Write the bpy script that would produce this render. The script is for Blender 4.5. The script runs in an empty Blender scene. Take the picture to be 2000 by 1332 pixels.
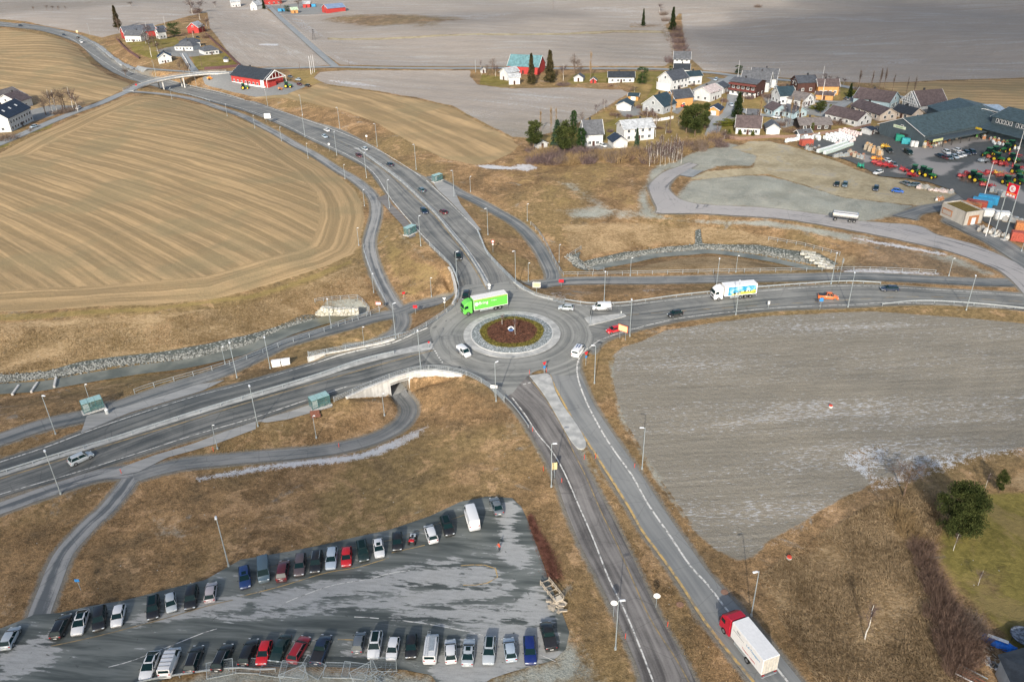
import bpy, bmesh, math, random
import numpy as np
from math import radians, sin, cos, pi
from mathutils import Vector, Matrix
from mathutils.bvhtree import BVHTree
rng = np.random.default_rng(7); random.seed(7)
SC = bpy.context.scene; COL = SC.collection
# ---------------------------------------------------------------- camera
FPX, TH, ROLL, CH = 1556.0, radians(29), radians(-1.3), 90.0
_F = np.array([0, cos(TH), -sin(TH)]); _R0 = np.array([1.0, 0, 0]); _U0 = np.array([0, sin(TH), cos(TH)])
_R = _R0*cos(ROLL)+_U0*sin(ROLL); _U = -_R0*sin(ROLL)+_U0*cos(ROLL)
cd = bpy.data.cameras.new('camera'); cam = bpy.data.objects.new('camera', cd); COL.objects.link(cam)
cd.sensor_fit = 'HORIZONTAL'; cd.sensor_width = 36; cd.lens = 36*FPX/2000
cd.clip_start = 1; cd.clip_end = 20000
cam.matrix_world = Matrix([[_R[0], _U[0], -_F[0], 0], [_R[1], _U[1], -_F[1], 0], [_R[2], _U[2], -_F[2], CH], [0, 0, 0, 1]])
SC.camera = cam
# ---------------------------------------------------------------- light
SUN_EL, SUN_AZ = radians(27), radians(191)
W = bpy.data.worlds.new('World'); SC.world = W; W.use_nodes = True
_n = W.node_tree; _sky = _n.nodes.new('ShaderNodeTexSky'); _sky.sky_type = 'NISHITA'; _sky.sun_disc = False
_sky.sun_elevation = SUN_EL; _sky.sun_rotation = SUN_AZ; _sky.air_density = 1.0; _sky.dust_density = 2.0
_n.links.new(_sky.outputs[0], _n.nodes['Background'].inputs[0]); _n.nodes['Background'].inputs[1].default_value = 0.145
sl = bpy.data.lights.new('sun', 'SUN'); so = bpy.data.objects.new('sun', sl); COL.objects.link(so)
sl.energy = 4.2; sl.angle = radians(0.6); sl.color = (1.0, 0.93, 0.83)
_az = radians(11); LDIR = Vector((sin(_az)*cos(SUN_EL), cos(_az)*cos(SUN_EL), -sin(SUN_EL)))
so.rotation_euler = LDIR.to_track_quat('-Z', 'Y').to_euler(); so.location = (0, 0, 300)
SC.view_settings.view_transform = 'Standard'; SC.view_settings.look = 'None'; SC.view_settings.gamma = 1
SC.view_settings.exposure = 0.47
SC.render.engine = 'CYCLES'; SC.cycles.max_bounces = 6; SC.cycles.diffuse_bounces = 2
# ---------------------------------------------------------------- projection of photo measurements onto the ground
def PX(px, py, z=0.0):
    px = np.asarray(px, float); py = np.asarray(py, float); z = np.asarray(z, float)
    d = _F + _R*((px-1000)/FPX)[..., None] - _U*((py-666)/FPX)[..., None]
    t = (z-CH)/d[..., 2]
    return np.array([0, 0, CH]) + d*t[..., None]
def smooth(pts, n=6):
    """Catmull-Rom through points"""
    p = np.asarray(pts, float); q = np.vstack([2*p[0]-p[1], p, 2*p[-1]-p[-2]]); out = []
    for i in range(len(p)-1):
        a, b, c, d = q[i], q[i+1], q[i+2], q[i+3]
        for t in np.linspace(0, 1, n, endpoint=False):
            out.append(.5*((2*b)+(-a+c)*t+(2*a-5*b+4*c-d)*t*t+(-a+3*b-3*c+d)*t**3))
    out.append(p[-1]); return np.array(out)
def resample(p, n):
    p = np.asarray(p, float); s = np.r_[0, np.cumsum(np.linalg.norm(np.diff(p[:, :2], axis=0), axis=1))]
    t = np.linspace(0, s[-1], n); return np.stack([np.interp(t, s, p[:, k]) for k in range(p.shape[1])], 1)
def plen(p): return float(np.linalg.norm(np.diff(np.asarray(p)[:, :2], axis=0), axis=1).sum())
# ---------------------------------------------------------------- ground heights: lines of known height, blended
HW = []   # (px,py,z) polyline, half width
NWC = [(-300,20,0),(0,48,0),(75,52,-.5),(150,73,-1.5),(192,104,-3.2),(245,140,-4.6),(300,162,-5.2),(420,190,-5.2),(500,211,-4.6),(560,235,-4),(640,270,-3),(700,300,-2.3),(780,345,-1.4),(850,405,-.7),(890,465,-.2),(940,550,0),(1000,650,0)]
P1 = [(245,180,0),(281,181,-.8),(332,186,-2),(383,196,-2.8),(434,213,-3.2),(472,226,-3.2),(500,240,-3),(538,260,-2.8),(577,283,-2.5),(615,303,-2.2),(658,331,-1.8),(691,350,-1.5),(717,371,-1.2),(732,391,-1),(735,414,-1),(730,440,-1.3),(722,468,-1.8),(723,493,-2.2),(732,524,-2.8),(745,554,-3.4),(758,577,-3.8),(770,595,-4),(788,612,-4)]
P2 = [(890,583,-4),(850,590,-4),(806,600,-4),(781,611,-4),(730,621,-3.9),(679,636,-3.7),(628,649,-3.5),(577,664,-3.2),(551,672,-3),(500,697,-2.6),(434,726,-2),(357,751,-1.4),(306,768,-1),(230,794,-.5),(179,810,-.2),(102,826,0),(51,841,0),(0,859,0),(-200,925,0)]
P3 = [(783,612,-4),(786,628,-4),(779,645,-4),(757,660,-4.2),(720,676,-4.3),(672,681,-4.3)]
P4 = [(779,771,-4.2),(789,781,-4.2),(799,795,-4),(797,812,-3.8),(780,832,-3.4),(745,852,-3),(700,867,-2.5),(640,879,-2),(560,888,-1.5),(480,894,-1),(420,900,-.6),(370,905,-.3),(310,917,0),(262,932,0)]
P6 = [(840,345,-1),(870,360,-1),(896,376,-1),(934,394,-1.2),(972,415,-1.6),(1000,431,-2),(1022,448,-2.3),(1040,468,-2.8),(1057,491,-3.3),(1070,515,-3.8),(1080,540,-4),(1075,553,-4),(1060,557,-4)]
P7 = [(1020,560,-4),(1045,557,-4),(1100,550,-3.8),(1179,548,-3.2),(1255,548,-2.6),(1357,546,-1.8),(1500,543,-.8),(1602,541,-.3),(1679,540,0),(1755,543,0),(1832,547,0),(1908,551,0),(1975,552,0)]
S1 = [(-250,778,-3.2),(0,762,-3.5),(77,757,-3.6),(128,748,-3.8),(204,735,-4),(281,723,-4.3),(357,714,-4.6),(434,698,-5),(500,680,-5.2),(551,655,-5.5),(602,638,-5.7),(643,626,-5.8),(700,615,-5.8)]
S2 = [(1160,527,-5.4),(1180,521,-5.4),(1230,512,-5.4),(1281,501,-5.4),(1345,496,-5.2),(1383,493,-5.2),(1434,498,-5),(1500,508,-4.6),(1551,519,-4.4),(1607,530,-4.2)]
R1L = [(-300,420,0),(-100,320,0),(0,281,0),(77,248,0),(115,232,0),(153,217,0),(191,204,0),(230,187,0),(258,175,.3)]
R1R = [(432,143,.5),(470,139,.3),(500,135,0),(577,133,0),(653,131,0),(755,133,0),(883,134,0),(1000,133,0),(1089,134,0),(1281,135,0),(1350,140,0),(1396,143,0),(1434,148,0),(1510,155,0),(1577,160,0),(1628,166,0),(1691,177,0),(1760,190,0),(1819,202,0),(1857,212,0),(1930,232,0)]
R2 = [(655,130,0),(628,107,0),(589,72,0),(551,38,0),(531,18,0),(515,0,0),(490,-40,0)]
R3 = [(120,60,0),(150,68,-.3),(174,78,-.6),(194,89,-.8),(217,107,-1),(245,123,-1),(276,132,-1),(306,136,-.8),(345,139,-.3),(378,141,0),(420,143,.4)]
P5 = [(300,905,0),(262,922,0),(204,925,0),(128,948,0),(64,970,0),(0,993,0),(-200,1060,0)]
P5b = [(278,912,0),(258,930,0),(243,953,0),(222,979,0),(204,1000,0),(179,1020,0),(153,1048,0),(128,1076,0),(112,1107,0),(98,1145,0),(83,1183,0),(72,1215,0)]
P8L = [(1345,318,0),(1301,335,0),(1271,358,0),(1268,371,0),(1283,406,0),(1288,417,0),(1383,418,0),(1500,425,0),(1577,435,0),(1679,453,0),(1781,474,0),(1857,492,0),(1921,515,0),(1954,530,0),(1980,552,0),(2000,575,0)]
P8R = [(1362,322,0),(1340,335,0),(1316,350,0),(1306,368,0),(1322,386,0),(1357,398,0),(1434,403,0),(1500,407,0),(1602,419,0),(1684,433,0),(1740,437,0),(1794,442,0),(1832,460,0),(1908,480,0),(2000,519,0),(2100,560,0),(2160,590,0)]
for l, hw in ((NWC, 6.5), (P1, 1.8), (P2, 2.2), (P3, 1.8), (P4, 1.9), (P6, 2.0), (P7, 2.2), (S1, 1.8), (S2, 1.4), (R1L, 2.8), (R1R, 2.8), (R2, 2.4), (R3, 1.8), (P5, 2), (P5b, 2),
              ([(-300,1030,0),(0,935,0),(300,845,0),(600,755,0),(860,690,0),(1000,655,0)], 5.0),
              ([(1000,655,0),(1145,612,0),(1300,600,0),(1500,585,0),(1700,572,0),(2000,585,0),(2300,600,0)], 6),
              ([(1000,655,0),(1090,800,0),(1150,930,0),(1250,1150,0),(1320,1332,0)], 6),
              ([(1100,700,0),(1150,830,0),(1250,1000,0),(1400,1200,0),(1520,1332,0)], 6),
              ([(676,777,0),(700,764,0),(720,755,0),(752,742.5,0),(778,732.5,0),(796,727.5,0),(828,721.5,0),(872,722.5,0),(903,730.5,0),(934,741,0),(985,779,0)], .3),
              ([(640,688,0),(700,677,0),(740,664,0),(806,648,0),(857,618,0),(890,594,0),(897,567,0),(893,542,0),(883,519,0),(860,497,-.2)], .3),
              ([(931,449,-.3),(949,491,0),(972,516,0),(1000,543,0),(1046,573,0),(1102,587,0)], .3)):
    HW.append((l, hw))
for l in ([(690,780,-.8),(705,779,-1.5),(722,779.5,-2.4),(748,779,-3.7),(758,779,-4.2)], [(800,768,-4.2),(815,761,-3.7),(832,755,-3.2),(870,743.5,-1.7),(893,736,-.5)], [(869,538,-1.8),(876,556,-3.2),(883,575,-4)]): HW.append((l, .4))
_sg = []
for l, hw in HW:
    p = np.array(l, float); w = smooth(p, 3); xy = PX(w[:, 0], w[:, 1], w[:, 2])
    for a, b in zip(xy[:-1], xy[1:]): _sg.append((*a, *b, hw))
SEG = np.array(_sg)
def und(x, y):
    a = np.clip((y-170)/500, 0, 1)
    b = 1.6*np.sin(x*.021+y*.012)+1.3*np.sin(x*.009-y*.017+1.3)+.8*np.sin(x*.043+y*.031+2)
    c = .10*np.sin(x*.23+1.1*np.sin(y*.11))+.09*np.sin(y*.31+x*.12)+.05*np.sin(x*.71-y*.5)
    return a*b+c
def hgt(x, y):
    x = np.asarray(x, float); y = np.asarray(y, float); sh = x.shape; x = x.ravel(); y = y.ravel()
    u = und(x, y); Rr = 7.5; num = u/Rr**2; den = np.full(x.shape, 1/Rr**2); CUT = 42.0
    o = np.argsort(y, kind='stable'); ys = y[o]
    for x0, y0, z0, x1, y1, z1, hw in SEG:
        i0 = np.searchsorted(ys, min(y0, y1)-CUT); i1 = np.searchsorted(ys, max(y0, y1)+CUT)
        if i0 == i1: continue
        ix = o[i0:i1]; xx = x[ix]; k = (xx > min(x0, x1)-CUT) & (xx < max(x0, x1)+CUT); ix = ix[k]
        if not len(ix): continue
        dx, dy = x1-x0, y1-y0; t = np.clip(((x[ix]-x0)*dx+(y[ix]-y0)*dy)/(dx*dx+dy*dy+1e-9), 0, 1)
        d = np.maximum(np.hypot(x[ix]-x0-t*dx, y[ix]-y0-t*dy)-hw, 0); z = z0+(z1-z0)*t
        w = np.where(d < CUT, (1-(d/CUT)**2), 0)**2/(d*d+.02)*min(1.0, .15+.12*math.hypot(dx, dy))
        num[ix] += w*z; den[ix] += w
    return (num/den).reshape(sh)
def GP(pts):
    """photo points -> ground points (ray marched on the height field)"""
    p = np.atleast_2d(np.asarray(pts, float)); zs = np.linspace(5, -7, 61)
    Z = np.repeat(zs[None], len(p), 0); P = PX(np.repeat(p[:, :1], 61, 1), np.repeat(p[:, 1:2], 61, 1), Z)
    h = hgt(P[..., 0], P[..., 1]); below = (Z-h) <= 0; j = np.argmax(below, 1); j[~below.any(1)] = 30; j = np.maximum(j, 1)
    r = np.arange(len(p)); f0 = (Z-h)[r, j-1]; f1 = (Z-h)[r, j]; t = np.clip(f0/(f0-f1+1e-9), 0, 1)
    z = Z[r, j-1]+t*(Z[r, j]-Z[r, j-1]); return PX(p[:, 0], p[:, 1], z)
def G1(px, py): return Vector(GP([(px, py)])[0])
# ---------------------------------------------------------------- node helper
class NT:
    def __init__(s, name):
        s.mat = bpy.data.materials.new(name); s.mat.use_nodes = True; s.t = s.mat.node_tree; s.b = s.t.nodes['Principled BSDF']
    def lk(s, sock, v):
        if isinstance(v, bpy.types.NodeSocket): s.t.links.new(v, sock)
        elif v is not None:
            if sock.type == 'RGBA' and not isinstance(v, (int, float)) and len(v) == 3: v = (*v, 1)
            sock.default_value = v
    def n(s, ty, **kw):
        nd = s.t.nodes.new('ShaderNode'+ty)
        for k, v in kw.items(): setattr(nd, k, v)
        return nd
    def m(s, op, a, b=0.0, c=0.0):
        nd = s.n('Math', operation=op); s.lk(nd.inputs[0], a); s.lk(nd.inputs[1], b); s.lk(nd.inputs[2], c); return nd.outputs[0]
    def mix(s, f, a, b, mode='MIX'):
        nd = s.n('MixRGB', blend_type=mode); s.lk(nd.inputs[0], f); s.lk(nd.inputs[1], a); s.lk(nd.inputs[2], b); return nd.outputs[0]
    def rng(s, v, a, b, c=0.0, d=1.0, sm=True):
        nd = s.n('MapRange'); nd.interpolation_type = 'SMOOTHSTEP' if sm else 'LINEAR'
        for i, q in enumerate((v, a, b, c, d)): s.lk(nd.inputs[i], q)
        return nd.outputs[0]
    def scale(s, vec, sc):
        nd = s.n('VectorMath', operation='MULTIPLY'); s.lk(nd.inputs[0], vec); nd.inputs[1].default_value = sc; return nd.outputs[0]
    def noise(s, vec, sc=1.0, det=2.0, ro=.5, dist=0.0, dim='3D'):
        nd = s.n('TexNoise', noise_dimensions=dim); s.lk(nd.inputs['Vector'], vec); nd.inputs['Scale'].default_value = sc
        nd.inputs['Detail'].default_value = det; nd.inputs['Roughness'].default_value = ro; nd.inputs['Distortion'].default_value = dist
        return nd.outputs[0]
    def vor(s, vec, sc=1.0, feat='F1', out=0):
        nd = s.n('TexVoronoi', feature=feat); s.lk(nd.inputs['Vector'], vec); nd.inputs['Scale'].default_value = sc; return nd.outputs[out]
    def pos(s): return s.n('NewGeometry').outputs['Position']
    def obj(s): return s.n('TexCoord').outputs['Object']
    def attr(s, name, out='Color'): return s.n('Attribute', attribute_name=name).outputs[out]
    def sep(s, c):
        nd = s.n('SeparateColor'); s.lk(nd.inputs[0], c); return nd.outputs
    def bump(s, h, st=.5, dist=.1):
        nd = s.n('Bump'); s.lk(nd.inputs['Strength'], st); s.lk(nd.inputs['Distance'], dist); s.lk(nd.inputs['Height'], h); s.t.links.new(nd.outputs[0], s.b.inputs['Normal'])
    def done(s, col=None, rough=.9, spec=.2, metal=0.0, alpha=None):
        if col is not None: s.lk(s.b.inputs['Base Color'], col)
        s.lk(s.b.inputs['Roughness'], rough); s.b.inputs['Specular IOR Level'].default_value = spec; s.b.inputs['Metallic'].default_value = metal
        if alpha is not None: s.lk(s.b.inputs['Alpha'], alpha)
        return s.mat
_mc = {}
def plain(name, col, rough=.6, spec=.4, metal=0.0, var=.12, sc=3.0):
    """paint/metal/wood with slight unevenness"""
    if name in _mc: return _mc[name]
    t = NT(name); f = t.noise(t.obj(), sc, 3)
    a = tuple(c*(1-var) for c in col); b = tuple(min(1, c*(1+var)) for c in col)
    _mc[name] = t.done(t.mix(t.rng(f, .3, .7), a, b), rough, spec, metal); return _mc[name]
# ---------------------------------------------------------------- object helpers
def tag(o, label=None, cat=None, group=None, kind=None):
    if label: o['label'] = label
    if cat: o['category'] = cat
    if group: o['group'] = group
    if kind: o['kind'] = kind
    return o
def empty(name, loc, rz=0.0, label=None, cat=None, group=None):
    o = bpy.data.objects.new(name, None); COL.objects.link(o); o.location = loc; o.rotation_euler = (0, 0, rz); o.empty_display_size = .5
    return tag(o, label, cat, group)
def link(name, me, parent=None):
    o = bpy.data.objects.new(name, me); COL.objects.link(o)
    if parent: o.parent = parent
    return o
def copy_tree(o, parent=None):
    c = o.copy(); COL.objects.link(c); c.parent = parent
    for ch in list(o.children): copy_tree(ch, c)
    return c
class MB:
    """collects boxes, tubes, prisms into one mesh"""
    def __init__(s): s.v = []; s.f = []; s.mi = []; s.ms = []
    def mat(s, m):
        if m not in s.ms: s.ms.append(m)
        return s.ms.index(m)
    def add(s, vs, fs, m=None):
        k = len(s.v); s.v += [tuple(v) for v in vs]; i = s.mat(m)
        for f in fs: s.f.append(tuple(k+j for j in f)); s.mi.append(i)
        return s
    def box(s, c, d, m=None, rz=0.0, taper=1.0, rx=0.0):
        hx, hy, hz = d[0]/2, d[1]/2, d[2]/2; vs = []
        for z, q in ((-hz, 1), (hz, taper)):
            for x, y in ((-hx, -hy), (hx, -hy), (hx, hy), (-hx, hy)): vs.append(Vector((x*q, y*q, z)))
        M = Matrix.Rotation(rz, 3, 'Z') @ Matrix.Rotation(rx, 3, 'X')
        return s.add([M @ v+Vector(c) for v in vs], [(3, 2, 1, 0), (4, 5, 6, 7), (0, 1, 5, 4), (1, 2, 6, 5), (2, 3, 7, 6), (3, 0, 4, 7)], m)
    def tube(s, a, b, r0, r1=None, n=6, m=None, caps=True):
        a = Vector(a); b = Vector(b); r1 = r0 if r1 is None else r1; d = (b-a).normalized()
        u = d.orthogonal().normalized(); w = d.cross(u); vs = []
        for p, r in ((a, r0), (b, r1)):
            for i in range(n):
                t = 2*pi*i/n; vs.append(p+(u*cos(t)+w*sin(t))*r)
        fs = [(i, (i+1) % n, n+(i+1) % n, n+i) for i in range(n)]
        if caps: fs += [tuple(range(n-1, -1, -1)), tuple(range(n, 2*n))]
        return s.add(vs, fs, m)
    def prism(s, poly, z0, z1, m=None):
        n = len(poly); vs = [(x, y, z0) for x, y in poly]+[(x, y, z1) for x, y in poly]
        return s.add(vs, [tuple(range(n-1, -1, -1)), tuple(range(n, 2*n))]+[(i, (i+1) % n, n+(i+1) % n, n+i) for i in range(n)], m)
    def extr(s, prof, x0, x1, m=None, axis='x'):
        """profile of (y,z) points extruded along x"""
        n = len(prof)
        vs = [(x0, y, z) for y, z in prof]+[(x1, y, z) for y, z in prof]
        if axis == 'y': vs = [(y, x, z) for x, y, z in vs]
        return s.add(vs, [tuple(range(n)), tuple(range(2*n-1, n-1, -1))]+[(i, n+i, n+(i+1) % n, (i+1) % n) for i in range(n)], m)
    def build(s, name, parent=None, smooth=False, bevel=0.0):
        me = s.mesh(name, smooth, bevel); return link(name, me, parent)
    def mesh(s, name, smooth=False, bevel=0.0):
        me = bpy.data.meshes.new(name); me.from_pydata(s.v, [], s.f)
        for m in s.ms:
            if m: me.materials.append(m)
        if len(s.ms) > 1: me.polygons.foreach_set('material_index', s.mi)
        bm = bmesh.new(); bm.from_mesh(me)
        if bevel: bmesh.ops.bevel(bm, geom=[e for e in bm.edges if len(e.link_faces) == 2 and e.calc_face_angle(0) > .6], offset=bevel, segments=1, affect='EDGES', clamp_overlap=True)
        bmesh.ops.recalc_face_normals(bm, faces=bm.faces); bm.to_mesh(me); bm.free()
        if smooth: me.polygons.foreach_set('use_smooth', [True]*len(me.polygons))
        return me
def npmesh(name, V, Fq, mat=None, smooth=True):
    me = bpy.data.meshes.new(name); V = np.asarray(V, np.float32); Fq = np.asarray(Fq, np.int32); k = Fq.shape[1]
    me.vertices.add(len(V)); me.vertices.foreach_set('co', V.ravel())
    me.loops.add(Fq.size); me.loops.foreach_set('vertex_index', Fq.ravel())
    me.polygons.add(len(Fq)); me.polygons.foreach_set('loop_start', np.arange(0, Fq.size, k, dtype=np.int32))
    me.polygons.foreach_set('use_smooth', np.full(len(Fq), smooth)); me.update(calc_edges=True)
    if mat: me.materials.append(mat)
    return me
def fattr(me, name, arr):
    arr = np.asarray(arr, np.float32)
    a = me.attributes.new(name, 'FLOAT_COLOR' if arr.shape[1] == 4 else 'FLOAT_VECTOR', 'POINT')
    a.data.foreach_set('color' if arr.shape[1] == 4 else 'vector', arr.ravel())
def sdf(x, y, poly):
    """signed distance to polygon, inside positive (x,y flat arrays)"""
    P = np.asarray(poly)[:, :2]; Q = np.roll(P, -1, 0); d2 = np.full(x.shape, 1e18); ins = np.zeros(x.shape, bool)
    for (ax, ay), (bx, by) in zip(P, Q):
        dx, dy = bx-ax, by-ay; t = np.clip(((x-ax)*dx+(y-ay)*dy)/(dx*dx+dy*dy+1e-12), 0, 1)
        d2 = np.minimum(d2, (x-ax-t*dx)**2+(y-ay-t*dy)**2)
        c = ((ay > y) != (by > y)) & (x < (bx-ax)*(y-ay)/((by-ay) if by != ay else 1e-12)+ax); ins ^= c
    d = np.sqrt(d2); return np.where(ins, d, -d)
def zone_w(x, y, poly, soft):
    P = np.asarray(poly); w = np.zeros(x.shape); mg = soft+1
    k = np.where((x > P[:, 0].min()-mg) & (x < P[:, 0].max()+mg) & (y > P[:, 1].min()-mg) & (y < P[:, 1].max()+mg))[0]
    if len(k): s = sdf(x[k], y[k], P); w[k] = np.clip(s/(2*soft)+.5, 0, 1)
    return w
# ================================================================= ROAD SURFACES
def asphalt(name, dark, light, bias=.5, con=.22, warm=1.0):
    t = NT(name); uv = t.attr('rows', 'Vector'); p = t.pos()
    a = t.noise(t.scale(uv, (.012, .85, 0)), 1, 3, .55)
    b = t.noise(t.scale(uv, (.05, 1.7, 0)), 1, 3, .55)
    c = t.noise(p, .11, 4, .6, 1.0); g = t.noise(p, 5, 2, .7)
    s = t.m('ADD', t.m('MULTIPLY', a, .55), t.m('ADD', t.m('MULTIPLY', b, .25), t.m('MULTIPLY', c, .3)))
    s = t.m('ADD', s, t.m('MULTIPLY', t.m('SUBTRACT', g, .5), .12))
    f = t.rng(s, bias-con, bias+con)
    col = t.mix(f, dark, light)
    crack = t.rng(t.vor(t.mix(.1, p, t.n('TexNoise').outputs[1]), .18, 'DISTANCE_TO_EDGE'), 0, .012)
    col = t.mix(t.m('MULTIPLY', t.m('SUBTRACT', 1, crack), .35), col, tuple(c*.45 for c in dark))
    t.bump(g, .25, .02); return t.done(col, t.rng(f, 0, 1, .62, .85), .3)
A_SW = asphalt('asphalt_southwest', (.056, .062, .062), (.22, .22, .205), .57, .17)
A_NW = asphalt('asphalt_northwest', (.075, .079, .077), (.26, .258, .24), .54, .17)
A_E = asphalt('asphalt_east', (.08, .084, .082), (.25, .25, .232), .55, .16)
A_SB = asphalt('asphalt_worn_brown', (.072, .066, .062), (.25, .235, .22), .56, .15)
A_NB = asphalt('asphalt_smooth_grey', (.14, .147, .147), (.245, .248, .238), .5, .2)
A_J = asphalt('asphalt_junction', (.095, .10, .095), (.27, .27, .25), .5, .17)
A_P = asphalt('asphalt_path', (.085, .095, .098), (.25, .25, .24), .56, .13)
A_L = asphalt('asphalt_pale', (.09, .092, .10), (.30, .29, .285), .47, .05)
A_M = asphalt('asphalt_mottled', (.10, .108, .112), (.27, .27, .262), .535, .06)
A_R = asphalt('asphalt_rural', (.16, .18, .19), (.30, .31, .31), .5, .25)
LOWER = []          # world polygons below which the terrain is lowered
SHOULD = []         # (polygon, metres) gravel shoulders
def sheet(name, V, nu, nv, rows, mat, parent=None):
    idx = np.arange(nu*nv).reshape(nu, nv)
    F = np.stack([idx[:-1, :-1], idx[1:, :-1], idx[1:, 1:], idx[:-1, 1:]], -1).reshape(-1, 4)
    e1 = V[F[0, 1]]-V[F[0, 0]]; e2 = V[F[0, 3]]-V[F[0, 0]]
    if e1[0]*e2[1]-e1[1]*e2[0] < 0: F = F[:, ::-1]
    me = npmesh(name, V, F, mat); fattr(me, 'rows', rows); return link(name, me, parent)
ROADO = {}
def ribbon_w(name, L, R, mat, off=.06, na=8, kind='structure', lower=True, step=2.0, zfun=None, sh=1.6):
    """L, R world polylines (n,3)"""
    n = max(3, int(max(plen(L), plen(R))/step)); L = resample(L, n); R = resample(R, n)
    w = np.linspace(0, 1, na+1); V = L[:, None, :2]*(1-w)[None, :, None]+R[:, None, :2]*w[None, :, None]
    z = (zfun or hgt)(V[..., 0], V[..., 1])+off
    mid = (L+R)/2; s = np.r_[0, np.cumsum(np.linalg.norm(np.diff(mid[:, :2], axis=0), axis=1))]
    wd = np.linalg.norm(L[:, :2]-R[:, :2], axis=1)
    rows = np.stack([np.repeat(s[:, None], na+1, 1)+300*rng.random(), w[None]*wd[:, None], np.repeat(wd[:, None], na+1, 1)], -1).reshape(-1, 3)
    o = sheet(name, np.concatenate([V, z[..., None]], -1).reshape(-1, 3), n, na+1, rows, mat)
    if kind: tag(o, kind=kind)
    if lower: LOWER.append(np.vstack([L, R[::-1]])); 
    if lower and sh: SHOULD.append((np.vstack([L, R[::-1]]), sh))
    return o
def ribbon(name, L, R, mat, off=.06, na=8, **k):
    return ribbon_w(name, smooth(GP(L), 5), smooth(GP(R), 5), mat, off, na, **k)
def offset_line(c, d):
    t = np.gradient(c[:, :2], axis=0); t /= np.linalg.norm(t, axis=1)[:, None]+1e-9; o = c.copy(); o[:, 0] -= t[:, 1]*d; o[:, 1] += t[:, 0]*d; return o
def cline(pts):
    p = smooth(np.array(pts, float), 5); w = PX(p[:, 0], p[:, 1], p[:, 2]); return resample(w, max(3, int(plen(w)/1.5)))
def cribbon(name, pts, width, mat, off=.05, na=4, **k):
    c = cline(pts); return ribbon_w(name, offset_line(c, width/2), offset_line(c, -width/2), mat, off, na, step=1.5, **k)
def strip(name, pts, width, mat, off, world=None, kind='structure', dash=None, zfun=None):
    c = smooth(GP(pts), 5) if world is None else np.asarray(world, float); c = resample(c, max(3, int(plen(c)/1.5)))
    L, R = offset_line(c, width/2), offset_line(c, -width/2)
    if not dash: return ribbon_w(name, L, R, mat, off, 1, kind, False, 1.5, zfun)
    V = []; F = []; s = np.r_[0, np.cumsum(np.linalg.norm(np.diff(c[:, :2], axis=0), axis=1))]
    q = 0
    while q+dash[0] < s[-1]:
        for tt in (q, q+dash[0]):
            for E in (L, R):
                x, y = np.interp(tt, s, E[:, 0]), np.interp(tt, s, E[:, 1]); V.append((x, y, float((zfun or hgt)(x, y))+off))
        k = len(V)-4; F.append((k, k+2, k+3, k+1)); q += sum(dash)
    me = npmesh(name, V, F, mat); fattr(me, 'rows', np.array(V)); return tag(link(name, me), kind=kind)
C0 = G1(1000, 652); CX, CY = C0.x, C0.y
SWN = [(-250,985),(0,899),(89,870),(163,841),(255,809),(383,770),(500,739),(628,702),(679,689),(730,675),(781,661),(830,638),(870,612),(905,590)]
SWS = [(-250,1060),(0,972),(122,937),(255,896),(383,856),(500,822),(607,785),(655,772),(690,762),(720,750),(752,739),(778,729.5),(810,722),(850,719),(896,725),(934,738),(975,765)]
NWW = [(-300,30),(0,52),(38,55),(77,60),(122,73),(145,82),(161,91),(174,105),(189,120),(209,135),(230,146),(255,156),(332,178),(408,198),(500,225),(571,256),(607,274),(643,291),(691,315),(714,328),(727,340),(735,352),(765,391),(801,430),(822,458),(839,477),(867,505),(883,520),(893,542),(897,567),(905,600)]
NWE = [(-300,8),(0,43),(46,46),(102,55),(153,68),(174,77),(194,95),(212,113),(242,131),(276,145),(319,156),(383,172),(434,183),(477,196),(500,200),(551,218),(615,239),(666,254),(717,280),(745,297),(770,317),(814,338),(834,351),(857,374),(883,399),(908,424),(931,448),(939,468),(949,491),(972,516),(1000,543),(1030,566),(1060,590)]
EN = [(1046,577),(1102,590),(1153,596),(1212,595),(1255,590),(1319,582),(1383,575),(1500,564),(1576,559),(1653,556),(1719,557),(1832,564),(1908,568),(2000,574),(2300,600)]
ES = [(1160,690),(1180,668),(1217,653),(1281,636),(1357,622),(1500,607),(1602,602),(1679,599),(1755,595),(1832,594),(1908,598),(2000,606),(2300,640)]
SBW = [(940,738),(985,780),(1010,806),(1035,845),(1062,890),(1085,935),(1104,992),(1132,1060),(1163,1120),(1195,1185),(1222,1247),(1250,1318),(1270,1400)]
SBE = [(1025,722),(1040,742),(1062,770),(1090,806),(1112,846),(1130,887),(1155,935),(1190,1000),(1218,1055),(1250,1122),(1290,1209),(1335,1285),(1362,1340),(1390,1400)]
NBW = [(1060,715),(1074,731),(1084,757),(1102,790),(1122,826),(1143,857),(1166,892),(1192,936),(1228,994),(1254,1038),(1292,1089),(1327,1140),(1368,1204),(1406,1255),(1468,1335),(1520,1400)]
NBE = [(1150,678),(1135,697),(1131,718),(1140,744),(1155,780),(1172,810),(1204,858),(1243,913),(1283,974),(1320,1030),(1345,1065),(1383,1119),(1434,1176),(1490,1240),(1560,1325),(1620,1400)]
ribbon('road', SWN, SWS, A_SW, .060, 16)
ribbon('road', NWW, NWE, A_NW, .064, 14, sh=1.2)
ribbon('road', EN, ES, A_E, .068, 12)
ribbon('road', SBW, SBE, A_SB, .072, 8)
ribbon('road', NBW, NBE, A_NB, .076, 8)
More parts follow.
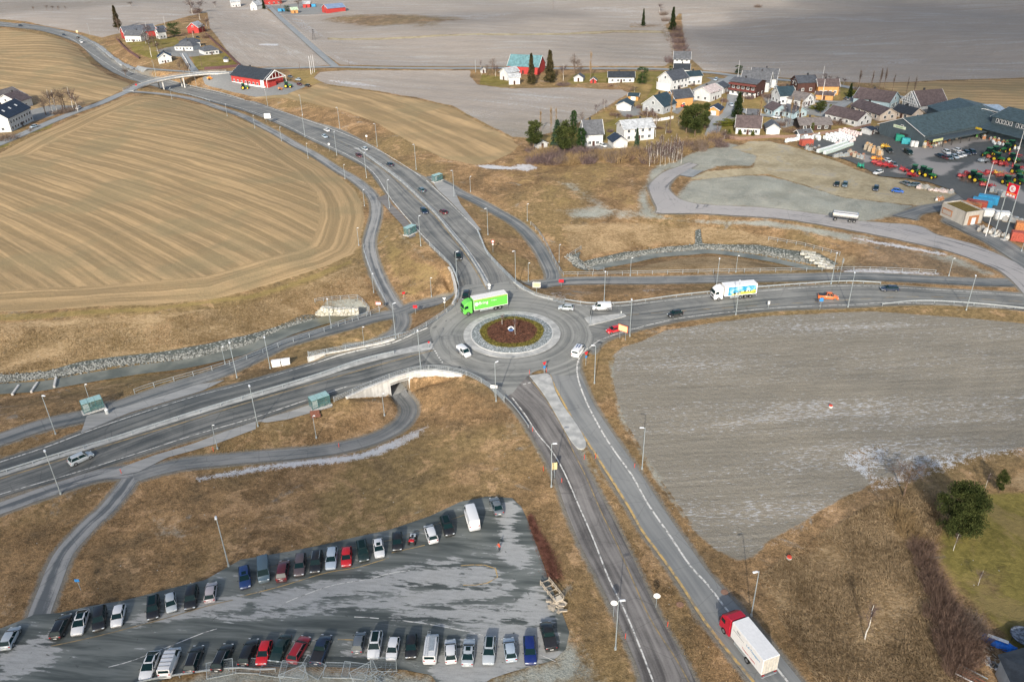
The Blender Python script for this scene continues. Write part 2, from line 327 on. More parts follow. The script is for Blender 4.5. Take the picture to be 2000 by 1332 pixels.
def region(name, poly, mat, off, res=.5, world=False, rowf=None, kind='structure', lower=True, attrf=None, zfun=None):
    P = np.asarray(poly, float) if world else GP(poly); P = P[:, :2]
    x = np.arange(P[:, 0].min()-res, P[:, 0].max()+2*res, res); y = np.arange(P[:, 1].min()-res, P[:, 1].max()+2*res, res)
    X, Y = np.meshgrid(x, y, indexing='ij'); ny = len(y); cx = (X[:-1, :-1]+res/2).ravel(); cy = (Y[:-1, :-1]+res/2).ravel()
    keep = sdf(cx, cy, P) > -res*.5; idx = np.arange(X.size).reshape(X.shape)
    F = np.stack([idx[:-1, :-1], idx[1:, :-1], idx[1:, 1:], idx[:-1, 1:]], -1).reshape(-1, 4)[keep]
    used, inv = np.unique(F, return_inverse=True); F = inv.reshape(F.shape); vx, vy = X.ravel()[used], Y.ravel()[used]
    cnt = np.bincount(F.ravel(), minlength=len(used)); edge = np.where(cnt < 4)[0]     # snap border vertices onto the outline
    Q = np.roll(P, -1, 0); bd = np.full(len(edge), 1e9); bx = vx[edge].copy(); by = vy[edge].copy()
    for (ax, ay), (qx, qy) in zip(P, Q):
        dx, dy = qx-ax, qy-ay; t = np.clip(((vx[edge]-ax)*dx+(vy[edge]-ay)*dy)/(dx*dx+dy*dy+1e-9), 0, 1)
        ex, ey = ax+t*dx, ay+t*dy; d = np.hypot(vx[edge]-ex, vy[edge]-ey); k = d < bd; bd[k] = d[k]; bx[k] = ex[k]; by[k] = ey[k]
    vx[edge] = bx; vy[edge] = by
    V = np.stack([vx, vy, (zfun or hgt)(vx, vy)+off], -1); me = npmesh(name, V, F, mat)
    fattr(me, 'rows', rowf(vx, vy) if rowf else np.stack([vx, vy, vx*0], -1))
    if attrf: fattr(me, 'za', attrf(vx, vy))
    o = link(name, me)
    if kind: tag(o, kind=kind)
    if lower: LOWER.append(np.c_[P, P[:, 0]*0])
    return o
def polar(x, y):
    r = np.hypot(x-CX, y-CY); a = np.arctan2(y-CY, x-CX); return np.stack([a*16, r, r*0], -1)
JP = [(899,560),(930,556),(965,556),(1000,548),(1046,577),(1102,591),(1153,600),(1150,640),(1165,672),(1135,697),(1130,730),(1080,733),(1060,722),(1030,735),(985,777),(934,738),(896,724),(850,719),(815,690),(845,672),(840,640),(870,612),(894,590)]
region('roundabout', smooth(GP(JP), 3), A_J, .082, .8, world=True, rowf=polar)
# ---- paths
cribbon('cycle_path', P1, 3.4, A_M, .050); cribbon('cycle_path', P2, 4.4, A_P, .054); cribbon('cycle_path', P3, 3.6, A_P, .058)
cribbon('cycle_path', P4, 3.4, A_P, .050); cribbon('cycle_path', P6, 3.8, A_P, .050); cribbon('cycle_path', P7, 4.4, A_P, .054)
cribbon('cycle_path', P5, 3.6, A_M, .046); cribbon('cycle_path', P5b, 3.1, A_M, .042)
cribbon('rural_road', R1L, 5.0, A_R, .05); cribbon('rural_road', R1R, 5.0, A_R, .05); cribbon('rural_road', R2, 4.6, A_R, .07, sh=.8); cribbon('cycle_path', R3, 3.2, A_R, .054)
ribbon('access_road', [p[:2] for p in P8L], [p[:2] for p in P8R], A_L, .05, 10)
for pts, w in (([(1340,344,0),(1360,330,0)], 5), ([(1705,176,0),(1680,190,0),(1652,205,0),(1627,220,0),(1600,232,0)], 5.0), ([(1434,150,0),(1415,165,0),(1385,180,0),(1350,190,0),(1325,202,0)], 6.5),
               ([(1440,160,0),(1432,185,0),(1428,215,0),(1405,232,0),(1395,250,0),(1388,268,0)], 5.5), ([(1520,200,0),(1560,205,0),(1610,205,0),(1650,205,0)], 4.5),
               ([(1430,212,0),(1470,225,0),(1520,232,0)], 4.5)):
    cribbon('village_street', pts, w, A_R, .075, sh=.8)
cribbon('driveway', [(358,108,0),(366,120,0),(381,139,0)], 4.5, A_R, .07, sh=0)
ribbon('access_road', [(1740,421),(1770,412),(1800,402),(1835,396),(1870,380)], [(1790,430),(1800,418),(1838,412),(1880,400),(1905,392)], A_P, .058, 6)
ribbon('access_road', [(1850,418),(1890,432),(1930,450),(1975,475),(2050,520)], [(1840,432),(1880,452),(1925,474),(1965,500),(2040,555)], A_P, .066, 5)
# bus bay / pavement tarmac
PAVE = asphalt('pavement_light', (.2, .205, .2), (.32, .32, .31), .5, .2)
region('bus_stop_pavement', [(158,846),(170,812),(200,806),(262,790),(330,770),(385,752),(440,742),(395,764),(255,806)], PAVE, .09, .6)
region('bus_stop_pavement', [(500,823),(560,806),(607,790),(640,783),(650,795),(610,806),(560,820),(520,826)], PAVE, .09, .6)
region('bus_stop_pavement', [(500,823),(440,843),(380,866),(300,890),(225,918),(140,945),(200,935),(270,922),(330,893),(420,868),(500,838)], PAVE, .088, .6)
region('bus_stop_pavement', [(765,400),(785,418),(808,447),(812,462),(800,466),(785,440),(762,415),(745,396),(735,388),(755,380)], asphalt('pavement_dark', (.1,.09,.085), (.2,.19,.18), .5,.2), .09, .6)
region('bus_stop_pavement', [(840,349),(857,352),(885,365),(890,378),(900,400),(920,425),(940,450),(932,450),(905,420),(880,394),(856,372)], PAVE, .09, .6)
# ---- islands, kerbs, apron
CONC = NT('concrete'); _p = CONC.pos(); _a = CONC.noise(_p, .5, 4, .6); _g = CONC.noise(_p, 9, 2); CONC.bump(_g, .3, .02)
CONC = CONC.done(CONC.mix(CONC.rng(CONC.m('ADD', _a, CONC.m('MULTIPLY', _g, .2)), .45, .8), (.30, .305, .295), (.46, .46, .44)), .85, .2)
WCON = NT('pale_concrete'); _p = WCON.pos(); _a = WCON.noise(_p, .35, 4, .6); _v = WCON.noise(WCON.scale(_p, (1.2, 1.2, .12)), 1.5, 3)
WCON = WCON.done(WCON.mix(WCON.rng(WCON.m('ADD', WCON.m('MULTIPLY', _a, .6), WCON.m('MULTIPLY', _v, .4)), .38, .62), (.40, .39, .37), (.60, .59, .56)), .85, .2)
def island(name, pix, h=.16, mat=None, world=False):
    P = np.asarray(pix) if world else smooth(GP(list(pix)+[pix[0]]), 3)[:-1]; b = MB()
    z = float(hgt(P[:, 0].mean(), P[:, 1].mean())); pts = [(p[0], p[1]) for p in P]; b.prism(pts, z-.1, z+h+.06, mat or CONC); return tag(b.build(name, bevel=.04), kind='structure')
SIS = [(1034,735),(1052,732),(1070,731),(1078,741),(1084,762),(1094,782),(1107,803),(1120,820),(1131,837),(1142,858),(1145,869),(1142,876),(1133,878),(1123,872),(1107,849),(1087,813),(1066,777),(1048,752)]
island('splitter_island', SIS)
island('splitter_island', [(1141,622),(1153,620),(1212,614),(1220,616),(1218,620),(1155,636),(1150,634)])
def ringmesh(b, r0, r1, z0, z1, m, n=96, skirt=.15):
    V = []; F = []
    for i in range(n):
        a = 2*pi*i/n; c, s = cos(a), sin(a)
        V += [(CX+r0*c, CY+r0*s, z0), (CX+r1*c, CY+r1*s, z1), (CX+r1*c, CY+r1*s, z1-skirt)]
    for i in range(n):
        j = (i+1) % n; F += [(3*i, 3*i+1, 3*j+1, 3*j), (3*i+1, 3*i+2, 3*j+2, 3*j+1)]
    b.add(V, F, m)
zc = .08
b = MB(); ringmesh(b, 9.6, 11.5, zc+.16, zc+.1, CONC); tag(b.build('roundabout_apron', smooth=False), kind='structure')
WHT = plain('kerb_stone', (.5, .5, .48), .8)
b = MB(); ringmesh(b, 9.55, 9.8, zc+.27, zc+.27, WHT, skirt=.2); tag(b.build('kerb_ring'), kind='structure')
COB = NT('cobble_stone'); _v = COB.vor(COB.pos(), 3.2); _c = COB.vor(COB.pos(), 3.2, out=1); COB.bump(COB.m('SUBTRACT', 1, _v), .8, .12)
_cs = COB.sep(_c); COB = COB.done(COB.mix(COB.rng(_v, .25, .5), COB.mix(_cs[0], (.30, .34, .36), (.62, .64, .64)), (.17, .19, .19)), .8, .2)
b = MB(); ringmesh(b, 7.4, 9.56, zc+.45, zc+.25, COB); tag(b.build('cobble_ring'), kind='structure')
# ---- markings
PW = NT('road_paint_white'); _f = PW.noise(PW.pos(), 1.3, 4, .7); PW = PW.done(PW.mix(PW.rng(_f, .38, .55), (.2, .2, .19), (.62, .61, .57)), .7, .3)
PY = NT('road_paint_yellow'); _f = PY.noise(PY.pos(), .8, 4, .7); PY = PY.done(PY.mix(PY.rng(_f, .36, .58), (.22, .19, .14), (.50, .34, .13)), .7, .3)
PYT = NT('road_paint_worn_yellow'); _f = PYT.noise(PYT.pos(), .5, 4, .7); PYT = PYT.done(PYT.mix(PYT.rng(_f, .36, .6), (.16, .14, .1), (.33, .24, .12)), .7, .3)
for pts, w, m in (([(-100,938),(0,903),(89,874),(163,846),(255,814),(383,774),(500,744),(628,706),(730,679),(781,665),(835,641)], .3, PW), ([(-100,1000),(0,966),(122,931),(255,890),(383,849),(500,815),(607,779),(679,755)], .22, PW),
        ([(0,46),(102,59),(174,80),(242,134),(319,159),(434,186),(500,203),(615,241),(717,282),(814,340),(857,376),(908,426),(931,449),(942,470)], .3, PW),
        ([(0,50),(122,70),(174,102),(255,152),(332,174),(500,221),(607,270),(714,324),(765,391),(822,457),(839,474)], .3, PW),
        ([(1090,590),(1153,599),(1212,598),(1255,593),(1319,586),(1383,579),(1500,568),(1653,559),(1832,567),(2000,578)], .2, PW), ([(1150,681),(1163,670),(1179,662),(1217,649),(1281,632),(1357,618),(1500,603),(1602,598),(1679,595),(1755,592),(2000,604)], .22, PW),
        ([(1149,680),(1133,696),(1127,719),(1130,744),(1143,780),(1158,811),(1179,849),(1204,887),(1235,930),(1265,984),(1306,1043),(1347,1104),(1383,1143),(1421,1193),(1500,1285),(1570,1370)], .32, PW),
        ([(1074,733),(1084,757),(1102,790),(1122,826),(1143,857),(1166,892),(1194,936),(1230,994),(1255,1038),(1293,1089),(1329,1140),(1370,1204),(1408,1255),(1472,1332)], .42, PY),
        ([(1033,738),(1056,766),(1082,806),(1104,846),(1122,887),(1143,928),(1174,1000),(1199,1051),(1230,1120),(1270,1209),(1319,1285),(1352,1345)], .2, PYT),
        ([(1000,777),(1024,808),(1051,849),(1077,880),(1102,923),(1133,994),(1158,1051),(1189,1130),(1217,1186),(1245,1252),(1276,1332)], .24, PW),
        ([(0,936),(135,894),(250,858),(360,825),(480,788),(604,752),(730,716),(800,697),(845,685)], .3, PYT), ([(700,299),(742,327),(781,358),(816,390),(850,423),(883,464),(908,496),(934,537),(950,565)], .3, PYT)):
    strip('lane_marking', pts, w, m, .1)
for pts in ([(640,262),(700,298)], [(1225,616),(1400,603),(1600,590),(1800,580),(2000,590)]): strip('lane_marking', pts, .18, PYT, .1, dash=(3, 3))
# junction give-way teeth line
for pts in ([(843,672),(852,690),(866,712)], [(1045,745),(1020,752)]): strip('lane_marking', pts, .35, PW, .11, dash=(.6, .5))
# median strips of concrete
def median(L, R): 
    o = ribbon('median_strip', L, R, CONC, .17, 2, lower=False); return o
median([(0,925),(135,883),(217,858),(332,821),(434,789),(500,770),(610,737),(704,704),(770,686),(801,679),(842,668)], [(0,932),(135,890),(217,865),(332,828),(434,796),(500,777),(610,744),(704,713),(770,697),(801,690),(846,683)])
median([(690,290),(707,299),(743,326),(781,355),(816,387),(850,420),(883,460),(908,491),(934,530),(948,560)], [(698,290),(712,298),(748,323),(786,352),(821,384),(855,417),(889,457),(914,487),(940,524),(958,556)])
# ================================================================= PARKING LOT
LOT = [(-300,1310),(0,1228),(40,1212),(68,1200),(110,1198),(170,1185),(245,1172),(300,1158),(400,1133),(470,1093),(560,1078),(640,1062),(760,1035),(840,1008),(900,980),(950,970),(1000,973),(1018,990),(1030,1015),(1046,1060),(1062,1105),(1078,1150),(1095,1190),(1112,1235),(1105,1268),(1080,1290),(1000,1312),(960,1325),(930,1345),(860,1345),(842,1318),(790,1308),(700,1304),(600,1303),(520,1302),(440,1302),(350,1318),(280,1340),(200,1390),(-300,1530)]
LPATCH = [[(505,1168),(600,1147),(679,1128),(800,1115),(903,1107),(898,1122),(893,1143),(780,1148),(653,1165),(540,1190),(500,1196)], [(420,1208),(560,1192),(740,1176),(900,1150),(1000,1140),(1000,1150),(960,1166),(880,1176),(740,1186),(560,1200),(460,1212)],
  [(740,1208),(800,1196),(900,1187),(980,1185),(1030,1195),(1020,1215),(900,1215),(800,1213)], [(968,990),(1002,978),(1012,1000),(1008,1040),(1020,1075),(1036,1102),(1010,1108),(985,1098),(978,1060),(972,1020)],
  [(845,1315),(870,1275),(930,1240),(1000,1225),(1060,1235),(1090,1260),(1080,1285),(990,1310),(920,1330),(860,1345)], [(0,1275),(60,1245),(110,1228),(105,1300),(80,1310),(0,1330)], [(240,1215),(340,1190),(470,1165),(480,1185),(400,1200),(260,1222)], [(900,1110),(945,1105),(970,1112),(972,1128),(950,1140),(905,1142)],
  [(820,1100),(880,1092),(900,1098),(880,1104),(780,1112)], [(1000,1180),(1050,1150),(1075,1190),(1090,1230),(1060,1235),(1020,1215)], [(672,1280),(700,1270),(740,1285),(705,1290)], [(560,1285),(600,1270),(612,1283),(560,1292)]]
def lot_attr(x, y):
    a = np.zeros((len(x), 4)); 
    for p in LPATCH: a[:, 0] = np.maximum(a[:, 0], zone_w(x, y, GP(p), 1.3))
    a[:, 1] = zone_w(x, y, GP([(430,1150),(700,1090),(850,1060),(950,975),(1020,990),(1110,1240),(1080,1300),(850,1345),(600,1305),(640,1230),(480,1215),(300,1230)]), 7)
    return a
t = NT('parking_asphalt'); za = t.sep(t.attr('za')); p = t.pos(); ps = t.n('VectorRotate'); ps.inputs['Angle'].default_value = .12; t.lk(ps.inputs['Vector'], p)
n1 = t.noise(t.scale(ps.outputs[0], (.05, .45, 0)), 1, 4, .62, .6); n2 = t.noise(t.scale(ps.outputs[0], (.42, 1.9, 0)), 1, 6, .7, .25); g = t.noise(p, 7, 2)
w = t.m('ADD', t.m('ADD', t.m('MULTIPLY', za[0], .34), t.m('MULTIPLY', za[1], .055)), t.m('ADD', t.m('MULTIPLY', n1, .9), t.m('MULTIPLY', n2, .8))); f = t.rng(w, 1.0, 1.09)
base = t.mix(t.rng(n1, .34, .62), (.062, .072, .068), (.165, .178, .165)); pale = t.mix(t.rng(t.m('ADD', t.m('MULTIPLY', n2, .7), t.m('MULTIPLY', g, .3)), .3, .7), (.27, .275, .265), (.38, .385, .375))
c = t.mix(f, base, pale); st = t.rng(t.noise(p, .9, 2, .5, .4), .71, .73); c = t.mix(t.m('MULTIPLY', st, .7), c, (.07, .075, .07)); t.bump(g, .2, .02)
region('parking_lot', LOT, t.done(c, t.rng(f, 0, 1, .6, .85), .3), .07, .4, attrf=lot_attr)
for pts, w, m in (([(212,1303),(260,1290),(330,1263),(400,1235),(424,1228)], .14, PW), ([(558,1177),(600,1160),(650,1143),(712,1133)], .14, PW), ([(724,1131),(760,1120),(800,1114)], .14, PW), ([(692,1205),(716,1206),(740,1208)], .16, PW), ([(786,1212),(850,1221),(915,1233)], .14, PW), ([(925,1237),(985,1250)], .14, PW),
     ([(100,1262),(180,1245),(240,1230),(330,1206),(400,1185),(455,1172)], .16, PYT), ([(470,1165),(560,1142),(640,1118),(700,1108),(760,1090)], .14, PY), ([(765,1080),(830,1065)], .14, PY), ([(660,1249),(690,1250)], .14, PY), ([(520,1110),(560,1100),(640,1078),(700,1068),(780,1050),(850,1025),(910,1005)], .1, PYT),
     ([(900,1105),(935,1103),(962,1107),(974,1118),(970,1130),(955,1138),(930,1143),(905,1143)], .16, PY), ([(1005,1255),(1040,1272),(1085,1292)], .1, PW), ([(885,1278),(900,1284)], .1, PW)):
    strip('bay_marking', pts, w, m, .085)
# ================================================================= DEALER YARD TARMAC
YARD = [(1556,284),(1600,272),(1650,266),(1690,258),(1712,246),(1760,250),(1850,250),(1950,270),(2100,300),(2300,380),(2300,560),(2100,500),(2000,462),(1960,455),(1905,425),(1890,396),(1860,372),(1812,356),(1770,348),(1720,345),(1690,330),(1650,312),(1600,300)]
YP = [[(1760,290),(1800,288),(1850,278),(1900,268),(1960,275),(1900,280),(1850,300),(1800,312),(1780,308)], [(1790,310),(1840,318),(1880,318),(1860,330),(1838,345),(1805,335),(1780,322)], [(1880,330),(1905,318),(1960,322),(2050,330),(2050,345),(1950,345),(1870,350)], [(1760,330),(1800,335),(1790,345),(1740,335)], [(1660,300),(1700,305),(1720,312),(1690,318)], [(1880,352),(1930,350),(2000,372),(2050,400),(2000,400),(1940,370)]]
def yard_attr(x, y):
    a = np.zeros((len(x), 4))
    for p in YP: a[:, 0] = np.maximum(a[:, 0], zone_w(x, y, GP(p), 2.5))
    return a
t = NT('yard_tarmac'); za = t.sep(t.attr('za')); p = t.pos(); n1 = t.noise(p, .12, 4, .65, 1.5); n2 = t.noise(p, .9, 3)
f = t.rng(t.m('ADD', t.m('MULTIPLY', za[0], .7), t.m('ADD', t.m('MULTIPLY', n1, .8), t.m('MULTIPLY', n2, .2))), .72, .98)
region('machinery_yard', YARD, t.done(t.mix(f, t.mix(n2, (.07, .078, .08), (.13, .135, .13)), (.3, .285, .27)), .8, .2), .09, 1.2, attrf=yard_attr)
# ================================================================= TERRAIN
ys = [10.0]
while ys[-1] < 9000:
    y = ys[-1]; ys.append(y+(max(.33, y*.0032) if y < 950 else y*.022))
ys = np.array(ys); NC = 700; tt = np.linspace(-1, 1, NC)
Yg, Tg = np.meshgrid(ys, tt, indexing='ij'); Xg = Tg*(Yg*.80+28)
gx, gy = Xg.ravel(), Yg.ravel(); gz = hgt(gx, gy)
low = np.zeros(gx.shape)
SHW = np.zeros(gx.shape)
for P in LOWER:
    P = P[:, :2]; k = np.where((gx > P[:, 0].min()-2) & (gx < P[:, 0].max()+2) & (gy > P[:, 1].min()-2) & (gy < P[:, 1].max()+2))[0]
    if len(k): s = sdf(gx[k], gy[k], P); low[k] = np.maximum(low[k], np.clip((s-.15)/.5, 0, 1))
for P, m in SHOULD:
    P = P[:, :2]; k = np.where((gx > P[:, 0].min()-5) & (gx < P[:, 0].max()+5) & (gy > P[:, 1].min()-5) & (gy < P[:, 1].max()+5))[0]
    if len(k): s = sdf(gx[k], gy[k], P); SHW[k] = np.maximum(SHW[k], np.clip(1+s/(m*1.25), 0, 1))
gz = gz-low*np.clip(.22+gy*.0008, 0, .7)
TY = ['straw', 'plough', 'lawn', 'gravel', 'snow', 'sand', 'yard', 'rubble', 'moss', 'reed', 'darksoil', 'pale']
ZW = np.zeros((12, gx.size)); ROWS = np.stack([gx, gy, gx*0], -1)
def zone(ty, pix, soft=1.2, amt=1.0, rows=None, head=0, curve=0.0, vs=1.0):
    P = GP(pix); w = zone_w(gx, gy, P, soft)*amt; k = w > 0
    ZW[:, k] *= (1-w[k]); ZW[TY.index(ty)] += w
    if rows is not None:
        a, b = GP([rows[0]])[0], GP([rows[1]])[0]; d = (b-a)[:2]; d /= np.hypot(*d); kk = np.where(w > .01)[0]
        X = gx[kk]-a[0]; Y = gy[kk]-a[1]; u = X*d[0]+Y*d[1]; v = -X*d[1]+Y*d[0]; v = (v+curve*u*u)*vs
        if head:
            s = sdf(gx[kk], gy[kk], P); h = np.clip((head-s)/3+.5, 0, 1); ang = (gx[kk]+gy[kk])
            v = np.where(h > .5, s*1.0+500, v); u = np.where(h > .5, ang, u)
        ROWS[kk, 0] = u; ROWS[kk, 1] = v
zone('plough', [(-600,40),(0,38),(60,44),(150,62),(200,74),(232,66),(380,30),(400,25),(520,18),(700,18),(1000,40),(1290,55),(1330,25),(1340,110),(1372,137),(1500,150),(1640,160),(1700,163),(2000,152),(2600,150),(2600,-120),(-600,-120)], 2, 1, ((0,20),(400,16)))
zone('plough', [(405,25),(520,18),(552,42),(590,74),(625,105),(648,127),(600,131),(500,131),(470,128),(440,95),(410,55)], 2, 1, ((450,40),(640,125)))
zone('plough', [(535,18),(556,40),(595,72),(633,105),(665,127),(755,129),(930,130),(1089,130),(1300,130),(1322,110),(1312,75),(1296,45),(1290,20),(1000,0),(700,0)], 2, 1, ((690,90),(1290,85)))
zone('sand', [(640,74),(800,72),(1000,66),(1200,60),(1310,62),(1310,66),(1200,64),(1000,70),(800,76),(640,78)], 1.5, .8)
zone('plough', [(610,153),(625,141),(679,138),(918,138),(918,150),(934,166),(1000,174),(1102,171),(1215,176),(1228,182),(1179,212),(1148,233),(1110,248),(1040,270),(1000,268),(972,253),(921,228),(883,207),(832,195),(755,181),(679,170),(640,165)], 2, 1, ((700,150),(1180,200)))
zone('plough', [(1250,668),(1215,678),(1195,698),(1187,720),(1195,760),(1205,800),(1230,850),(1262,912),(1290,950),(1325,998),(1360,1040),(1395,1072),(1440,1097),(1470,1092),(1500,1065),(1560,1030),(1610,1000),(1640,980),(1720,950),(1800,925),(1900,900),(2000,878),(2600,820),(2600,690),(2000,632),(1900,622),(1700,608),(1500,617),(1400,630),(1300,645)], 1.2, 1, ((1400,780),(1700,765)))
zone('straw', [(-200,330),(0,300),(60,268),(115,245),(150,228),(200,208),(240,191),(300,187),(350,196),(400,208),(440,222),(480,238),(530,262),(575,290),(612,312),(645,330),(668,350),(690,368),(707,395),(712,425),(706,455),(700,478),(690,495),(640,520),(560,545),(480,570),(420,590),(300,597),(150,605),(0,612),(-500,640),(-700,500)], 2, 1, ((0,381),(153,440)), 14, .0006)
zone('straw', [(-600,75),(0,56),(60,64),(120,78),(150,92),(165,110),(180,127),(200,141),(235,157),(255,165),(245,172),(222,185),(190,200),(150,207),(120,215),(80,225),(0,250),(-300,330)], 2, 1, ((0,150),(200,175)), 0, .0006, .6)
zone('straw', [(480,193),(540,180),(600,175),(625,162),(643,168),(679,172),(755,184),(832,198),(883,210),(921,232),(972,257),(1000,272),(1012,285),(1000,300),(960,318),(934,324),(870,311),(806,281),(730,238),(653,212),(559,192)], 2, 1, ((560,186),(900,290)), 0, .0005, .38)
zone('straw', [(1690,163),(1800,160),(2000,153),(2400,150),(2400,270),(2000,228),(1930,218),(1870,205),(1800,192),(1740,178)], 2, .62, ((1700,165),(2000,172)))
zone('darksoil', [(-300,-80),(0,0),(180,0),(330,5),(0,30),(-300,40)], 20, .4)
# village and gardens
zone('moss', [(1240,150),(1300,138),(1400,150),(1520,165),(1690,185),(1720,245),(1640,262),(1480,275),(1440,270),(1380,290),(1250,310),(1150,300),(1040,290),(1040,270),(1120,250),(1180,215),(1230,185)], 2.5, .85)
for q in ([(1235,215),(1262,190),(1275,165),(1300,160),(1280,185),(1290,205),(1262,215)], [(1180,240),(1220,225),(1240,215),(1250,235),(1230,262),(1205,280),(1180,275),(1160,255)], [(1640,165),(1690,190),(1680,205),(1640,195)], [(1080,265),(1120,250),(1170,280),(1130,292),(1060,290)], [(1350,255),(1395,240),(1390,262),(1360,290),(1310,300),(1340,270)],
          [(1400,262),(1404,240),(1425,235),(1440,262)], [(1660,250),(1700,255),(1650,268)], [(1120,145),(1300,140),(1290,165),(1150,162),(1100,168)], [(940,145),(985,150),(1010,168),(980,172),(935,165)]): zone('lawn', q, 1.5, .85)
zone('lawn', [(240,80),(290,72),(345,74),(360,90),(330,108),(300,118),(262,104)], 2, .8); zone('lawn', [(375,112),(420,103),(440,102),(468,128),(400,136),(382,136)], 1.5, 1); zone('lawn', [(100,250),(60,262),(30,270),(95,235),(112,228)], 1.2, .9)
zone('lawn', [(-100,290),(0,275),(30,262),(20,285),(-100,320)], 1.5, .7); zone('moss', [(560,135),(622,138),(612,152),(628,162),(600,170),(575,152)], 1.2, 1)
zone('yard', [(300,100),(345,90),(420,92),(440,104),(380,112),(340,112)], 1.5, .6); zone('yard', [(395,152),(455,140),(570,160),(600,168),(560,185),(500,190),(440,176),(400,165)], 1.2, 1); zone('yard', [(0,245),(60,215),(100,205),(150,207),(110,225),(60,240),(20,260)], 1.5, .8)
zone('yard', [(1280,200),(1330,185),(1360,170),(1400,155),(1420,160),(1380,190),(1340,205),(1325,225),(1300,215)], 1.5, .8); zone('yard', [(1500,235),(1560,225),(1575,240),(1530,252)], 1.5, .7); zone('yard', [(1620,200),(1660,195),(1650,215),(1560,220)], 1.5, .7)
zone('yard', [(590,5),(680,12),(660,26),(540,26),(530,12)], 2, .7)
for q in ([(1330,230),(1400,215),(1440,215),(1480,235),(1430,245),(1395,240),(1350,240)], [(1480,185),(1530,180),(1560,200),(1600,205),(1640,205),(1620,230),(1560,225),(1500,215)], [(1370,150),(1440,155),(1500,160),(1530,170),(1480,180),(1420,175)], [(1700,185),(1740,190),(1760,215),(1720,240),(1700,235)], [(1130,280),(1190,278),(1220,290),(1150,298)], [(1200,215),(1250,205),(1262,225),(1215,230)]): zone('yard', q, 2.5, .65)
# ground round the pad and the embankments
zone('moss', [(1000,300),(1060,300),(1200,320),(1300,320),(1275,355),(1262,375),(1280,425),(1150,440),(1100,430),(1000,370),(950,330)], 5, .45)
zone('gravel', [(1320,385),(1350,348),(1440,335),(1530,350),(1640,380),(1740,392),(1800,400),(1740,425),(1690,434),(1600,420),(1450,404),(1330,397)], 3, .95)
zone('gravel', [(1322,312),(1350,300),(1420,280),(1462,284),(1492,312),(1470,325),(1400,325),(1350,345),(1310,340)], 2, .95)
zone('sand', [(1430,290),(1465,276),(1500,276),(1560,290),(1640,318),(1700,342),(1790,356),(1860,374),(1885,392),(1800,402),(1740,396),(1650,386),(1560,358),(1500,340),(1430,345),(1345,352),(1380,335),(1470,328),(1480,305)], 2, 1)
zone('gravel', [(1270,330),(1300,315),(1330,322),(1300,335),(1262,370),(1275,415),(1290,424),(1260,425),(1245,390)], 2, .7)
zone('gravel', [(1080,350),(1130,360),(1190,395),(1185,415),(1120,420),(1090,410),(1150,400),(1110,375)], 4, .55); zone('gravel', [(1100,415),(1270,405),(1290,425),(1250,432),(1180,438),(1120,428)], 4, .5)
zone('gravel', [(1220,345),(1245,350),(1250,380),(1230,375)], 3, .4); zone('gravel', [(1290,425),(1500,430),(1680,458),(1860,498),(1950,535),(1930,540),(1850,520),(1700,480),(1560,450),(1450,440),(1320,436)], 2, .75)
zone('reed', [(1090,440),(1200,430),(1350,436),(1450,445),(1520,460),(1620,485),(1690,500),(1690,530),(1640,530),(1560,500),(1440,480),(1300,480),(1180,500),(1140,515),(1105,490)], 4, .7)
zone('darksoil', [(1700,470),(1800,490),(1900,520),(1950,545),(1850,545),(1650,535),(1690,520)], 5, .45); zone('reed', [(1150,532),(1250,520),(1340,502),(1440,502),(1550,524),(1560,532),(1400,535),(1200,536)], 1.5, .7)
zone('gravel', [(1030,600),(1030,575),(1110,560),(1120,580),(1160,590),(1110,588)], 1, .2); zone('snow', [(1060,572),(1100,567),(1112,580),(1150,590),(1090,586)], 2, .45); zone('snow', [(1380,566),(1500,555),(1660,552),(1600,556),(1500,561)], .8, .5); zone('snow', [(1240,566),(1285,562),(1300,570),(1260,572)], 1.5, .4)
for q, a in (([(930,323),(955,322),(1010,328),(1000,332),(950,330)], .9), ([(1003,322),(1035,320),(1052,328),(1030,336),(1008,332)], .7), ([(505,86),(545,86),(545,90),(505,89)], .8), ([(640,156),(700,160),(760,172),(700,168),(640,160)], .6), ([(1640,527),(1700,525),(1840,533),(1840,538),(1720,535),(1650,533)], .75),
             ([(1665,463),(1740,475),(1850,496),(1845,500),(1730,480),(1665,467)], .85), ([(380,934),(440,922),(500,911),(560,901),(640,893),(700,886),(750,868),(800,845),(835,830),(815,852),(790,868),(740,888),(690,900),(650,906),(560,912),(500,921),(440,932),(390,938)], .9), ([(815,850),(870,828),(900,815),(880,835),(830,860)], .3),
             ([(1290,60),(1300,45),(1320,80),(1325,125),(1315,128),(1308,95)], .5), ([(560,32),(590,60),(640,75),(620,60),(590,38)], .45), ([(640,100),(670,115),(720,128),(690,128),(650,112)], .5), ([(1225,40),(1295,45),(1300,54),(1230,55)], .4),
             ([(1635,885),(1680,868),(1730,862),(1745,885),(1715,925),(1740,935),(1700,950),(1680,930),(1650,915)], .5), ([(1760,885),(1860,880),(2000,868),(2100,862),(2100,884),(1990,890),(1880,905),(1790,925),(1750,935),(1745,900)], .45), ([(1500,1063),(1560,1028),(1610,1000),(1660,975),(1720,948),(1800,920),(1800,930),(1720,956),(1660,984),(1600,1010),(1550,1042),(1510,1068)], .6),
             ([(1700,955),(1760,925),(1850,905),(1900,905),(1840,930),(1780,950),(1740,970)], .35), ([(1835,1175),(1850,1170),(1875,1190),(1870,1215),(1850,1205)], .6), ([(1905,1275),(1930,1280),(1970,1310),(1960,1325),(1925,1300)], .5)):
    zone('snow', q, 1.4, a)
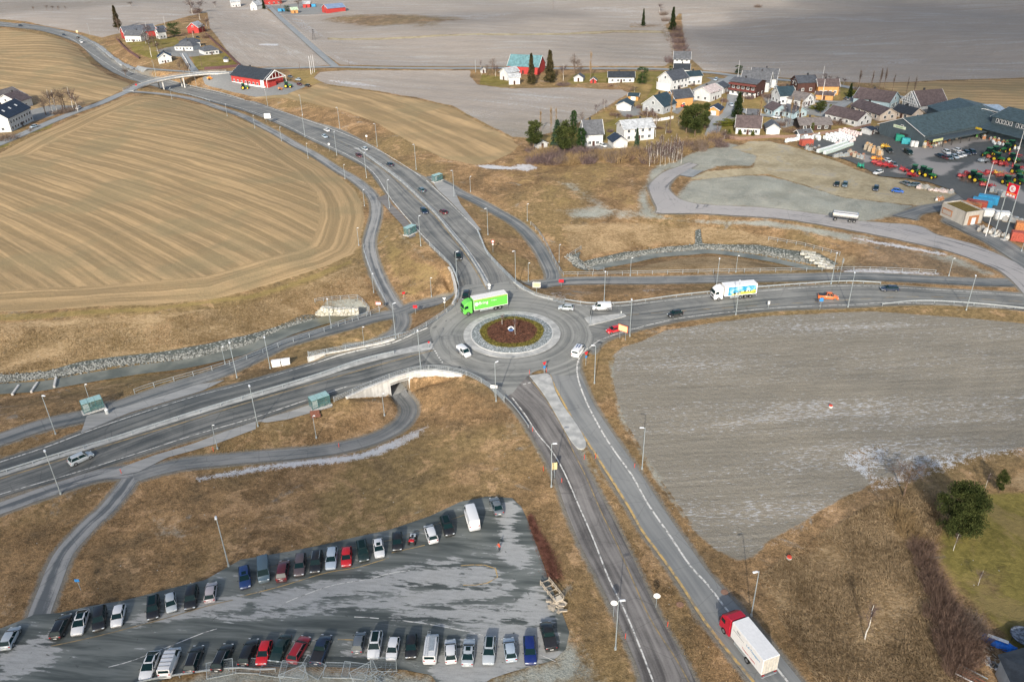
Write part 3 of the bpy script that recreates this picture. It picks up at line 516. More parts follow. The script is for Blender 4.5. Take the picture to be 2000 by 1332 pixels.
zone('snow', [(700,24),(850,30),(1020,24),(1150,10),(1280,22),(1270,30),(1100,20),(950,40),(720,52),(600,42)], 10, .4); zone('darksoil', [(640,35),(800,30),(900,40),(880,62),(700,58)], 22, .5); zone('darksoil', [(1150,50),(1290,50),(1310,120),(1200,125),(1120,90)], 20, .3)
zone('snow', [(1340,50),(1450,55),(1600,30),(1800,42),(2000,45),(2000,50),(1800,48),(1600,38),(1440,62)], 9, .4); zone('snow', [(1330,30),(1345,25),(1400,100),(1420,135),(1380,135),(1345,90)], 8, .35); zone('snow', [(1710,118),(1760,108),(1830,118),(1800,128),(1740,130),(1700,150),(1660,158),(1690,140)], 9, .4)
# verges
zone('reed', [(-300,660),(0,622),(150,614),(300,608),(430,600),(560,560),(640,530),(700,505),(712,540),(735,580),(700,590),(620,600),(600,620),(450,680),(250,705),(100,730),(0,738),(-300,760)], 3, .75)
zone('moss', [(-300,640),(0,612),(300,600),(480,575),(600,540),(690,505),(690,515),(620,545),(500,585),(300,610),(0,628)], 2, .8)
zone('moss', [(745,440),(790,480),(830,500),(870,520),(875,560),(850,575),(790,590),(765,560),(745,520),(740,480)], 3, .5); zone('gravel', [(770,440),(800,462),(815,480),(835,500),(860,512),(825,510),(800,490),(780,470)], 2, .5)
zone('gravel', [(620,500),(660,500),(640,530),(600,560)], 3, .0)
zone('rubble', [(-300,770),(0,748),(60,742),(120,737),(180,722),(270,708),(360,700),(440,685),(500,668),(560,648),(605,628),(640,620),(630,612),(590,615),(540,638),(480,655),(400,672),(330,685),(240,695),(160,705),(90,725),(0,733),(-300,750)], .8, 1)
zone('rubble', [(1112,500),(1135,490),(1130,505),(1150,520),(1180,515),(1230,503),(1281,493),(1345,488),(1383,485),(1434,489),(1500,497),(1551,508),(1620,522),(1640,515),(1600,495),(1540,488),(1480,478),(1380,476),(1300,482),(1220,492),(1160,505),(1140,510),(1150,530),(1120,520)], .9, 1)
zone('rubble', [(1358,450),(1368,447),(1372,478),(1358,480)], .8, 1)
zone('gravel', [(620,610),(640,585),(700,582),(720,600),(700,620),(650,625)], 1, .9)
zone('gravel', [(1033,740),(1050,745),(1145,870),(1150,890),(1190,950),(1160,925),(1125,890)], 1.2, .6); zone('gravel', [(1110,890),(1150,930),(1200,1030),(1260,1150),(1330,1290),(1310,1290),(1240,1140),(1180,1020)], 2, .5)
zone('gravel', [(985,790),(1010,815),(1030,850),(1010,870),(980,850),(975,820)], 3, .5); zone('gravel', [(1100,1230),(1150,1290),(1190,1340),(850,1345),(960,1320),(1085,1290)], 3, .8); zone('gravel', [(430,1303),(600,1304),(840,1316),(860,1345),(300,1345)], 1.5, .7)
zone('gravel', [(300,1015),(330,1030),(385,1028),(360,1050),(300,1055)], 3, .6); zone('gravel', [(0,1130),(30,1140),(60,1200),(0,1215)], 3, .5); zone('gravel', [(500,815),(560,805),(600,815),(590,850),(550,865),(500,850)], 3, .35)
zone('gravel', [(1230,690),(1245,700),(1290,760),(1270,750)], 1, .3); zone('gravel', [(1187,705),(1200,700),(1200,760),(1225,830),(1290,930),(1350,1020),(1330,1010),(1262,915),(1205,810)], 1, .65)
zone('gravel', [(1440,1100),(1600,1010),(1590,1040),(1530,1110),(1490,1130)], 4, .3)
zone('reed', [(1560,1080),(1700,980),(1830,940),(1850,1000),(1800,1080),(1830,1150),(1890,1230),(1900,1345),(1620,1345),(1560,1250),(1480,1150)], 5, .8)
zone('darksoil', [(1650,990),(1700,960),(1760,975),(1720,1020),(1660,1050)], 4, .3); zone('lawn', [(1860,1010),(1890,975),(1940,960),(2000,945),(2300,900),(2300,1450),(2000,1300),(1950,1240),(1900,1200),(1850,1150),(1815,1090),(1830,1040)], 3, .9); zone('reed', [(1940,950),(2000,920),(2300,870),(2300,930),(2000,960)], 3, .8)
zone('moss', [(1820,1100),(1960,1090),(2000,1100),(2000,1200),(1920,1190),(1840,1140)], 8, .55)
t = NT('ground'); p = t.pos(); A = t.sep(t.attr('z1')); B = t.sep(t.attr('z2')); Cc = t.sep(t.attr('z3')); rv = t.attr('rows', 'Vector')
AA = t.attr('z1', 'Alpha'); BA = t.attr('z2', 'Alpha'); CA = t.attr('z3', 'Alpha')
nb = t.noise(p, .018, 3, .55, .8); nm = t.noise(p, .11, 4, .65, .6); nf = t.noise(p, .9, 4, .7, .3); ng = t.noise(p, 4.5, 3, .7); nh = t.noise(t.scale(p, (1.0, 1.6, 1)), 2.0, 4, .75, 1.2)
def edge(w, amp=.55, lo=.38, hi=.62): return t.rng(t.m('ADD', w, t.m('MULTIPLY', t.m('SUBTRACT', t.m('ADD', t.m('MULTIPLY', nf, .5), t.m('MULTIPLY', nm, .5)), .5), amp*1.6)), lo, hi)
mx = lambda a, b, k: t.m('ADD', t.m('MULTIPLY', a, 1-k), t.m('MULTIPLY', b, k))
# rough dry grass
def grass_col(t, p):
    nb = t.noise(p, .018, 3, .55, .8); nm = t.noise(p, .11, 4, .65, .6); nf = t.noise(p, .9, 4, .7, .3); nh = t.noise(t.scale(p, (1.0, 1.6, 1)), 2.0, 4, .75, 1.2); g1 = t.noise(p, .06, 6, .72, .5); g2 = t.noise(p, .16, 6, .75, .3)
    f1 = t.rng(t.m('ADD', t.m('MULTIPLY', nm, .45), t.m('MULTIPLY', nh, .55)), .40, .60)
    col = t.mix(f1, (0.136, 0.089, 0.047), (0.337, 0.214, 0.107)); col = t.mix(t.rng(nb, .42, .6), col, t.mix(nf, (0.164, 0.119, 0.054), (0.294, 0.204, 0.099)))
    col = t.mix(t.m('MULTIPLY', t.rng(g1, .53, .64), .6), col, t.mix(nf, (0.359, 0.223, 0.114), (0.511, 0.343, 0.199))); col = t.mix(t.m('MULTIPLY', t.rng(g1, .46, .37), .5), col, t.mix(nf, (0.066, 0.050, 0.034), (0.185, 0.135, 0.075)))
    col = t.mix(t.m('MULTIPLY', t.rng(g2, .55, .66), .4), col, (0.115, 0.084, 0.050)); return t.mix(t.m('MULTIPLY', t.rng(g2, .44, .38), .55), col, (0.457, 0.298, 0.164))
col = grass_col(t, p)
col = t.mix(t.m('MULTIPLY', t.rng(t.noise(p, .06, 5, .72, 1.5), .6, .69), .7), col, t.mix(ng, (.17, .16, .13), (.30, .29, .26)))
col = t.mix(t.m('MULTIPLY', t.rng(ng, .62, .72), .45), col, (.44, .34, .2)); col = t.mix(t.m('MULTIPLY', t.rng(t.m('SUBTRACT', 1, ng), .6, .75), .5), col, (.065, .05, .028))
mlt = t.rng(t.m('ADD', t.m('MULTIPLY', ng, .5), t.m('MULTIPLY', nf, .5)), .36, .64, .62, 1.34)
vm = t.n('VectorMath', operation='SCALE'); t.lk(vm.inputs[0], col); t.lk(vm.inputs['Scale'], mlt); col = vm.outputs[0]
# straw stubble
s1 = t.noise(t.scale(rv, (.013, .26, 0)), 1, 3, .5, .25); s2 = t.noise(t.scale(rv, (.03, .95, 0)), 1, 2, .5); s3 = t.noise(p, .03, 3, .6)
rs = t.n('SeparateXYZ'); t.lk(rs.inputs[0], rv); ph = t.m('ADD', t.m('MULTIPLY', rs.outputs[1], 1.02), t.m('MULTIPLY', t.m('SUBTRACT', s1, .5), 7.0)); sw_ = t.m('ADD', .5, t.m('MULTIPLY', t.m('SINE', ph), .5))
sf = t.rng(t.m('ADD', t.m('ADD', t.m('MULTIPLY', sw_, .2), t.m('MULTIPLY', t.m('SINE', t.m('MULTIPLY', ph, 2.37)), .075)), t.m('ADD', t.m('MULTIPLY', s2, .5), t.m('MULTIPLY', t.noise(t.scale(rv, (.006, .05, 0)), 1, 3, .6), .5))), .44, .88); straw = t.mix(sf, (.235, .168, .088), (.485, .335, .178)); straw = t.mix(t.m('MULTIPLY', t.rng(s3, .5, .62), .55), straw, (.215, .18, .10)); straw = t.mix(.24, straw, t.mix(ng, (.12, .09, .04), (.6, .46, .28)))
col = t.mix(edge(A[0], .5), col, straw)
# ploughed soil with snow left in the furrows
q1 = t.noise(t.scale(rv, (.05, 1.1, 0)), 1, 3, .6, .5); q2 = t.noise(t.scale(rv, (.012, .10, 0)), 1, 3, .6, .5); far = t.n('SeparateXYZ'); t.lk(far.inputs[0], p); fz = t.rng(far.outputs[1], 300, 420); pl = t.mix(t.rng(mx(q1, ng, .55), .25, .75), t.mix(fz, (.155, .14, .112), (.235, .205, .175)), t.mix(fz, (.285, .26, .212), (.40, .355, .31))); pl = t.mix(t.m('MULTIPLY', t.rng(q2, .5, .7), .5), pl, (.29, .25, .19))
sn = t.rng(mx(mx(t.noise(t.scale(rv, (.7, 3.2, 0)), 1, 4, .75, .4), q2, .34), nb, .1), .535, .60); pl = t.mix(t.m('MULTIPLY', sn, .5), pl, (.60, .64, .69))
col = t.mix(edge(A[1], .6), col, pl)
lawn = t.mix(t.rng(mx(nm, nf, .5), .35, .65), (.115, .10, .028), (.245, .20, .06)); lawn = t.mix(t.m('MULTIPLY', t.rng(t.noise(p, .07, 5, .7, 1), .5, .6), .6), lawn, (.25, .185, .085)); col = t.mix(edge(A[2], .4), col, lawn)
grv = t.mix(t.rng(mx(nm, ng, .6), .35, .65), (.20, .215, .19), (.37, .39, .35)); col = t.mix(t.m('MULTIPLY', edge(AA, .9, .3, .7), .85), col, grv)
sand = t.mix(t.rng(mx(nm, nf, .4), .35, .68), (.28, .235, .15), (.46, .40, .275)); sand = t.mix(t.m('MULTIPLY', t.rng(nm, .56, .66), .6), sand, (.27, .26, .23)); col = t.mix(edge(B[1], .35), col, sand)
yd = t.mix(nf, (.15, .16, .16), (.3, .3, .29)); col = t.mix(edge(B[2], .4), col, yd)
rub = t.vor(p, 1.5); rubc = t.sep(t.vor(p, 1.5, out=1)); rb = t.mix(t.rng(rub, .2, .55), t.mix(rubc[0], (.15, .165, .155), (.36, .375, .35)), (.09, .1, .09)); col = t.mix(edge(BA, .4), col, rb)
ms = t.mix(t.rng(mx(nm, nh, .5), .38, .62), (.17, .135, .048), (.34, .25, .1)); col = t.mix(t.m('MULTIPLY', edge(Cc[0], .5), .75), col, ms)
re = t.mix(t.rng(mx(t.noise(t.scale(p, (.6, 1.5, 1)), 1.1, 4, .75, 2.0), nm, .35), .38, .62), (.15, .098, .045), (.45, .33, .19)); col = t.mix(t.m('MULTIPLY', edge(Cc[1], .5), .85), col, re)
col = t.mix(t.m('MULTIPLY', Cc[2], .8), col, t.mix(nf, (.085, .078, .066), (.15, .14, .12)))
snow = t.rng(t.m('ADD', B[0], t.m('MULTIPLY', t.m('SUBTRACT', t.m('ADD', t.m('MULTIPLY', nf, .45), t.m('MULTIPLY', ng, .55)), .5), 2.4)), .42, .62); col = t.mix(t.m('MULTIPLY', snow, .68), col, (.60, .64, .69))
# gravel shoulder
col = t.mix(t.m('MULTIPLY', t.rng(t.m('ADD', CA, t.m('MULTIPLY', t.m('SUBTRACT', nf, .5), .7)), .45, .85), .85), col, t.mix(ng, (.12, .12, .105), (.25, .245, .22)))
# scattered pale stones
vs = t.vor(p, .45); st = t.m('LESS_THAN', vs, .045); col = t.mix(t.m('MULTIPLY', st, t.m('SUBTRACT', .8, t.m('ADD', A[0], A[1]))), col, (.5, .5, .47))
t.bump(t.m('ADD', t.m('MULTIPLY', nf, .6), t.m('ADD', t.m('MULTIPLY', ng, .25), t.m('MULTIPLY', t.m('MULTIPLY', A[1], q1), .22))), .8, .45)
GROUND = t.done(col, .95, .1)
idx = np.arange(gx.size).reshape(Xg.shape); F = np.stack([idx[:-1, :-1], idx[:-1, 1:], idx[1:, 1:], idx[1:, :-1]], -1).reshape(-1, 4)
me = npmesh('ground', np.stack([gx, gy, gz], -1), F, GROUND)
sel = lambda k: ZW[TY.index(k)]
fattr(me, 'z1', np.stack([sel('straw'), sel('plough'), sel('lawn'), sel('gravel')], -1)); fattr(me, 'z2', np.stack([sel('snow'), sel('sand'), sel('yard'), sel('rubble')], -1))
fattr(me, 'z3', np.stack([sel('moss'), sel('reed'), sel('darksoil'), SHW], -1)); fattr(me, 'rows', ROWS)
ground = tag(link('ground', me), kind='structure')
del ZW
# streams
t = NT('stream_water'); w = t.noise(t.pos(), 1.2, 3); t.bump(w, .3, .05); WATER = t.done(t.mix(t.rng(t.noise(t.pos(), .2, 3), .35, .65), (.10, .105, .08), (.19, .19, .15)), .3, .3)
cribbon('stream', S1, 4.6, WATER, .32, 2, zfun=None, lower=False); cribbon('stream', S2, 3.2, WATER, .28, 2, lower=False)
def ground_z(x, y): return float(hgt(x, y))
# ================================================================= VEHICLES
def carpaint(name, col, rough=.28):
    if name in _mc: return _mc[name]
    t = NT(name); n = t.noise(t.obj(), 1.3, 4, .6); low = t.n('SeparateXYZ'); t.lk(low.inputs[0], t.obj())
    dirt = t.m('MULTIPLY', t.rng(n, .35, .7), t.rng(low.outputs[2], 1.0, .3)); t.b.inputs['Coat Weight'].default_value = .22; t.b.inputs['Coat Roughness'].default_value = .1
    _mc[name] = t.done(t.mix(t.m('MULTIPLY', dirt, .35), col, (.2, .19, .17)), t.m('ADD', rough, t.m('MULTIPLY', dirt, .4)), .5); return _mc[name]
PC = dict(white=(.63, .64, .65), silver=(.38, .42, .45), ltblue=(.36, .43, .5), grey=(.12, .14, .16), black=(.012, .013, .015), red=(.5, .012, .02), dkred=(.28, .012, .02), maroon=(.09, .015, .022), navy=(.01, .022, .05), blue=(.01, .035, .13),
          green=(.012, .028, .026), brown=(.09, .07, .075), slate=(.07, .11, .14), darkblue=(.006, .02, .13), pink=(.4, .36, .37), orange=(.65, .14, .03), brightblue=(.02, .12, .5))
PMET = {k: carpaint('car_paint_'+k, v) for k, v in PC.items()}
t = NT('car_glass'); GLASS = t.done((.006, .02, .022), .2, .18)
TYRE = plain('tyre_rubber', (.018, .018, .018), .85, .2); RIM = plain('wheel_rim', (.35, .36, .37), .35, .5, .7); TRIM = plain('black_trim', (.025, .025, .028), .5)
LAMPG = plain('headlight_lens', (.6, .65, .68), .1, .8); TAIL = plain('tail_light_lens', (.32, .01, .012), .2, .6); PLATE = plain('number_plate', (.7, .7, .68), .5); METAL = plain('galvanised_steel', (.42, .46, .48), .45, .5, .5)
DMET = plain('dark_metal', (.05, .05, .055), .5, .4, .3); CHASSIS = plain('chassis', (.03, .03, .032), .7)
KIND = {  # length, width, height, belt, [x windscreen base, roof front, roof rear, rear base] as fraction from the nose, tail style
 'hatch': (4.1, 1.78, 1.47, .95, .25, .42, .86, .97, 0), 'small': (3.75, 1.68, 1.5, .96, .22, .38, .86, .97, 0), 'sedan': (4.65, 1.82, 1.44, .95, .27, .43, .72, .87, 1), 'estate': (4.75, 1.84, 1.48, .96, .26, .42, .89, .97, 0),
 'suv': (4.6, 1.88, 1.68, 1.06, .25, .39, .88, .97, 0), 'mpv': (4.4, 1.84, 1.62, 1.02, .19, .38, .90, .98, 0), 'sleek': (4.75, 1.88, 1.45, .94, .24, .44, .74, .95, 1), 'van': (5.0, 1.96, 1.95, 1.15, .15, .28, .965, .99, 0), 'bigvan': (5.9, 2.05, 2.55, 1.3, .13, .25, .985, .995, 0), 'smallvan': (4.4, 1.82, 1.84, 1.08, .18, .32, .965, .99, 0), 'pickup': (5.3, 1.9, 1.8, 1.08, .25, .37, .58, .63, 2)}
_cm = {}
def car_meshes(kind):
    if kind in _cm: return _cm[kind]
    L, Wd, H, B, a0, a1, a2, a3, tail = KIND[kind]; hw = Wd/2; X = lambda f: L/2-f*L
    van = kind in ('van', 'bigvan', 'smallvan'); b = MB(); n0 = .62 if not van else .75
    st = [(0, n0-.12, .78), (.012, n0, .86), (.05, n0+.1, .95), (.14, B-.12, .99), (a0, B-.01, 1), (a1, B, 1), (a2, B, 1)]
    if tail == 0: st += [(.955, B, .98), (.985, B-.06, .94), (1, B-.3, .88)]
    elif tail == 1: st += [(a3-.02, B, .99), (.965, B-.0, .95), (.99, B-.08, .9), (1, B-.3, .84)]
    else: st += [(.99, B, 1), (1, B-.2, .97)]
    rg = []
    for f, zt, w in st:
        y = hw*w; z0 = .25; r = [(-y*.93, z0), (-y, .42), (-y, zt-.22), (-y*.965, zt-.06), (-y*.87, zt), (0, zt+.02), (y*.87, zt), (y*.965, zt-.06), (y, zt-.22), (y, .42), (y*.93, z0)]
        rg.append([(X(f), yy, zz) for yy, zz in r])
    V = [v for r in rg for v in r]; n = 11; F = []
    for i in range(len(rg)-1):
        for j in range(n-1): F.append((i*n+j, i*n+j+1, (i+1)*n+j+1, (i+1)*n+j))
    F.append(tuple(range(n-1, -1, -1))); F.append(tuple(range((len(rg)-1)*n, len(rg)*n)))
    b.add(V, F, None)
    # roof and pillars
    wb, wt = hw*.93, hw*.74 if not van else hw*.86; zr = H-.05
    roof = []
    for f, zz, q in ((a1-.012, H-.07, 1), (a1+.04, H-.015, 1), ((a1+a2)/2, H, 1.0), (a2-.05, H-.03, 1), (a2+.012, H-.09, .97)):
        roof.append([(X(f), -wt*q*1.02, zz-.06), (X(f), -wt*q*.85, zz), (X(f), 0, zz+.02), (X(f), wt*q*.85, zz), (X(f), wt*q*1.02, zz-.06)])
    V = [v for r in roof for v in r]; F = [(i*5+j, i*5+j+1, i*5+j+6, i*5+j+5) for i in range(4) for j in range(4)]; b.add(V, F, None)
    def q3(f, z, w): return Vector((X(f), w, z))
    def pil(fb, ft, sy, w=.07): b.tube(q3(fb, B-.03, sy*wb), q3(ft, zr-.02, sy*wt), w/2, w/2, 4, None)
    for sy in (-1, 1): pil(a0, a1, sy, .08); pil((a0+a2)/2*1.02, (a1+a2)/2*1.02, sy, .09); pil(a3, a2, sy, .12)
    def panel(pts, th=.03):
        p = [Vector(q) for q in pts]; nn = (p[1]-p[0]).cross(p[2]-p[0]).normalized()*th; return p, [q+nn for q in p]
    if van:   # closed cargo sides
        fm = a1+.16 if kind != 'smallvan' else a1+.24
        for sy in (-1, 1):
            vs = [q3(fm, B-.02, sy*hw*.995), q3(a3, B-.02, sy*hw*.97), q3(a2, zr+.01, sy*wt*1.01), q3(fm, zr+.01, sy*wt*1.01)]; b.add(vs, [(0, 1, 2, 3)], None)
        b.add([q3(a3, B-.02, -hw*.97), q3(a3, B-.02, hw*.97), q3(a2, zr+.01, wt), q3(a2, zr+.01, -wt)], [(0, 1, 2, 3)], None)
    else: fm = a3
    body = b.mesh(kind+'_body', True)
    def quad(name, pts, m, off=0):
        q = MB(); p = [Vector(x) for x in pts]; c = sum(p, Vector())/len(p); nn = (p[1]-p[0]).cross(p[2]-p[0]).normalized()
        if nn.dot(c-Vector((0, 0, .9))) < 0: nn = -nn
        q.add([x+nn*off for x in p]+[x+nn*(off-.04) for x in p], [(0, 1, 2, 3), (7, 6, 5, 4), (0, 4, 5, 1), (1, 5, 6, 2), (2, 6, 7, 3), (3, 7, 4, 0)], m); return q.mesh(name)
    P = [('body', body, (0, 0, 0))]
    P.append(('windscreen', quad('windscreen', [q3(a0, B, -wb), q3(a0, B, wb), q3(a1, zr, wt), q3(a1, zr, -wt)], GLASS), (0, 0, 0)))
    if not van or kind == 'smallvan': P.append(('rear_window', quad('rear_window', [q3(a3, B+.03, -wb*.92), q3(a3, B+.03, wb*.92), q3(a2, zr, wt*.95), q3(a2, zr, -wt*.95)], GLASS, .03 if van else 0), (0, 0, 0)))
    elif kind == 'van': P.append(('rear_window', quad('rear_window', [q3(a3-.001, B+.15, -wb*.8), q3(a3-.001, B+.15, wb*.8), q3(a2, zr-.2, wt*.85), q3(a2, zr-.2, -wt*.85)], GLASS, .03), (0, 0, 0)))
    for sy in (-1, 1):
        ff = fm if van else a3; ft = fm if van else a2
        P.append(('side_window', quad('side_window', [q3(a0, B, sy*wb), q3(ff, B, sy*wb), q3(ft, zr, sy*wt), q3(a1, zr, sy*wt)], GLASS), (0, 0, 0)))
    wx = (X(.19), X(.81)) if kind != 'bigvan' else (X(.15), X(.76)); wm = MB(); R = .33 if kind not in ('suv', 'pickup', 'bigvan', 'van') else .37
    wm.tube((0, -.11, 0), (0, .11, 0), R, R, 16, TYRE); wmm = wm.mesh('wheel'); rm = MB(); rm.tube((0, -.118, 0), (0, .118, 0), R*.62, R*.62, 10, RIM); rmm = rm.mesh('rim')
    hd = MB(); hd.box((0, 0, 0), (.14, .34, .13), LAMPG); hd = hd.mesh('headlight', bevel=.03); tl = MB(); tl.box((0, 0, 0), (.1, .26, .2), TAIL); tl = tl.mesh('tail_light', bevel=.03)
    mr = MB(); mr.box((0, 0, 0), (.12, .2, .14), TRIM); mr = mr.mesh('wing_mirror', bevel=.03); pl = MB(); pl.box((0, 0, 0), (.02, .5, .11), PLATE); pl = pl.mesh('number_plate')
    for x in wx:
        for sy in (-1, 1): P.append(('wheel', wmm, (x, sy*(hw-.1), R), rmm))
    for sy in (-1, 1):
        P.append(('headlight', hd, (X(.022), sy*hw*.68, n0+.0))); P.append(('tail_light', tl, (X(.99), sy*hw*.76, B-.2))); P.append(('wing_mirror', mr, (X(a0+.05), sy*(hw+.1), B+.06)))
    P.append(('number_plate', pl, (X(1.0)-.01, 0, B-.42)))
    if tail == 2:
        q = MB(); q.box((X(.81), 0, B+.025), (L*.35, hw*1.7, .06), TRIM); P.append(('bed_cover', q.mesh('bed_cover', bevel=.02), (0, 0, 0)))
    _cm[kind] = P; return P
def make_car(kind, color, label, front, rear=None, cat='car', group=None, opts='', small=False, name=None):
    """front, rear: photo points of the two ends at the ground"""
    P = car_meshes(kind); L, Wd, H, B, a0, a1, a2, a3, tl = KIND[kind]; f = GP([front])[0]; r = GP([rear])[0]
    c = (f+r)/2; d = f-r; g = G1((front[0]+rear[0])/2, (front[1]+rear[1])/2); z = g.z; q = PX((front[0]+rear[0])/2, (front[1]+rear[1])/2, z+H*.42)
    nm = name or {'van': 'van', 'bigvan': 'van', 'smallvan': 'van', 'pickup': 'pickup_truck'}.get(kind, 'car' if 'parked' not in (group or '') else 'parked_car')
    root = empty(nm, (q[0], q[1], ground_z(q[0], q[1])+.09), math.atan2(d[1], d[0]), label, cat, group); root.scale = (.94, .93, .95)
    for p in P:
        o = link(p[0], p[1], root); o.location = p[2]
        if p[0] == 'body':
            if not len(o.data.materials): o.data.materials.append(PMET['white'])
            o.material_slots[0].link = 'OBJECT'; o.material_slots[0].material = PMET[color]
        if len(p) > 3: k = link('rim', p[3], o)
    X = lambda f: L/2-f*L; wt = Wd/2*.7
    if 'G' in opts: q = MB(); q.box(((X(a1)+X(a2))/2-.02, 0, H+.012), ((a2-a1)*L*.82, wt*1.5, .03), GLASS); q.build('glass_roof', root, bevel=.01)
    if 'S' in opts: q = MB(); q.box((X(a1+.1), 0, H+.012), (.7, wt*1.1, .03), GLASS); q.build('sunroof', root)
    if 'R' in opts:
        for sy in (-1, 1): q = MB(); q.tube((X(a1+.04), sy*wt*.95, H+.02), (X(a2-.03), sy*wt*.95, H+.0), .025, n=5, m=METAL); q.build('roof_rail', root)
    if 'B' in opts:
        for i in range(5): q = MB(); x = X(a1+.03+i*(a2-a1)/5.0); q.tube((x, -Wd*.42, H+.05), (x, Wd*.42, H+.05), .03, n=5, m=DMET); q.build('roof_bar', root)
    if 'T' in opts:   # box on the roof
        q = MB(); q.box((X(.6), 0, H+.18), (1.9, .75, .3), PMET['black'], taper=.85); q.build('roof_box', root, bevel=.06)
    if 'L' in opts:
        q = MB()
        for sy in (.2, .6): q.tube((X(.12), sy, H+.12), (X(1.02), sy, H+.12), .025, n=5, m=METAL)
        for i in range(13): x = X(.13+i*.072); q.tube((x, .2, H+.12), (x, .6, H+.12), .018, n=4, m=METAL)
        q.build('roof_ladder', root); q = MB(); q.box((X(.55), -.25, H+.06), (2.6, .7, .06), METAL); q.build('roof_rack', root)
    if 'V' in opts:   # blue decals
        for s in (-.3, .3): q = MB(); q.box((X(.5), s, H+.022), (1.5, .28, .02), PMET['blue']); q.build('roof_stripe', root)
    return root
GP_ = 'cars parked in the bay row below the embankment'; GB_ = 'cars parked in the bay row along the mesh fences'
ROWA = [('hatch','silver',(32,1222),(8,1268),'silver hatchback cut off at the left edge of the parking lot','') ,('estate','black',(130,1200),(108,1245),'black estate leftmost of the upper bay row with its tail to the aisle','R'),
 ('sleek','white',(148,1242),(166,1188),'white car with full black glass roof at the left end of the upper bay row','G'),('suv','black',(192,1229),(196,1186),'black car between two white cars near the footpath mouth',''),('hatch','white',(226,1225),(236,1180),'white hatchback without sunroof left of the long empty bay gap',''),
 ('suv','black',(298,1210),(300,1163),'black SUV with panoramic roof just right of the empty bay gap','G'),('small','silver',(336,1197),(332,1157),'small pale silver hatchback between two black SUVs in the upper bay row',''),('suv','black',(370,1189),(377,1144),'black SUV between the pale silver hatchback and the pinkish hatchback',''),
 ('hatch','pink',(415,1136),(409,1176),'pinkish silver hatchback parked nose to the bank below the tall lamp',''),('estate','blue',(480,1152),(476,1103),'dark blue estate at the left end of the eight close-parked cars','S'),('van','slate',(516,1141),(513,1084),'slate blue minivan with long ribbed roof in the upper row',''),
 ('suv','maroon',(556,1091),(549,1135),'maroon SUV parked tail towards the aisle right of the slate minivan',''),('estate','brown',(583,1128),(589,1078),'greyish brown estate right of the maroon SUV','' ),('suv','black',(614,1120),(621,1074),'black SUV left of the pale blue silver estate','R'),
 ('estate','ltblue',(645,1115),(650,1066),'pale blue silver estate directly left of the bright red car',''),('hatch','red',(676,1112),(678,1063),'bright red hatchback in the upper bay row, the only red one there',''),('suv','green',(712,1099),(705,1053),'black green SUV directly right of the bright red hatchback','G'),
 ('hatch','white',(743,1093),(737,1049),'white hatchback with dark sunroof in the upper bay row','S'),('hatch','black',(776,1078),(776,1038),'black hatchback left of the small red and grey quad',''),('mpv','white',(834,1020),(849,1063),'white people carrier with dark rear window right of the quad',''),
 ('suv','black',(881,1048),(866,1006),'black SUV parked between the white people carrier and the tall white van','G'),('bigvan','white',(914,984),(928,1031),'tall long white van near the top corner of the lot',''),('sedan','grey',(963,971),(976,1004),'dark grey saloon alone in the top corner of the lot','')]
ROWB = [('sleek','white',(282,1326),(303,1272),'white saloon with black glass roof at the left end of the lower row','G'),('van','white',(343,1261),(320,1321),'white van with dark bars across its roof and a blue patch','B'),('estate','black',(388,1262),(370,1311),'black estate with rails right of the barred white van','R'),
 ('estate','black',(445,1259),(424,1306),'black estate with rails, third dark tail from the left','R'),('estate','black',(497,1244),(474,1301),'black estate with red tail lamps left of the red hatchback',''),('hatch','red',(509,1298),(523,1251),'red hatchback, left one of the two red cars in the lower row',''),
 ('sedan','green',(535,1291),(560,1242),'dark green saloon between the two red cars',''),('estate','dkred',(599,1240),(569,1294),'dark red estate with rails right of the dark green saloon','R'),('pickup','navy',(638,1240),(617,1293),'dark navy pickup beside the wide empty bay of the lower row',''),
 ('small','grey',(706,1231),(696,1277),'small dark grey hatchback left of the big white SUV',''),('suv','white',(727,1292),(738,1226),'large white SUV with black panoramic roof in the lower row','GR'),('small','white',(762,1293),(773,1240),'small all-white hatchback between the large white SUV and the black hatchback',''),
 ('hatch','black',(802,1288),(805,1236),'black hatchback left of the white ladder van',''),('van','white',(846,1234),(838,1295),'white van carrying a ladder on its roof rack','L'),('hatch','white',(879,1246),(881,1296),'white hatchback directly right of the ladder van',''),
 ('sedan','silver',(918,1242),(912,1304),'silver saloon with square sunroof parked tail out','S'),('estate','silver',(953,1300),(958,1240),'silver estate with long black glass roof and rails','GR'),('hatch','ltblue',(992,1240),(1000,1295),'pale blue silver hatchback left of the dark blue car',''),
 ('estate','darkblue',(1037,1298),(1033,1241),'deep blue estate near the right end of the lower row',''),('pickup','black',(1064,1211),(1078,1268),'black pickup with white tailgate at the right end of the lower row','')]
for k, c, f, r, l, o in ROWA: make_car(k, c, l, f, r, 'van' if k in ('bigvan',) else 'car', GP_, o)
for k, c, f, r, l, o in ROWB: make_car(k, c, l, f, r, 'van' if 'van' in l.split(' with')[0] else 'car', GB_, o)
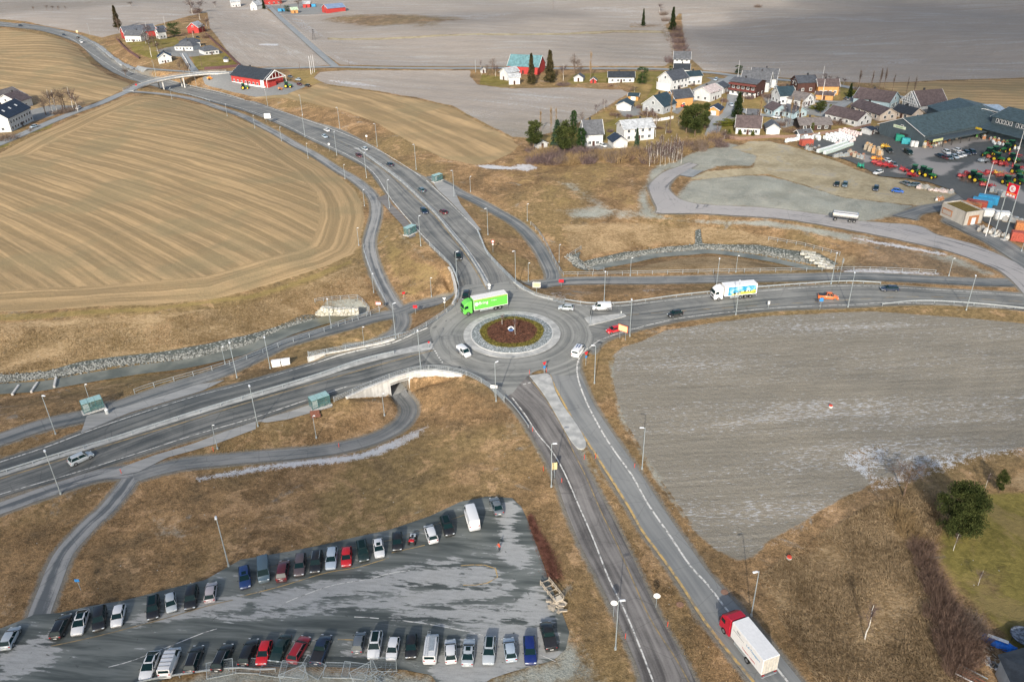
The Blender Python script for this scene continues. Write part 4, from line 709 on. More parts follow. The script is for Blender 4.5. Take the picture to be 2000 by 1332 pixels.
MOV = [('suv','silver',(180,884),(136,904),'silver SUV driving alone on the road towards the left edge','' ),('smallvan','white',(922,699),(890,674),'white car van rounding the roundabout left of the island',''),('van','white',(1139,672),(1120,697),'white van with two blue roof stripes right of the island','V'),
 ('hatch','red',(1183,648),(1216,640),'red hatchback leaving the roundabout beside the yellow sign',''),('hatch','silver',(1090,600),(1121,602),'silver hatchback about to enter the roundabout from the east road',''),('van','white',(1156,599),(1195,599),'white panel van queued behind the silver hatchback',''),
 ('hatch','black',(1303,617),(1334,609),'black hatchback alone on the east road below the lamp row',''),('pickup','orange',(1637,580),(1599,577),'orange and white pickup on the east road',''),('estate','navy',(1720,564),(1755,564),'dark estate heading in near the right edge of the east road',''),
 ('suv','black',(907,589),(913,566),'black SUV waiting beside the green lorry',''),('suv','black',(898,510),(891,491),'black SUV alone on the northwest road above the retaining wall',''),('suv','navy',(834,420),(822,405),'dark SUV heading down the northwest road beside the shelter',''),
 ('hatch','maroon',(858,409),(873,419),'dark red black hatchback driving away up the northwest road',''),('estate','slate',(816,366),(830,377),'grey blue estate on the outer lane near the lay-by',''),('hatch','navy',(754,318),(768,325),'dark hatchback alone right of the splitter nose',''),
 ('estate','maroon',(709,309),(693,299),'maroon estate beside the end of the central barrier',''),('estate','silver',(704,287),(720,295),'silver estate opposite the maroon estate',''),('hatch','ltblue',(642,271),(627,263),'pale blue car next to the hatched road centre',''),('sedan','white',(630,251),(646,258),'white saloon on the outer lane above the pale blue car',''),
 ('van','white',(163,86),(155,78),'white van on the far road left of the farm',''),('hatch','black',(156,70),(148,76),'black car just above the white van far away',''),('sedan','navy',(131,71),(118,66),'dark car behind the white van on the far road',''),('hatch','navy',(46,51),(34,50),'farthest dark car near the left edge of the far road','')]
for k, c, f, r, l, o in MOV:
    make_car(k, c, l, f, r, 'van' if 'van' in k else 'pickup' if k == 'pickup' else 'car', None, o)
PADC = [('sedan','black',(1632,366),(1637,354),'black car with white bonnet left of a pair on the sandy pad',''),('estate','slate',(1649,367),(1652,355),'dark teal car right of a pair on the sandy pad',''),('estate','navy',(1709,375),(1713,362),'dark blue car alone in the middle of the sandy pad',''),('hatch','brightblue',(1765,375),(1742,372),'bright blue car lying sideways on the sandy pad',''),
 ('estate','white',(1706,340),(1724,334),'white car at the upper edge of the sandy pad below the red machines',''),('hatch','grey',(1760,354),(1776,361),'dark grey car at the pad edge, left of the two',''),('estate','slate',(1777,361),(1793,361),'grey car at the pad edge, right of the two','')]
for k, c, f, r, l, o in PADC: make_car(k, c, l, f, r, 'car', 'cars parked on the sandy pad')
YC = [('estate','navy',(1828,300),(1843,307)),('hatch','maroon',(1838,304),(1853,310)),('suv','white',(1857,302),(1842,293)),('hatch','white',(1858,289),(1878,297)),('estate','slate',(1860,312),(1848,303)),('hatch','ltblue',(1872,310),(1858,302)),('estate','white',(1880,308),(1866,299)),('hatch','white',(1888,306),(1873,298)),('estate','navy',(1895,303),(1883,295)),('suv','navy',(1907,302),(1892,293))]
YL = ['navy estate at the lower left of the shop car park block','maroon hatchback second in the lower left of the shop car park block','white SUV in the second row of the shop car park block','white hatchback farthest back in the shop car park block','slate estate at the lower corner of the shop car park block','pale blue hatchback beside the slate estate in the shop car park','white estate in the middle of the lower shop car park row','white hatchback right of the white estate in the shop car park','navy estate left of the navy SUV in the shop car park','navy SUV at the right end of the shop car park block']
for (k, c, f, r), l in zip(YC, YL): make_car(k, c, l, f, r, 'car', 'cars parked before the farm shop')
for k, c, f, r, l in (('suv','black',(1742,298),(1732,290),'black car at the left of the dark pair beside the kerb of the shop lot'),('van','green',(1783,302),(1766,292),'dark green van at the right of the dark group by the shop kerb'),('hatch','white',(1742,318),(1727,311),'white car behind the red farm machines'),('hatch','grey',(1751,325),(1741,318),'small dark car beside the red farm machines'),
   ('estate','ltblue',(1392,160),(1404,152),'pale blue car on the street below the solar roof house'),('hatch','ltblue',(50,252),(82,243),'pale blue car in front of the long white house'),('hatch','white',(148,214),(158,209),'white car under the bare trees by the farm lane'),('hatch','white',(1182,286),(1174,282),'white car between the grey-roofed house and its garage'),
   ('hatch','red',(1335,207),(1327,204),'red car in the drive of the orange house'),('hatch','ltblue',(1424,201),(1432,208),'pale car on the village street under the spruce'),('hatch','grey',(1650,192),(1656,195),'dark car in the drive of the orange brick house'),('hatch','maroon',(589,166),(581,164),'dark pink car beside the red workshop'),('sedan','slate',(562,148),(570,151),'blue grey car behind the red workshop'),('hatch','ltblue',(578,155),(586,156),'pale car behind the red workshop'),('estate','black',(596,166),(604,168),'black vehicle at the corner of the red workshop lot'),
   ('hatch','white',(1510,228),(1522,230),'white car before the pale blue bungalow'),('hatch','ltblue',(1522,168),(1510,176),'blue covered car behind the brown house'),('hatch','black',(392,74),(380,72),'black car behind the dark-roofed villa')):
    make_car(k, c, l, f, r, 'van' if k == 'van' else 'car')
# ---- text helper
def text_mesh(s, size, mat, ext=.01):
    cu = bpy.data.curves.new('txt', 'FONT'); cu.body = s; cu.size = size; cu.extrude = ext; cu.align_x = 'CENTER'; cu.align_y = 'CENTER'; cu.resolution_u = 3
    o = bpy.data.objects.new('txt', cu); COL.objects.link(o); dg = bpy.context.evaluated_depsgraph_get(); me = bpy.data.meshes.new_from_object(o.evaluated_get(dg)); bpy.data.objects.remove(o); me.materials.clear(); me.materials.append(mat); return me
def put_text(name, s, size, mat, parent, loc, rot, ext=.01):
    o = link(name, text_mesh(s, size, mat, ext), parent); o.location = loc; o.rotation_euler = rot; return o
# ---- lorries
def lorry(anch, head, L, end, cabm, boxm, label, hbox=3.9, wheels=((.10,), (.72, .82)), name='lorry', sleeper=True):
    w = PX(anch[0], anch[1], 1.15); a = radians(head); lx = (L/2-2.7) if end == 'front' else -L/2; c = (w[0]-cos(a)*lx+sin(a)*1.275, w[1]-sin(a)*lx-cos(a)*1.275)
    root = empty(name, (c[0], c[1], ground_z(c[0], c[1])+.09), a, label, 'lorry')
    X0 = L/2; b = MB(); cl = 2.35
    prof = [(X0, .45), (X0+.02, 1.3), (X0-.06, 1.9), (X0-.28, 2.75), (X0-.5, 3.0), (X0-1.2, 3.55), (X0-cl, 3.7), (X0-cl, .45)]
    b.add([(x, -1.22, z) for x, z in prof]+[(x, 1.22, z) for x, z in prof], [tuple(range(8)), tuple(range(15, 7, -1))]+[(i, 8+i, 8+(i+1) % 8, (i+1) % 8) for i in range(8)], cabm)
    cab = b.build('cab', root, bevel=.1)
    q = MB(); q.add([(X0-.045, -1.1, 1.88), (X0-.045, 1.1, 1.88), (X0-.25, 1.05, 2.72), (X0-.25, -1.05, 2.72)], [(0, 1, 2, 3)], GLASS); q.v = [(x+.035, y, z+.015) for x, y, z in q.v]; q.build('windscreen', root)
    for sy in (-1, 1):
        q = MB(); q.add([(X0-.35, sy*1.24, 1.9), (X0-1.25, sy*1.24, 1.9), (X0-1.25, sy*1.24, 2.6), (X0-.5, sy*1.24, 2.6)], [(0, 1, 2, 3)], GLASS); q.build('side_window', root)
        q = MB(); q.box((X0-.25, sy*1.42, 2.2), (.12, .28, .6), TRIM); q.build('wing_mirror', root, bevel=.03)
        q = MB(); q.box((X0+.01, sy*.95, .78), (.08, .36, .2), LAMPG); q.build('headlight', root)
    q = MB(); q.box((X0-.0, 0, .62), (.1, 2.3, .35), DMET); q.box((X0+.0, 0, 1.3), (.07, 1.6, .5), TRIM); q.build('grille', root)
    q = MB(); q.box((-.9, 0, .85), (L-3.0, .9, .35), CHASSIS); q.build('chassis', root)
    xb0, xb1 = -L/2, X0-cl-.35; q = MB(); q.box(((xb0+xb1)/2, 0, (hbox+1.1)/2), (xb1-xb0, 2.55, hbox-1.1), boxm); box = q.build('cargo_box', root, bevel=.04)
    for grp in wheels:
        for fr in grp:
            for sy in (-1, 1):
                q = MB(); q.tube((0, -.17, 0), (0, .17, 0), .5, .5, 18, TYRE); w = q.build('wheel', root); w.location = (X0-fr*L, sy*1.07, .5); q = MB(); q.tube((0, -.18, 0), (0, .18, 0), .27, .27, 10, RIM); q.build('rim', w)
    for sy in (-1, 1):
        q = MB(); q.box((-.2*L/10, sy*1.15, .75), (L*.3, .12, .45), METAL); q.build('side_guard', root); q = MB(); q.box((xb0-.04, sy*.95, .95), (.08, .4, .16), TAIL); q.build('tail_light', root)
    q = MB(); q.box((xb0-.05, 0, .62), (.15, 2.3, .14), METAL); q.build('rear_bumper', root)
    return root, xb0, xb1
GRN = plain('lorry_green', (.12, .47, .07), .4, .4, 0, .05); LW = plain('lorry_white', (.72, .72, .71), .4, .4, 0, .04); LR = plain('lorry_red', (.42, .01, .03), .35, .5, 0, .06); ROOFW = plain('lorry_roof', (.66, .65, .63), .6, .3, 0, .07)
g, b0, b1 = lorry((926, 607), -158.5, 11.7, 'front', GRN, GRN, 'green lorry with white lettering and pale roof entering the roundabout')
q = MB(); q.box(((b0+b1)/2, 0, 3.93), (b1-b0, 2.57, .07), ROOFW); q.build('roof_panel', g); q = MB()
q.box(((b0+b1)/2, 1.285, 1.12), (b1-b0, .05, .14), ROOFW); q.box((b1-.05, 1.28, 2.5), (.1, .06, 2.8), ROOFW); q.box((b0+.05, 1.28, 2.5), (.1, .06, 2.8), ROOFW); q.box(((b0+b1)/2, 1.285, 3.72), (b1-b0, .05, .12), plain('trim_ochre', (.45, .3, .05), .5)); q.build('side_trim', g)
BRW = plain('lettering_white', (.75, .78, .74), .5)
put_text('lettering', 'Bring', 1.15, BRW, g, (b1-2.55, 1.30, 2.75), (radians(90), 0, pi)); q = MB(); q.tube((b1-.75, 1.285, 2.7), (b1-.75, 1.31, 2.7), .5, .5, 20, BRW); q.build('logo_disc', g)
put_text('lettering', 'bring.no', .42, BRW, g, (b1-5.3, 1.30, 2.95), (radians(90), 0, pi))
g, b0, b1 = lorry((1415, 580), -171, 11.3, 'front', LW, LW, 'white lorry with a painted meadow scene with cows on its side', wheels=((.11,), (.62, .74, .86)))
t = NT('mural_sky'); p = t.obj(); MSKY = t.done(t.mix(t.rng(t.noise(p, .7, 4), .4, .65), (.03, .25, .42), (.4, .66, .75)), .5)
t = NT('mural_meadow'); p = t.obj(); MEAD = t.done(t.mix(t.rng(t.noise(p, 1.6, 4), .38, .6), (.18, .25, .03), (.62, .55, .1)), .5)
q = MB(); q.box(((b0+b1)/2-.3, 1.285, 2.45), (b1-b0-1.2, .03, 2.3), MSKY); q.build('mural', g); q = MB(); n = 14; xa, xb = b1-1.6, b0+.3; top = [(xa+(xb-xa)*i/(n-1), 1.32+.95*min(1, i/(n*.5))**.7+.18*sin(i*1.7)) for i in range(n)]
V = [(x, 1.305, 1.32) for x, z in top]+[(x, 1.305, z) for x, z in top]; q.add(V, [(i, i+1, n+i+1, n+i) for i in range(n-1)], MEAD); q.build('mural_meadow', g)
for i, (x, z, s) in enumerate(((b1-3.0, 1.75, 1), (b1-3.9, 1.8, .9), (b1-5.6, 2.2, .8), (b1-6.4, 2.15, .85))):
    q = MB(); BK = plain('cow_black', (.03, .025, .03), .6)
    q.box((x, 1.315, z), (.85*s, .02, .42*s), BK); q.box((x-.1*s, 1.32, z-.05), (.3*s, .02, .3*s), BRW); q.box((x+.5*s, 1.315, z+.05), (.28*s, .02, .24*s), BRW if i % 2 else BK)
    for dx in (-.3, .3): q.box((x+dx*s, 1.315, z-.32*s), (.09*s, .02, .28*s), BK)
    q.build('painted_cow', g)
g, b0, b1 = lorry((1486, 1319), 110.5, 9.5, 'rear', LR, LW, 'red-cabbed lorry with white box body and blue lettering at the bottom right', wheels=((.12,), (.68,)))
BLT = plain('lettering_blue', (.02, .2, .42), .5); RLT = plain('lettering_red', (.45, .1, .08), .5); GLT = plain('lettering_grey', (.15, .18, .2), .5)
put_text('lettering', 'RIMI', .42, GLT, g, ((b0+b1)/2+1.9, 1.29, 3.25), (radians(90), 0, pi)); q = MB(); q.box(((b0+b1)/2+1.8, 1.29, 2.85), (2.4, .02, .06), GLT); q.build('lettering_line', g)
put_text('lettering', 'L.A Transport', .5, BLT, g, ((b0+b1)/2-1.35, 1.29, 3.0), (radians(90), 0, pi)); put_text('lettering', 'Transport Logistikk', .36, RLT, g, ((b0+b1)/2-.6, 1.29, 1.75), (radians(90), 0, pi))
q = MB(); q.box((b0-.03, 0, 2.5), (.04, 2.3, 2.6), plain('rear_door', (.55, .52, .46), .5)); rd = q.build('rear_door', g); q = MB(); [q.tube((b0-.07, y, 1.3), (b0-.07, y, 3.7), .02, n=4, m=METAL) for y in (-.7, -.3, .3, .7)]; q.build('lock_rod', rd)
# tanker trailer
f, r = GP([(1627, 430)])[0], GP([(1671, 434)])[0]; d = f-r; c = (f+r)/2; root = empty('tank_trailer', (c[0], c[1], ground_z(c[0], c[1])+.06), math.atan2(d[1], d[0]), 'polished silver tanker trailer parked on the pale access road', 'trailer')
TK = plain('tank_steel', (.6, .6, .6), .25, .6, .8, .05); TK2 = plain('tank_steel_top', (.45, .46, .47), .5, .5, .5)
q = MB(); prof = [(-1.2, 1.9), (-1.15, 1.5), (-.7, 1.2), (.7, 1.2), (1.15, 1.5), (1.2, 1.9), (1.1, 2.5), (.65, 2.85), (-.65, 2.85), (-1.1, 2.5)]; q.add([(-3.8, y, z) for y, z in prof]+[(3.6, y, z) for y, z in prof], [tuple(range(10)), tuple(range(19, 9, -1))]+[(i, 10+i, 10+(i+1) % 10, (i+1) % 10) for i in range(10)], TK); q.build('tank', root, bevel=.08)
q = MB(); q.box((0, 0, 2.93), (6.8, .8, .12), TK2); q.build('walkway', root); q = MB(); q.box((-.2, 0, 1.0), (7.4, .9, .25), CHASSIS); q.box((4.6, 0, .8), (2.2, .12, .12), CHASSIS); q.build('chassis', root)
q = MB(); q.box((3.75, 0, 2.0), (.25, 2.3, 1.3), DMET); q.build('end_cabinet', root, bevel=.08); q = MB(); q.box((1.2, -1.0, .8), (1.5, .4, .5), METAL); q.build('hose_locker', root)
for x in (2.7, -1.6, -2.9):
    for sy in (-1, 1): q = MB(); q.tube((0, -.17, 0), (0, .17, 0), .48, .48, 16, TYRE); w = q.build('wheel', root); w.location = (x, sy*1.0, .5); q = MB(); q.tube((0, -.18, 0), (0, .18, 0), .25, .25, 8, RIM); q.build('rim', w)
# quad bike and trailer in the upper row
c = G1(806, 1058); root = empty('quad_bike', (c.x, c.y, c.z+.08), radians(-95), 'small red and grey quad bike in a bay beside the white people carrier', 'quad bike')
q = MB(); q.box((.1, 0, .75), (1.5, .55, .28), PMET['silver'], taper=.8); q.build('body', root, bevel=.06); q = MB(); q.box((.65, 0, .85), (.6, .95, .16), PMET['red'], taper=.8); q.build('front_fender', root, bevel=.05); q = MB(); q.box((-.6, 0, .85), (.7, 1.0, .14), PMET['silver'], taper=.85); q.build('rear_rack', root, bevel=.04)
q = MB(); q.box((-.1, 0, .98), (.75, .35, .16), TRIM); q.build('seat', root, bevel=.05); q = MB(); q.tube((.42, -.4, 1.15), (.42, .4, 1.15), .025, n=6, m=TRIM); q.tube((.5, 0, .85), (.42, 0, 1.15), .03, n=6, m=TRIM); q.build('handlebar', root)
for x in (.7, -.65):
    for sy in (-1, 1): q = MB(); q.tube((0, -.13, 0), (0, .13, 0), .32, .32, 12, TYRE); w = q.build('wheel', root); w.location = (x, sy*.48, .32)
# ================================================================= WALLS, BRIDGE, RAILS, LAMPS
def pole_h(b, t):
    g = GP([b])[0]; hs = np.arange(.5, 30, .1); P = np.stack([np.full_like(hs, g[0]), np.full_like(hs, g[1]), g[2]+hs-CH], -1); y = 666-FPX*(P @ _U)/(P @ _F); return float(hs[np.argmin(abs(y-t[1]))]), Vector(g)
def wall_path(name, pts, zb, ztop, th, mat, label, cat='wall', world=None):
    """pts photo points read at height ztop; zb list of foot heights"""
    c = np.array([PX(p[0], p[1], ztop) for p in pts]) if world is None else np.asarray(world); n = len(c); zb = np.array(zb, float)
    L, R = offset_line(c, th/2), offset_line(c, -th/2); V = []; F = []
    for i in range(n): V += [(L[i, 0], L[i, 1], ztop), (R[i, 0], R[i, 1], ztop), (R[i, 0], R[i, 1], zb[i]), (L[i, 0], L[i, 1], zb[i])]
    for i in range(n-1):
        a, b = 4*i, 4*i+4; F += [(a, a+1, b+1, b), (a+1, a+2, b+2, b+1), (a+2, a+3, b+3, b+2), (a+3, a, b, b+3)]
    F += [(0, 3, 2, 1), (4*n-4, 4*n-3, 4*n-2, 4*n-1)]; b = MB(); b.add(V, F, mat); o = b.build(name); return tag(o, label, cat), c
root = empty('underpass', tuple(PX(775, 736, 0)), 0, 'white concrete underpass portal with curved wing walls below the roundabout', 'underpass')
def reparent(o, r): o.parent = r; o.matrix_parent_inverse = Matrix.Translation(-r.location); return o
def wp(pts, zb, ztop, th, name='wing_wall'):
    c = np.array([PX(p[0], p[1], ztop) for p in pts]); n = len(c); L, R = offset_line(c, th/2), offset_line(c, -th/2); V = []; F = []
    for i in range(n): V += [(L[i, 0], L[i, 1], ztop), (R[i, 0], R[i, 1], ztop), (R[i, 0], R[i, 1], zb[i]), (L[i, 0], L[i, 1], zb[i])]
    for i in range(n-1):
        a, b = 4*i, 4*i+4; F += [(a, a+1, b+1, b), (a+1, a+2, b+2, b+1), (a+2, a+3, b+3, b+2), (a+3, a, b, b+3)]
    F += [(0, 3, 2, 1), (4*n-4, 4*n-3, 4*n-2, 4*n-1)]; q = MB(); q.add(V, F, WCON); return reparent(q.build(name), root)
TOPL = [(676,775),(690,768),(710,759),(735,749),(752,742.5),(760,739.5)]; TOPR = [(796,728),(810,724.5),(828,722),(850,721.5),(872,723.5),(890,727),(903,731)]
wp(TOPL, [-2, -3, -4, -5, -5.2, -5.2], .35, .5); wp(TOPR, [-5.2, -5.2, -5, -4.5, -3.5, -2.5, -1.5], .35, .5)
wp([(759.5,739.8),(778,733),(797,727.6)], [-1.25]*3, .35, .55, 'lintel')
wp([(676,775),(710,759),(752,742.5),(778,733),(810,724.5),(850,721.5),(890,727),(903,731)], [.3]*8, .5, .8, 'coping')
a = PX(760, 739.5, 0.35); b_ = PX(796.5, 727.8, .35); dv = (b_-a)/np.linalg.norm(b_-a); nv = np.array([-dv[1], dv[0], 0]); Lw = np.linalg.norm(b_-a)
TUN = [a+dv*.0-nv*.6, b_-nv*.6, b_+nv*9, a+nv*9]
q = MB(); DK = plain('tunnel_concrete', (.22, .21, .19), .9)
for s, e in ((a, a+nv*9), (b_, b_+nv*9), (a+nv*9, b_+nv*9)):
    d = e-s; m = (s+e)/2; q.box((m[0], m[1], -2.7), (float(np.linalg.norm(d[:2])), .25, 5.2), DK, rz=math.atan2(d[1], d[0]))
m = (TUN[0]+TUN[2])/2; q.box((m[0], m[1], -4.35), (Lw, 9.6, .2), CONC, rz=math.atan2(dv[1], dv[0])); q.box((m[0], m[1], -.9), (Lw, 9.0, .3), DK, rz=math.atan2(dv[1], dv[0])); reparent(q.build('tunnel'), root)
# cut the ground sheet open where the tunnel runs
def cut_ground(poly):
    global ground
    me = ground.data; n = len(me.vertices); co = np.empty(n*3, np.float32); me.vertices.foreach_get('co', co); co = co.reshape(-1, 3)
    P = np.array(poly)[:, :2]; k = np.where((co[:, 0] > P[:, 0].min()) & (co[:, 0] < P[:, 0].max()) & (co[:, 1] > P[:, 1].min()) & (co[:, 1] < P[:, 1].max()))[0]
    s = sdf(co[k, 0].astype(float), co[k, 1].astype(float), P); k = k[s > 0]; co[k, 2] = np.minimum(co[k, 2], -4.6); me.vertices.foreach_set('co', co.ravel()); me.update()
cut_ground(TUN)
wall_path('retaining_wall', [(876,521),(881,527),(886,541),(890,556),(892,568),(890,580),(884,592)], [-2, -3.5, -5, -5.5, -5.5, -5.5, -5.5], .3, .5, WCON, 'pale retaining wall below the west railing of the northwest road')
wall_path('retaining_wall', [(600,697),(628,690),(665,684),(700,677),(735,669.5),(770,660)], [-2, -4.5, -5.5, -5.5, -5.5, -4], .25, .4, WCON, 'pale parapet wall with railing above the shaded path at the southwest road')
wall_path('retaining_wall', [(1004,550),(1020,563),(1050,577),(1080,584)], [-5]*4, .2, .4, WCON, 'retaining wall under the railing northeast of the roundabout')
# stone headwall
q = MB(); ST = NT('stone_blocks'); vv = ST.sep(ST.vor(ST.scale(ST.pos(), (1, 1, 2)), 1.1, out=1)); ed = ST.vor(ST.scale(ST.pos(), (1, 1, 2)), 1.1, 'DISTANCE_TO_EDGE'); ST = ST.done(ST.mix(ST.rng(ed, 0, .06), (.08, .08, .07), ST.mix(vv[0], (.38, .36, .28), (.66, .64, .58))), .9)
root = empty('headwall', tuple(G1(670, 612)), 0, 'stepped wall of pale stone blocks above the stream end', 'headwall')
for i in range(4):
    w = [PX(x, y, -5+i*.9) for x, y in ((616+i*3, 612-i*2), (650, 612-i*1), (702-i, 611-i*1))]; c = resample(np.array(w), 12)
    for j in range(11):
        d = c[j+1]-c[j]; m = (c[j]+c[j+1])/2; q.box((m[0], m[1]+i*.55, -5.3+i*.9), (float(np.linalg.norm(d[:2]))*.97, 1.2+.3*rng.random(), .95+.1*rng.random()), ST, rz=math.atan2(d[1], d[0])+.05*rng.normal())
reparent(q.build('stone_block_wall', bevel=.06), root)
root = empty('headwall', tuple(G1(1610, 515)), 0, 'sloping pale slab headwall at the east end of the upper stream', 'headwall'); q = MB()
for i in range(5): g = G1(1578+i*9, 497+i*6); q.box((g.x, g.y, g.z+.3), (4.2, 2.6, .7), ST, rz=-.5+.06*rng.normal())
reparent(q.build('stone_block_wall', bevel=.06), root)
# weirs in the stream
for i, (a0, b0) in enumerate((((24,771),(37,753)), ((61,766),(74,747)), ((106,756),(110,738)))):
    p, r = PX(*a0, -3.2), PX(*b0, -3.2); q = MB(); d = r-p; m = (p+r)/2; q.box((m[0], m[1], -3.15), (float(np.linalg.norm(d[:2])), .5, .5), WCON, rz=math.atan2(d[1], d[0]))
    tag(q.build('weir', bevel=.05), 'concrete sill across the stream, %s from the left edge' % ('first', 'second', 'third')[i], 'weir', 'sills across the stream')
# rip-rap stones
def rocks(name, line, n, spread, smin, smax, dz=.0):
    c = resample(smooth(GP(line), 4), 400); k = rng.integers(0, 400, n); p = c[k]; x = p[:, 0]+rng.normal(0, spread*.5, n); y = p[:, 1]+rng.normal(0, spread*.55, n); z = hgt(x, y); s = smin+(smax-smin)*rng.random(n)**2
    base = np.array([(1, 0, 0), (-1, 0, 0), (0, 1, 0), (0, -1, 0), (0, 0, .8), (0, 0, -.8)], float); F = np.array([(0, 2, 4), (2, 1, 4), (1, 3, 4), (3, 0, 4), (2, 0, 5), (1, 2, 5), (3, 1, 5), (0, 3, 5)])
    V = base[None]*(s[:, None, None]*(.7+.6*rng.random((n, 6, 1)))); a = rng.random(n)*6.28; ca, sa = np.cos(a), np.sin(a); X = V[..., 0]*ca[:, None]-V[..., 1]*sa[:, None]; Y = V[..., 0]*sa[:, None]+V[..., 1]*ca[:, None]
    V = np.stack([X+x[:, None], Y+y[:, None], V[..., 2]+z[:, None]+s[:, None]*.3], -1); FF = (F[None]+(np.arange(n)*6)[:, None, None]).reshape(-1, 3)
    t = NT(name+'_stone'); cc = t.noise(t.pos(), 1.7, 2); m = t.done(t.mix(t.rng(cc, .35, .65), (.09, .095, .085), (.29, .295, .275)), .9); return tag(link(name, npmesh(name, V.reshape(-1, 3), FF, m, False)), kind='stuff')
rocks('riprap', [(-100,745),(0,740),(60,736),(128,728),(204,713),(281,705),(357,697),(434,684),(500,668),(551,645),(602,628)], 8000, 1.3, .09, .36)
rocks('riprap', [(1140,520),(1180,514),(1230,503),(1281,493),(1345,488),(1383,485),(1434,488),(1500,496),(1551,506),(1610,512)], 5500, 1.6, .08, .3)
rocks('riprap', [(1112,500),(1120,508),(1130,518),(1145,526)], 500, 1.4, .1, .4)
# overpass
root = empty('road_bridge', tuple(PX(345, 150, 0)), 0, 'curved concrete bridge carrying the lane over the northwest road', 'bridge')
DK_ = [(250,178,.15),(270,169,.5),(285,163.5,.8),(306,157.5,1.1),(345,150,1.25),(383,145.5,1.1),(408,143.5,.9),(430,143,.6),(445,142,.4)]
bp = smooth(np.array(DK_), 5); bc = resample(PX(bp[:, 0], bp[:, 1], bp[:, 2]), 46)
def sweep(prof, mat, name, c=None, r=None):
    c = bc if c is None else c; V = []; F = []; n = len(prof)
    for s, z in prof:
        o = offset_line(c, s); V.append(np.c_[o[:, :2], c[:, 2]+z])
    V = np.stack(V, 1).reshape(-1, 3); N = len(c)
    for i in range(N-1):
        for j in range(n): F.append((i*n+j, i*n+(j+1) % n, (i+1)*n+(j+1) % n, (i+1)*n+j))
    F += [tuple(range(n)), tuple(range((N-1)*n, N*n))]; q = MB(); q.add(V.tolist(), F, mat); o = q.build(name); return reparent(o, r or root)
sweep([(-3.2, .05), (3.2, .05), (3.2, -.35), (1.6, -1.0), (-1.6, -1.0), (-3.2, -.35)], WCON, 'deck'); sweep([(-2.6, .06), (2.6, .06), (2.6, .10), (-2.6, .10)], A_R, 'road_surface')
for s in (-3.05, 3.05):
    sweep([(s-.12, .05), (s+.12, .05), (s+.12, .4), (s-.12, .4)], WCON, 'edge_beam'); 
    for h in (.75, 1.1): sweep([(s-.05, h), (s+.05, h), (s+.05, h+.1), (s-.05, h+.1)], METAL, 'railing')
for f in (.27, .42, .62, .8):
    p = bc[int(f*45)]; t_ = bc[int(f*45)+1]-bc[int(f*45)-1]; zg = ground_z(p[0], p[1]); q = MB()
    for s in (-1.7, 1.7): q.tube((p[0]-s*t_[1]/2.2, p[1]+s*t_[0]/2.2, zg-1), (p[0]-s*t_[1]/2.2, p[1]+s*t_[0]/2.2, p[2]-.5), .42, n=12, m=WCON)
    if zg < p[2]-2.5: reparent(q.build('pier', smooth=False), root)
# ---- guard rails
_post = MB(); _post.box((0, 0, .35), (.1, .14, .75), METAL); POSTM = _post.mesh('post')
def rail(pts, label, kind='beam', cat='guard rail', h=.72, zoff=.08, group=None, name=None, zfix=None, step=4.0, world=None, mat=None):
    c = (smooth(GP(pts), 5) if zfix is None else smooth(np.array([PX(a, b, zfix) for a, b in pts]), 5)) if world is None else world; N = max(3, int(plen(c)/2.0)); c = resample(c, N); z = hgt(c[:, 0], c[:, 1])+zoff if zfix is None else np.full(N, zfix); c = np.c_[c[:, :2], z]; m = c[N//2]
    r = empty(name or ('guard_rail' if kind == 'beam' else 'railing'), (m[0], m[1], m[2]), 0, label, cat, group); mt = mat or METAL
    if kind == 'beam': sweep([(-.04, h-.3), (.04, h-.3), (.09, h-.2), (.04, h-.12), (.09, h-.05), (.04, h), (-.04, h)], mt, 'rail_beam', c, r)
    else:
        for hh in ((.15, .5, .85, 1.15) if kind == 'bars' else (.55, 1.1)): sweep([(-.035, hh), (.035, hh), (.035, hh+.07), (-.035, hh+.07)], mt, 'rail_bar', c, r)
    s = np.r_[0, np.cumsum(np.linalg.norm(np.diff(c[:, :2], axis=0), axis=1))]; k = min(95, max(2, int(s[-1]/step)))
    for q in np.linspace(.1, s[-1]-.1, k):
        o = link('post', POSTM, r); o.location = Vector([np.interp(q, s, c[:, i]) for i in range(3)])-r.location; o.scale = (1, 1, 1 if kind == 'beam' else 1.6)
    if kind == 'bars':   # balusters, one mesh
        V = MB()
        for q in np.arange(.2, s[-1], .45): p = [np.interp(q, s, c[:, i]) for i in range(3)]; V.tube((p[0], p[1], p[2]+.15), (p[0], p[1], p[2]+1.15), .018, n=4, m=mt, caps=False)
        reparent(V.build('balusters'), r)
    return r
rail([(-150,975),(0,928),(135,886),(217,862),(332,825),(434,793),(500,773),(610,740),(704,708),(770,692)], 'central guard rail on the median of the southwest road', zoff=.22)
rail([(700,293),(707,299),(742,325),(781,354),(816,385),(850,418),(883,459),(908,489),(934,528),(950,556)], 'central guard rail on the median of the northwest road', zoff=.22)
rail([(839,480),(868,508),(882,524),(892,546),(896,568),(890,594),(858,621),(806,652),(770,662),(735,671),(665,685),(602,697)], 'long curved railing round the west side of the roundabout', 'bars', 'railing', zfix=.35)
rail([(933,454),(941,473),(951,496),(973,521),(1000,548),(1015,561),(1046,579),(1102,593)], 'curved railing northeast of the roundabout above the underpass', 'bars', 'railing', zfix=.2)
rail([(1102,589),(1153,596),(1212,595),(1255,590),(1319,581),(1383,574),(1500,563),(1577,557),(1653,553),(1720,556)], 'guard rail along the north edge of the east road')
rail([(652,785),(676,775),(700,764),(735,749.5),(752,743),(778,733.5),(810,725),(850,722),(890,727.5),(910,733),(934,744),(959,760),(985,785)], 'curved railing on top of the white underpass wall', 'bars', 'railing', zfix=.45)
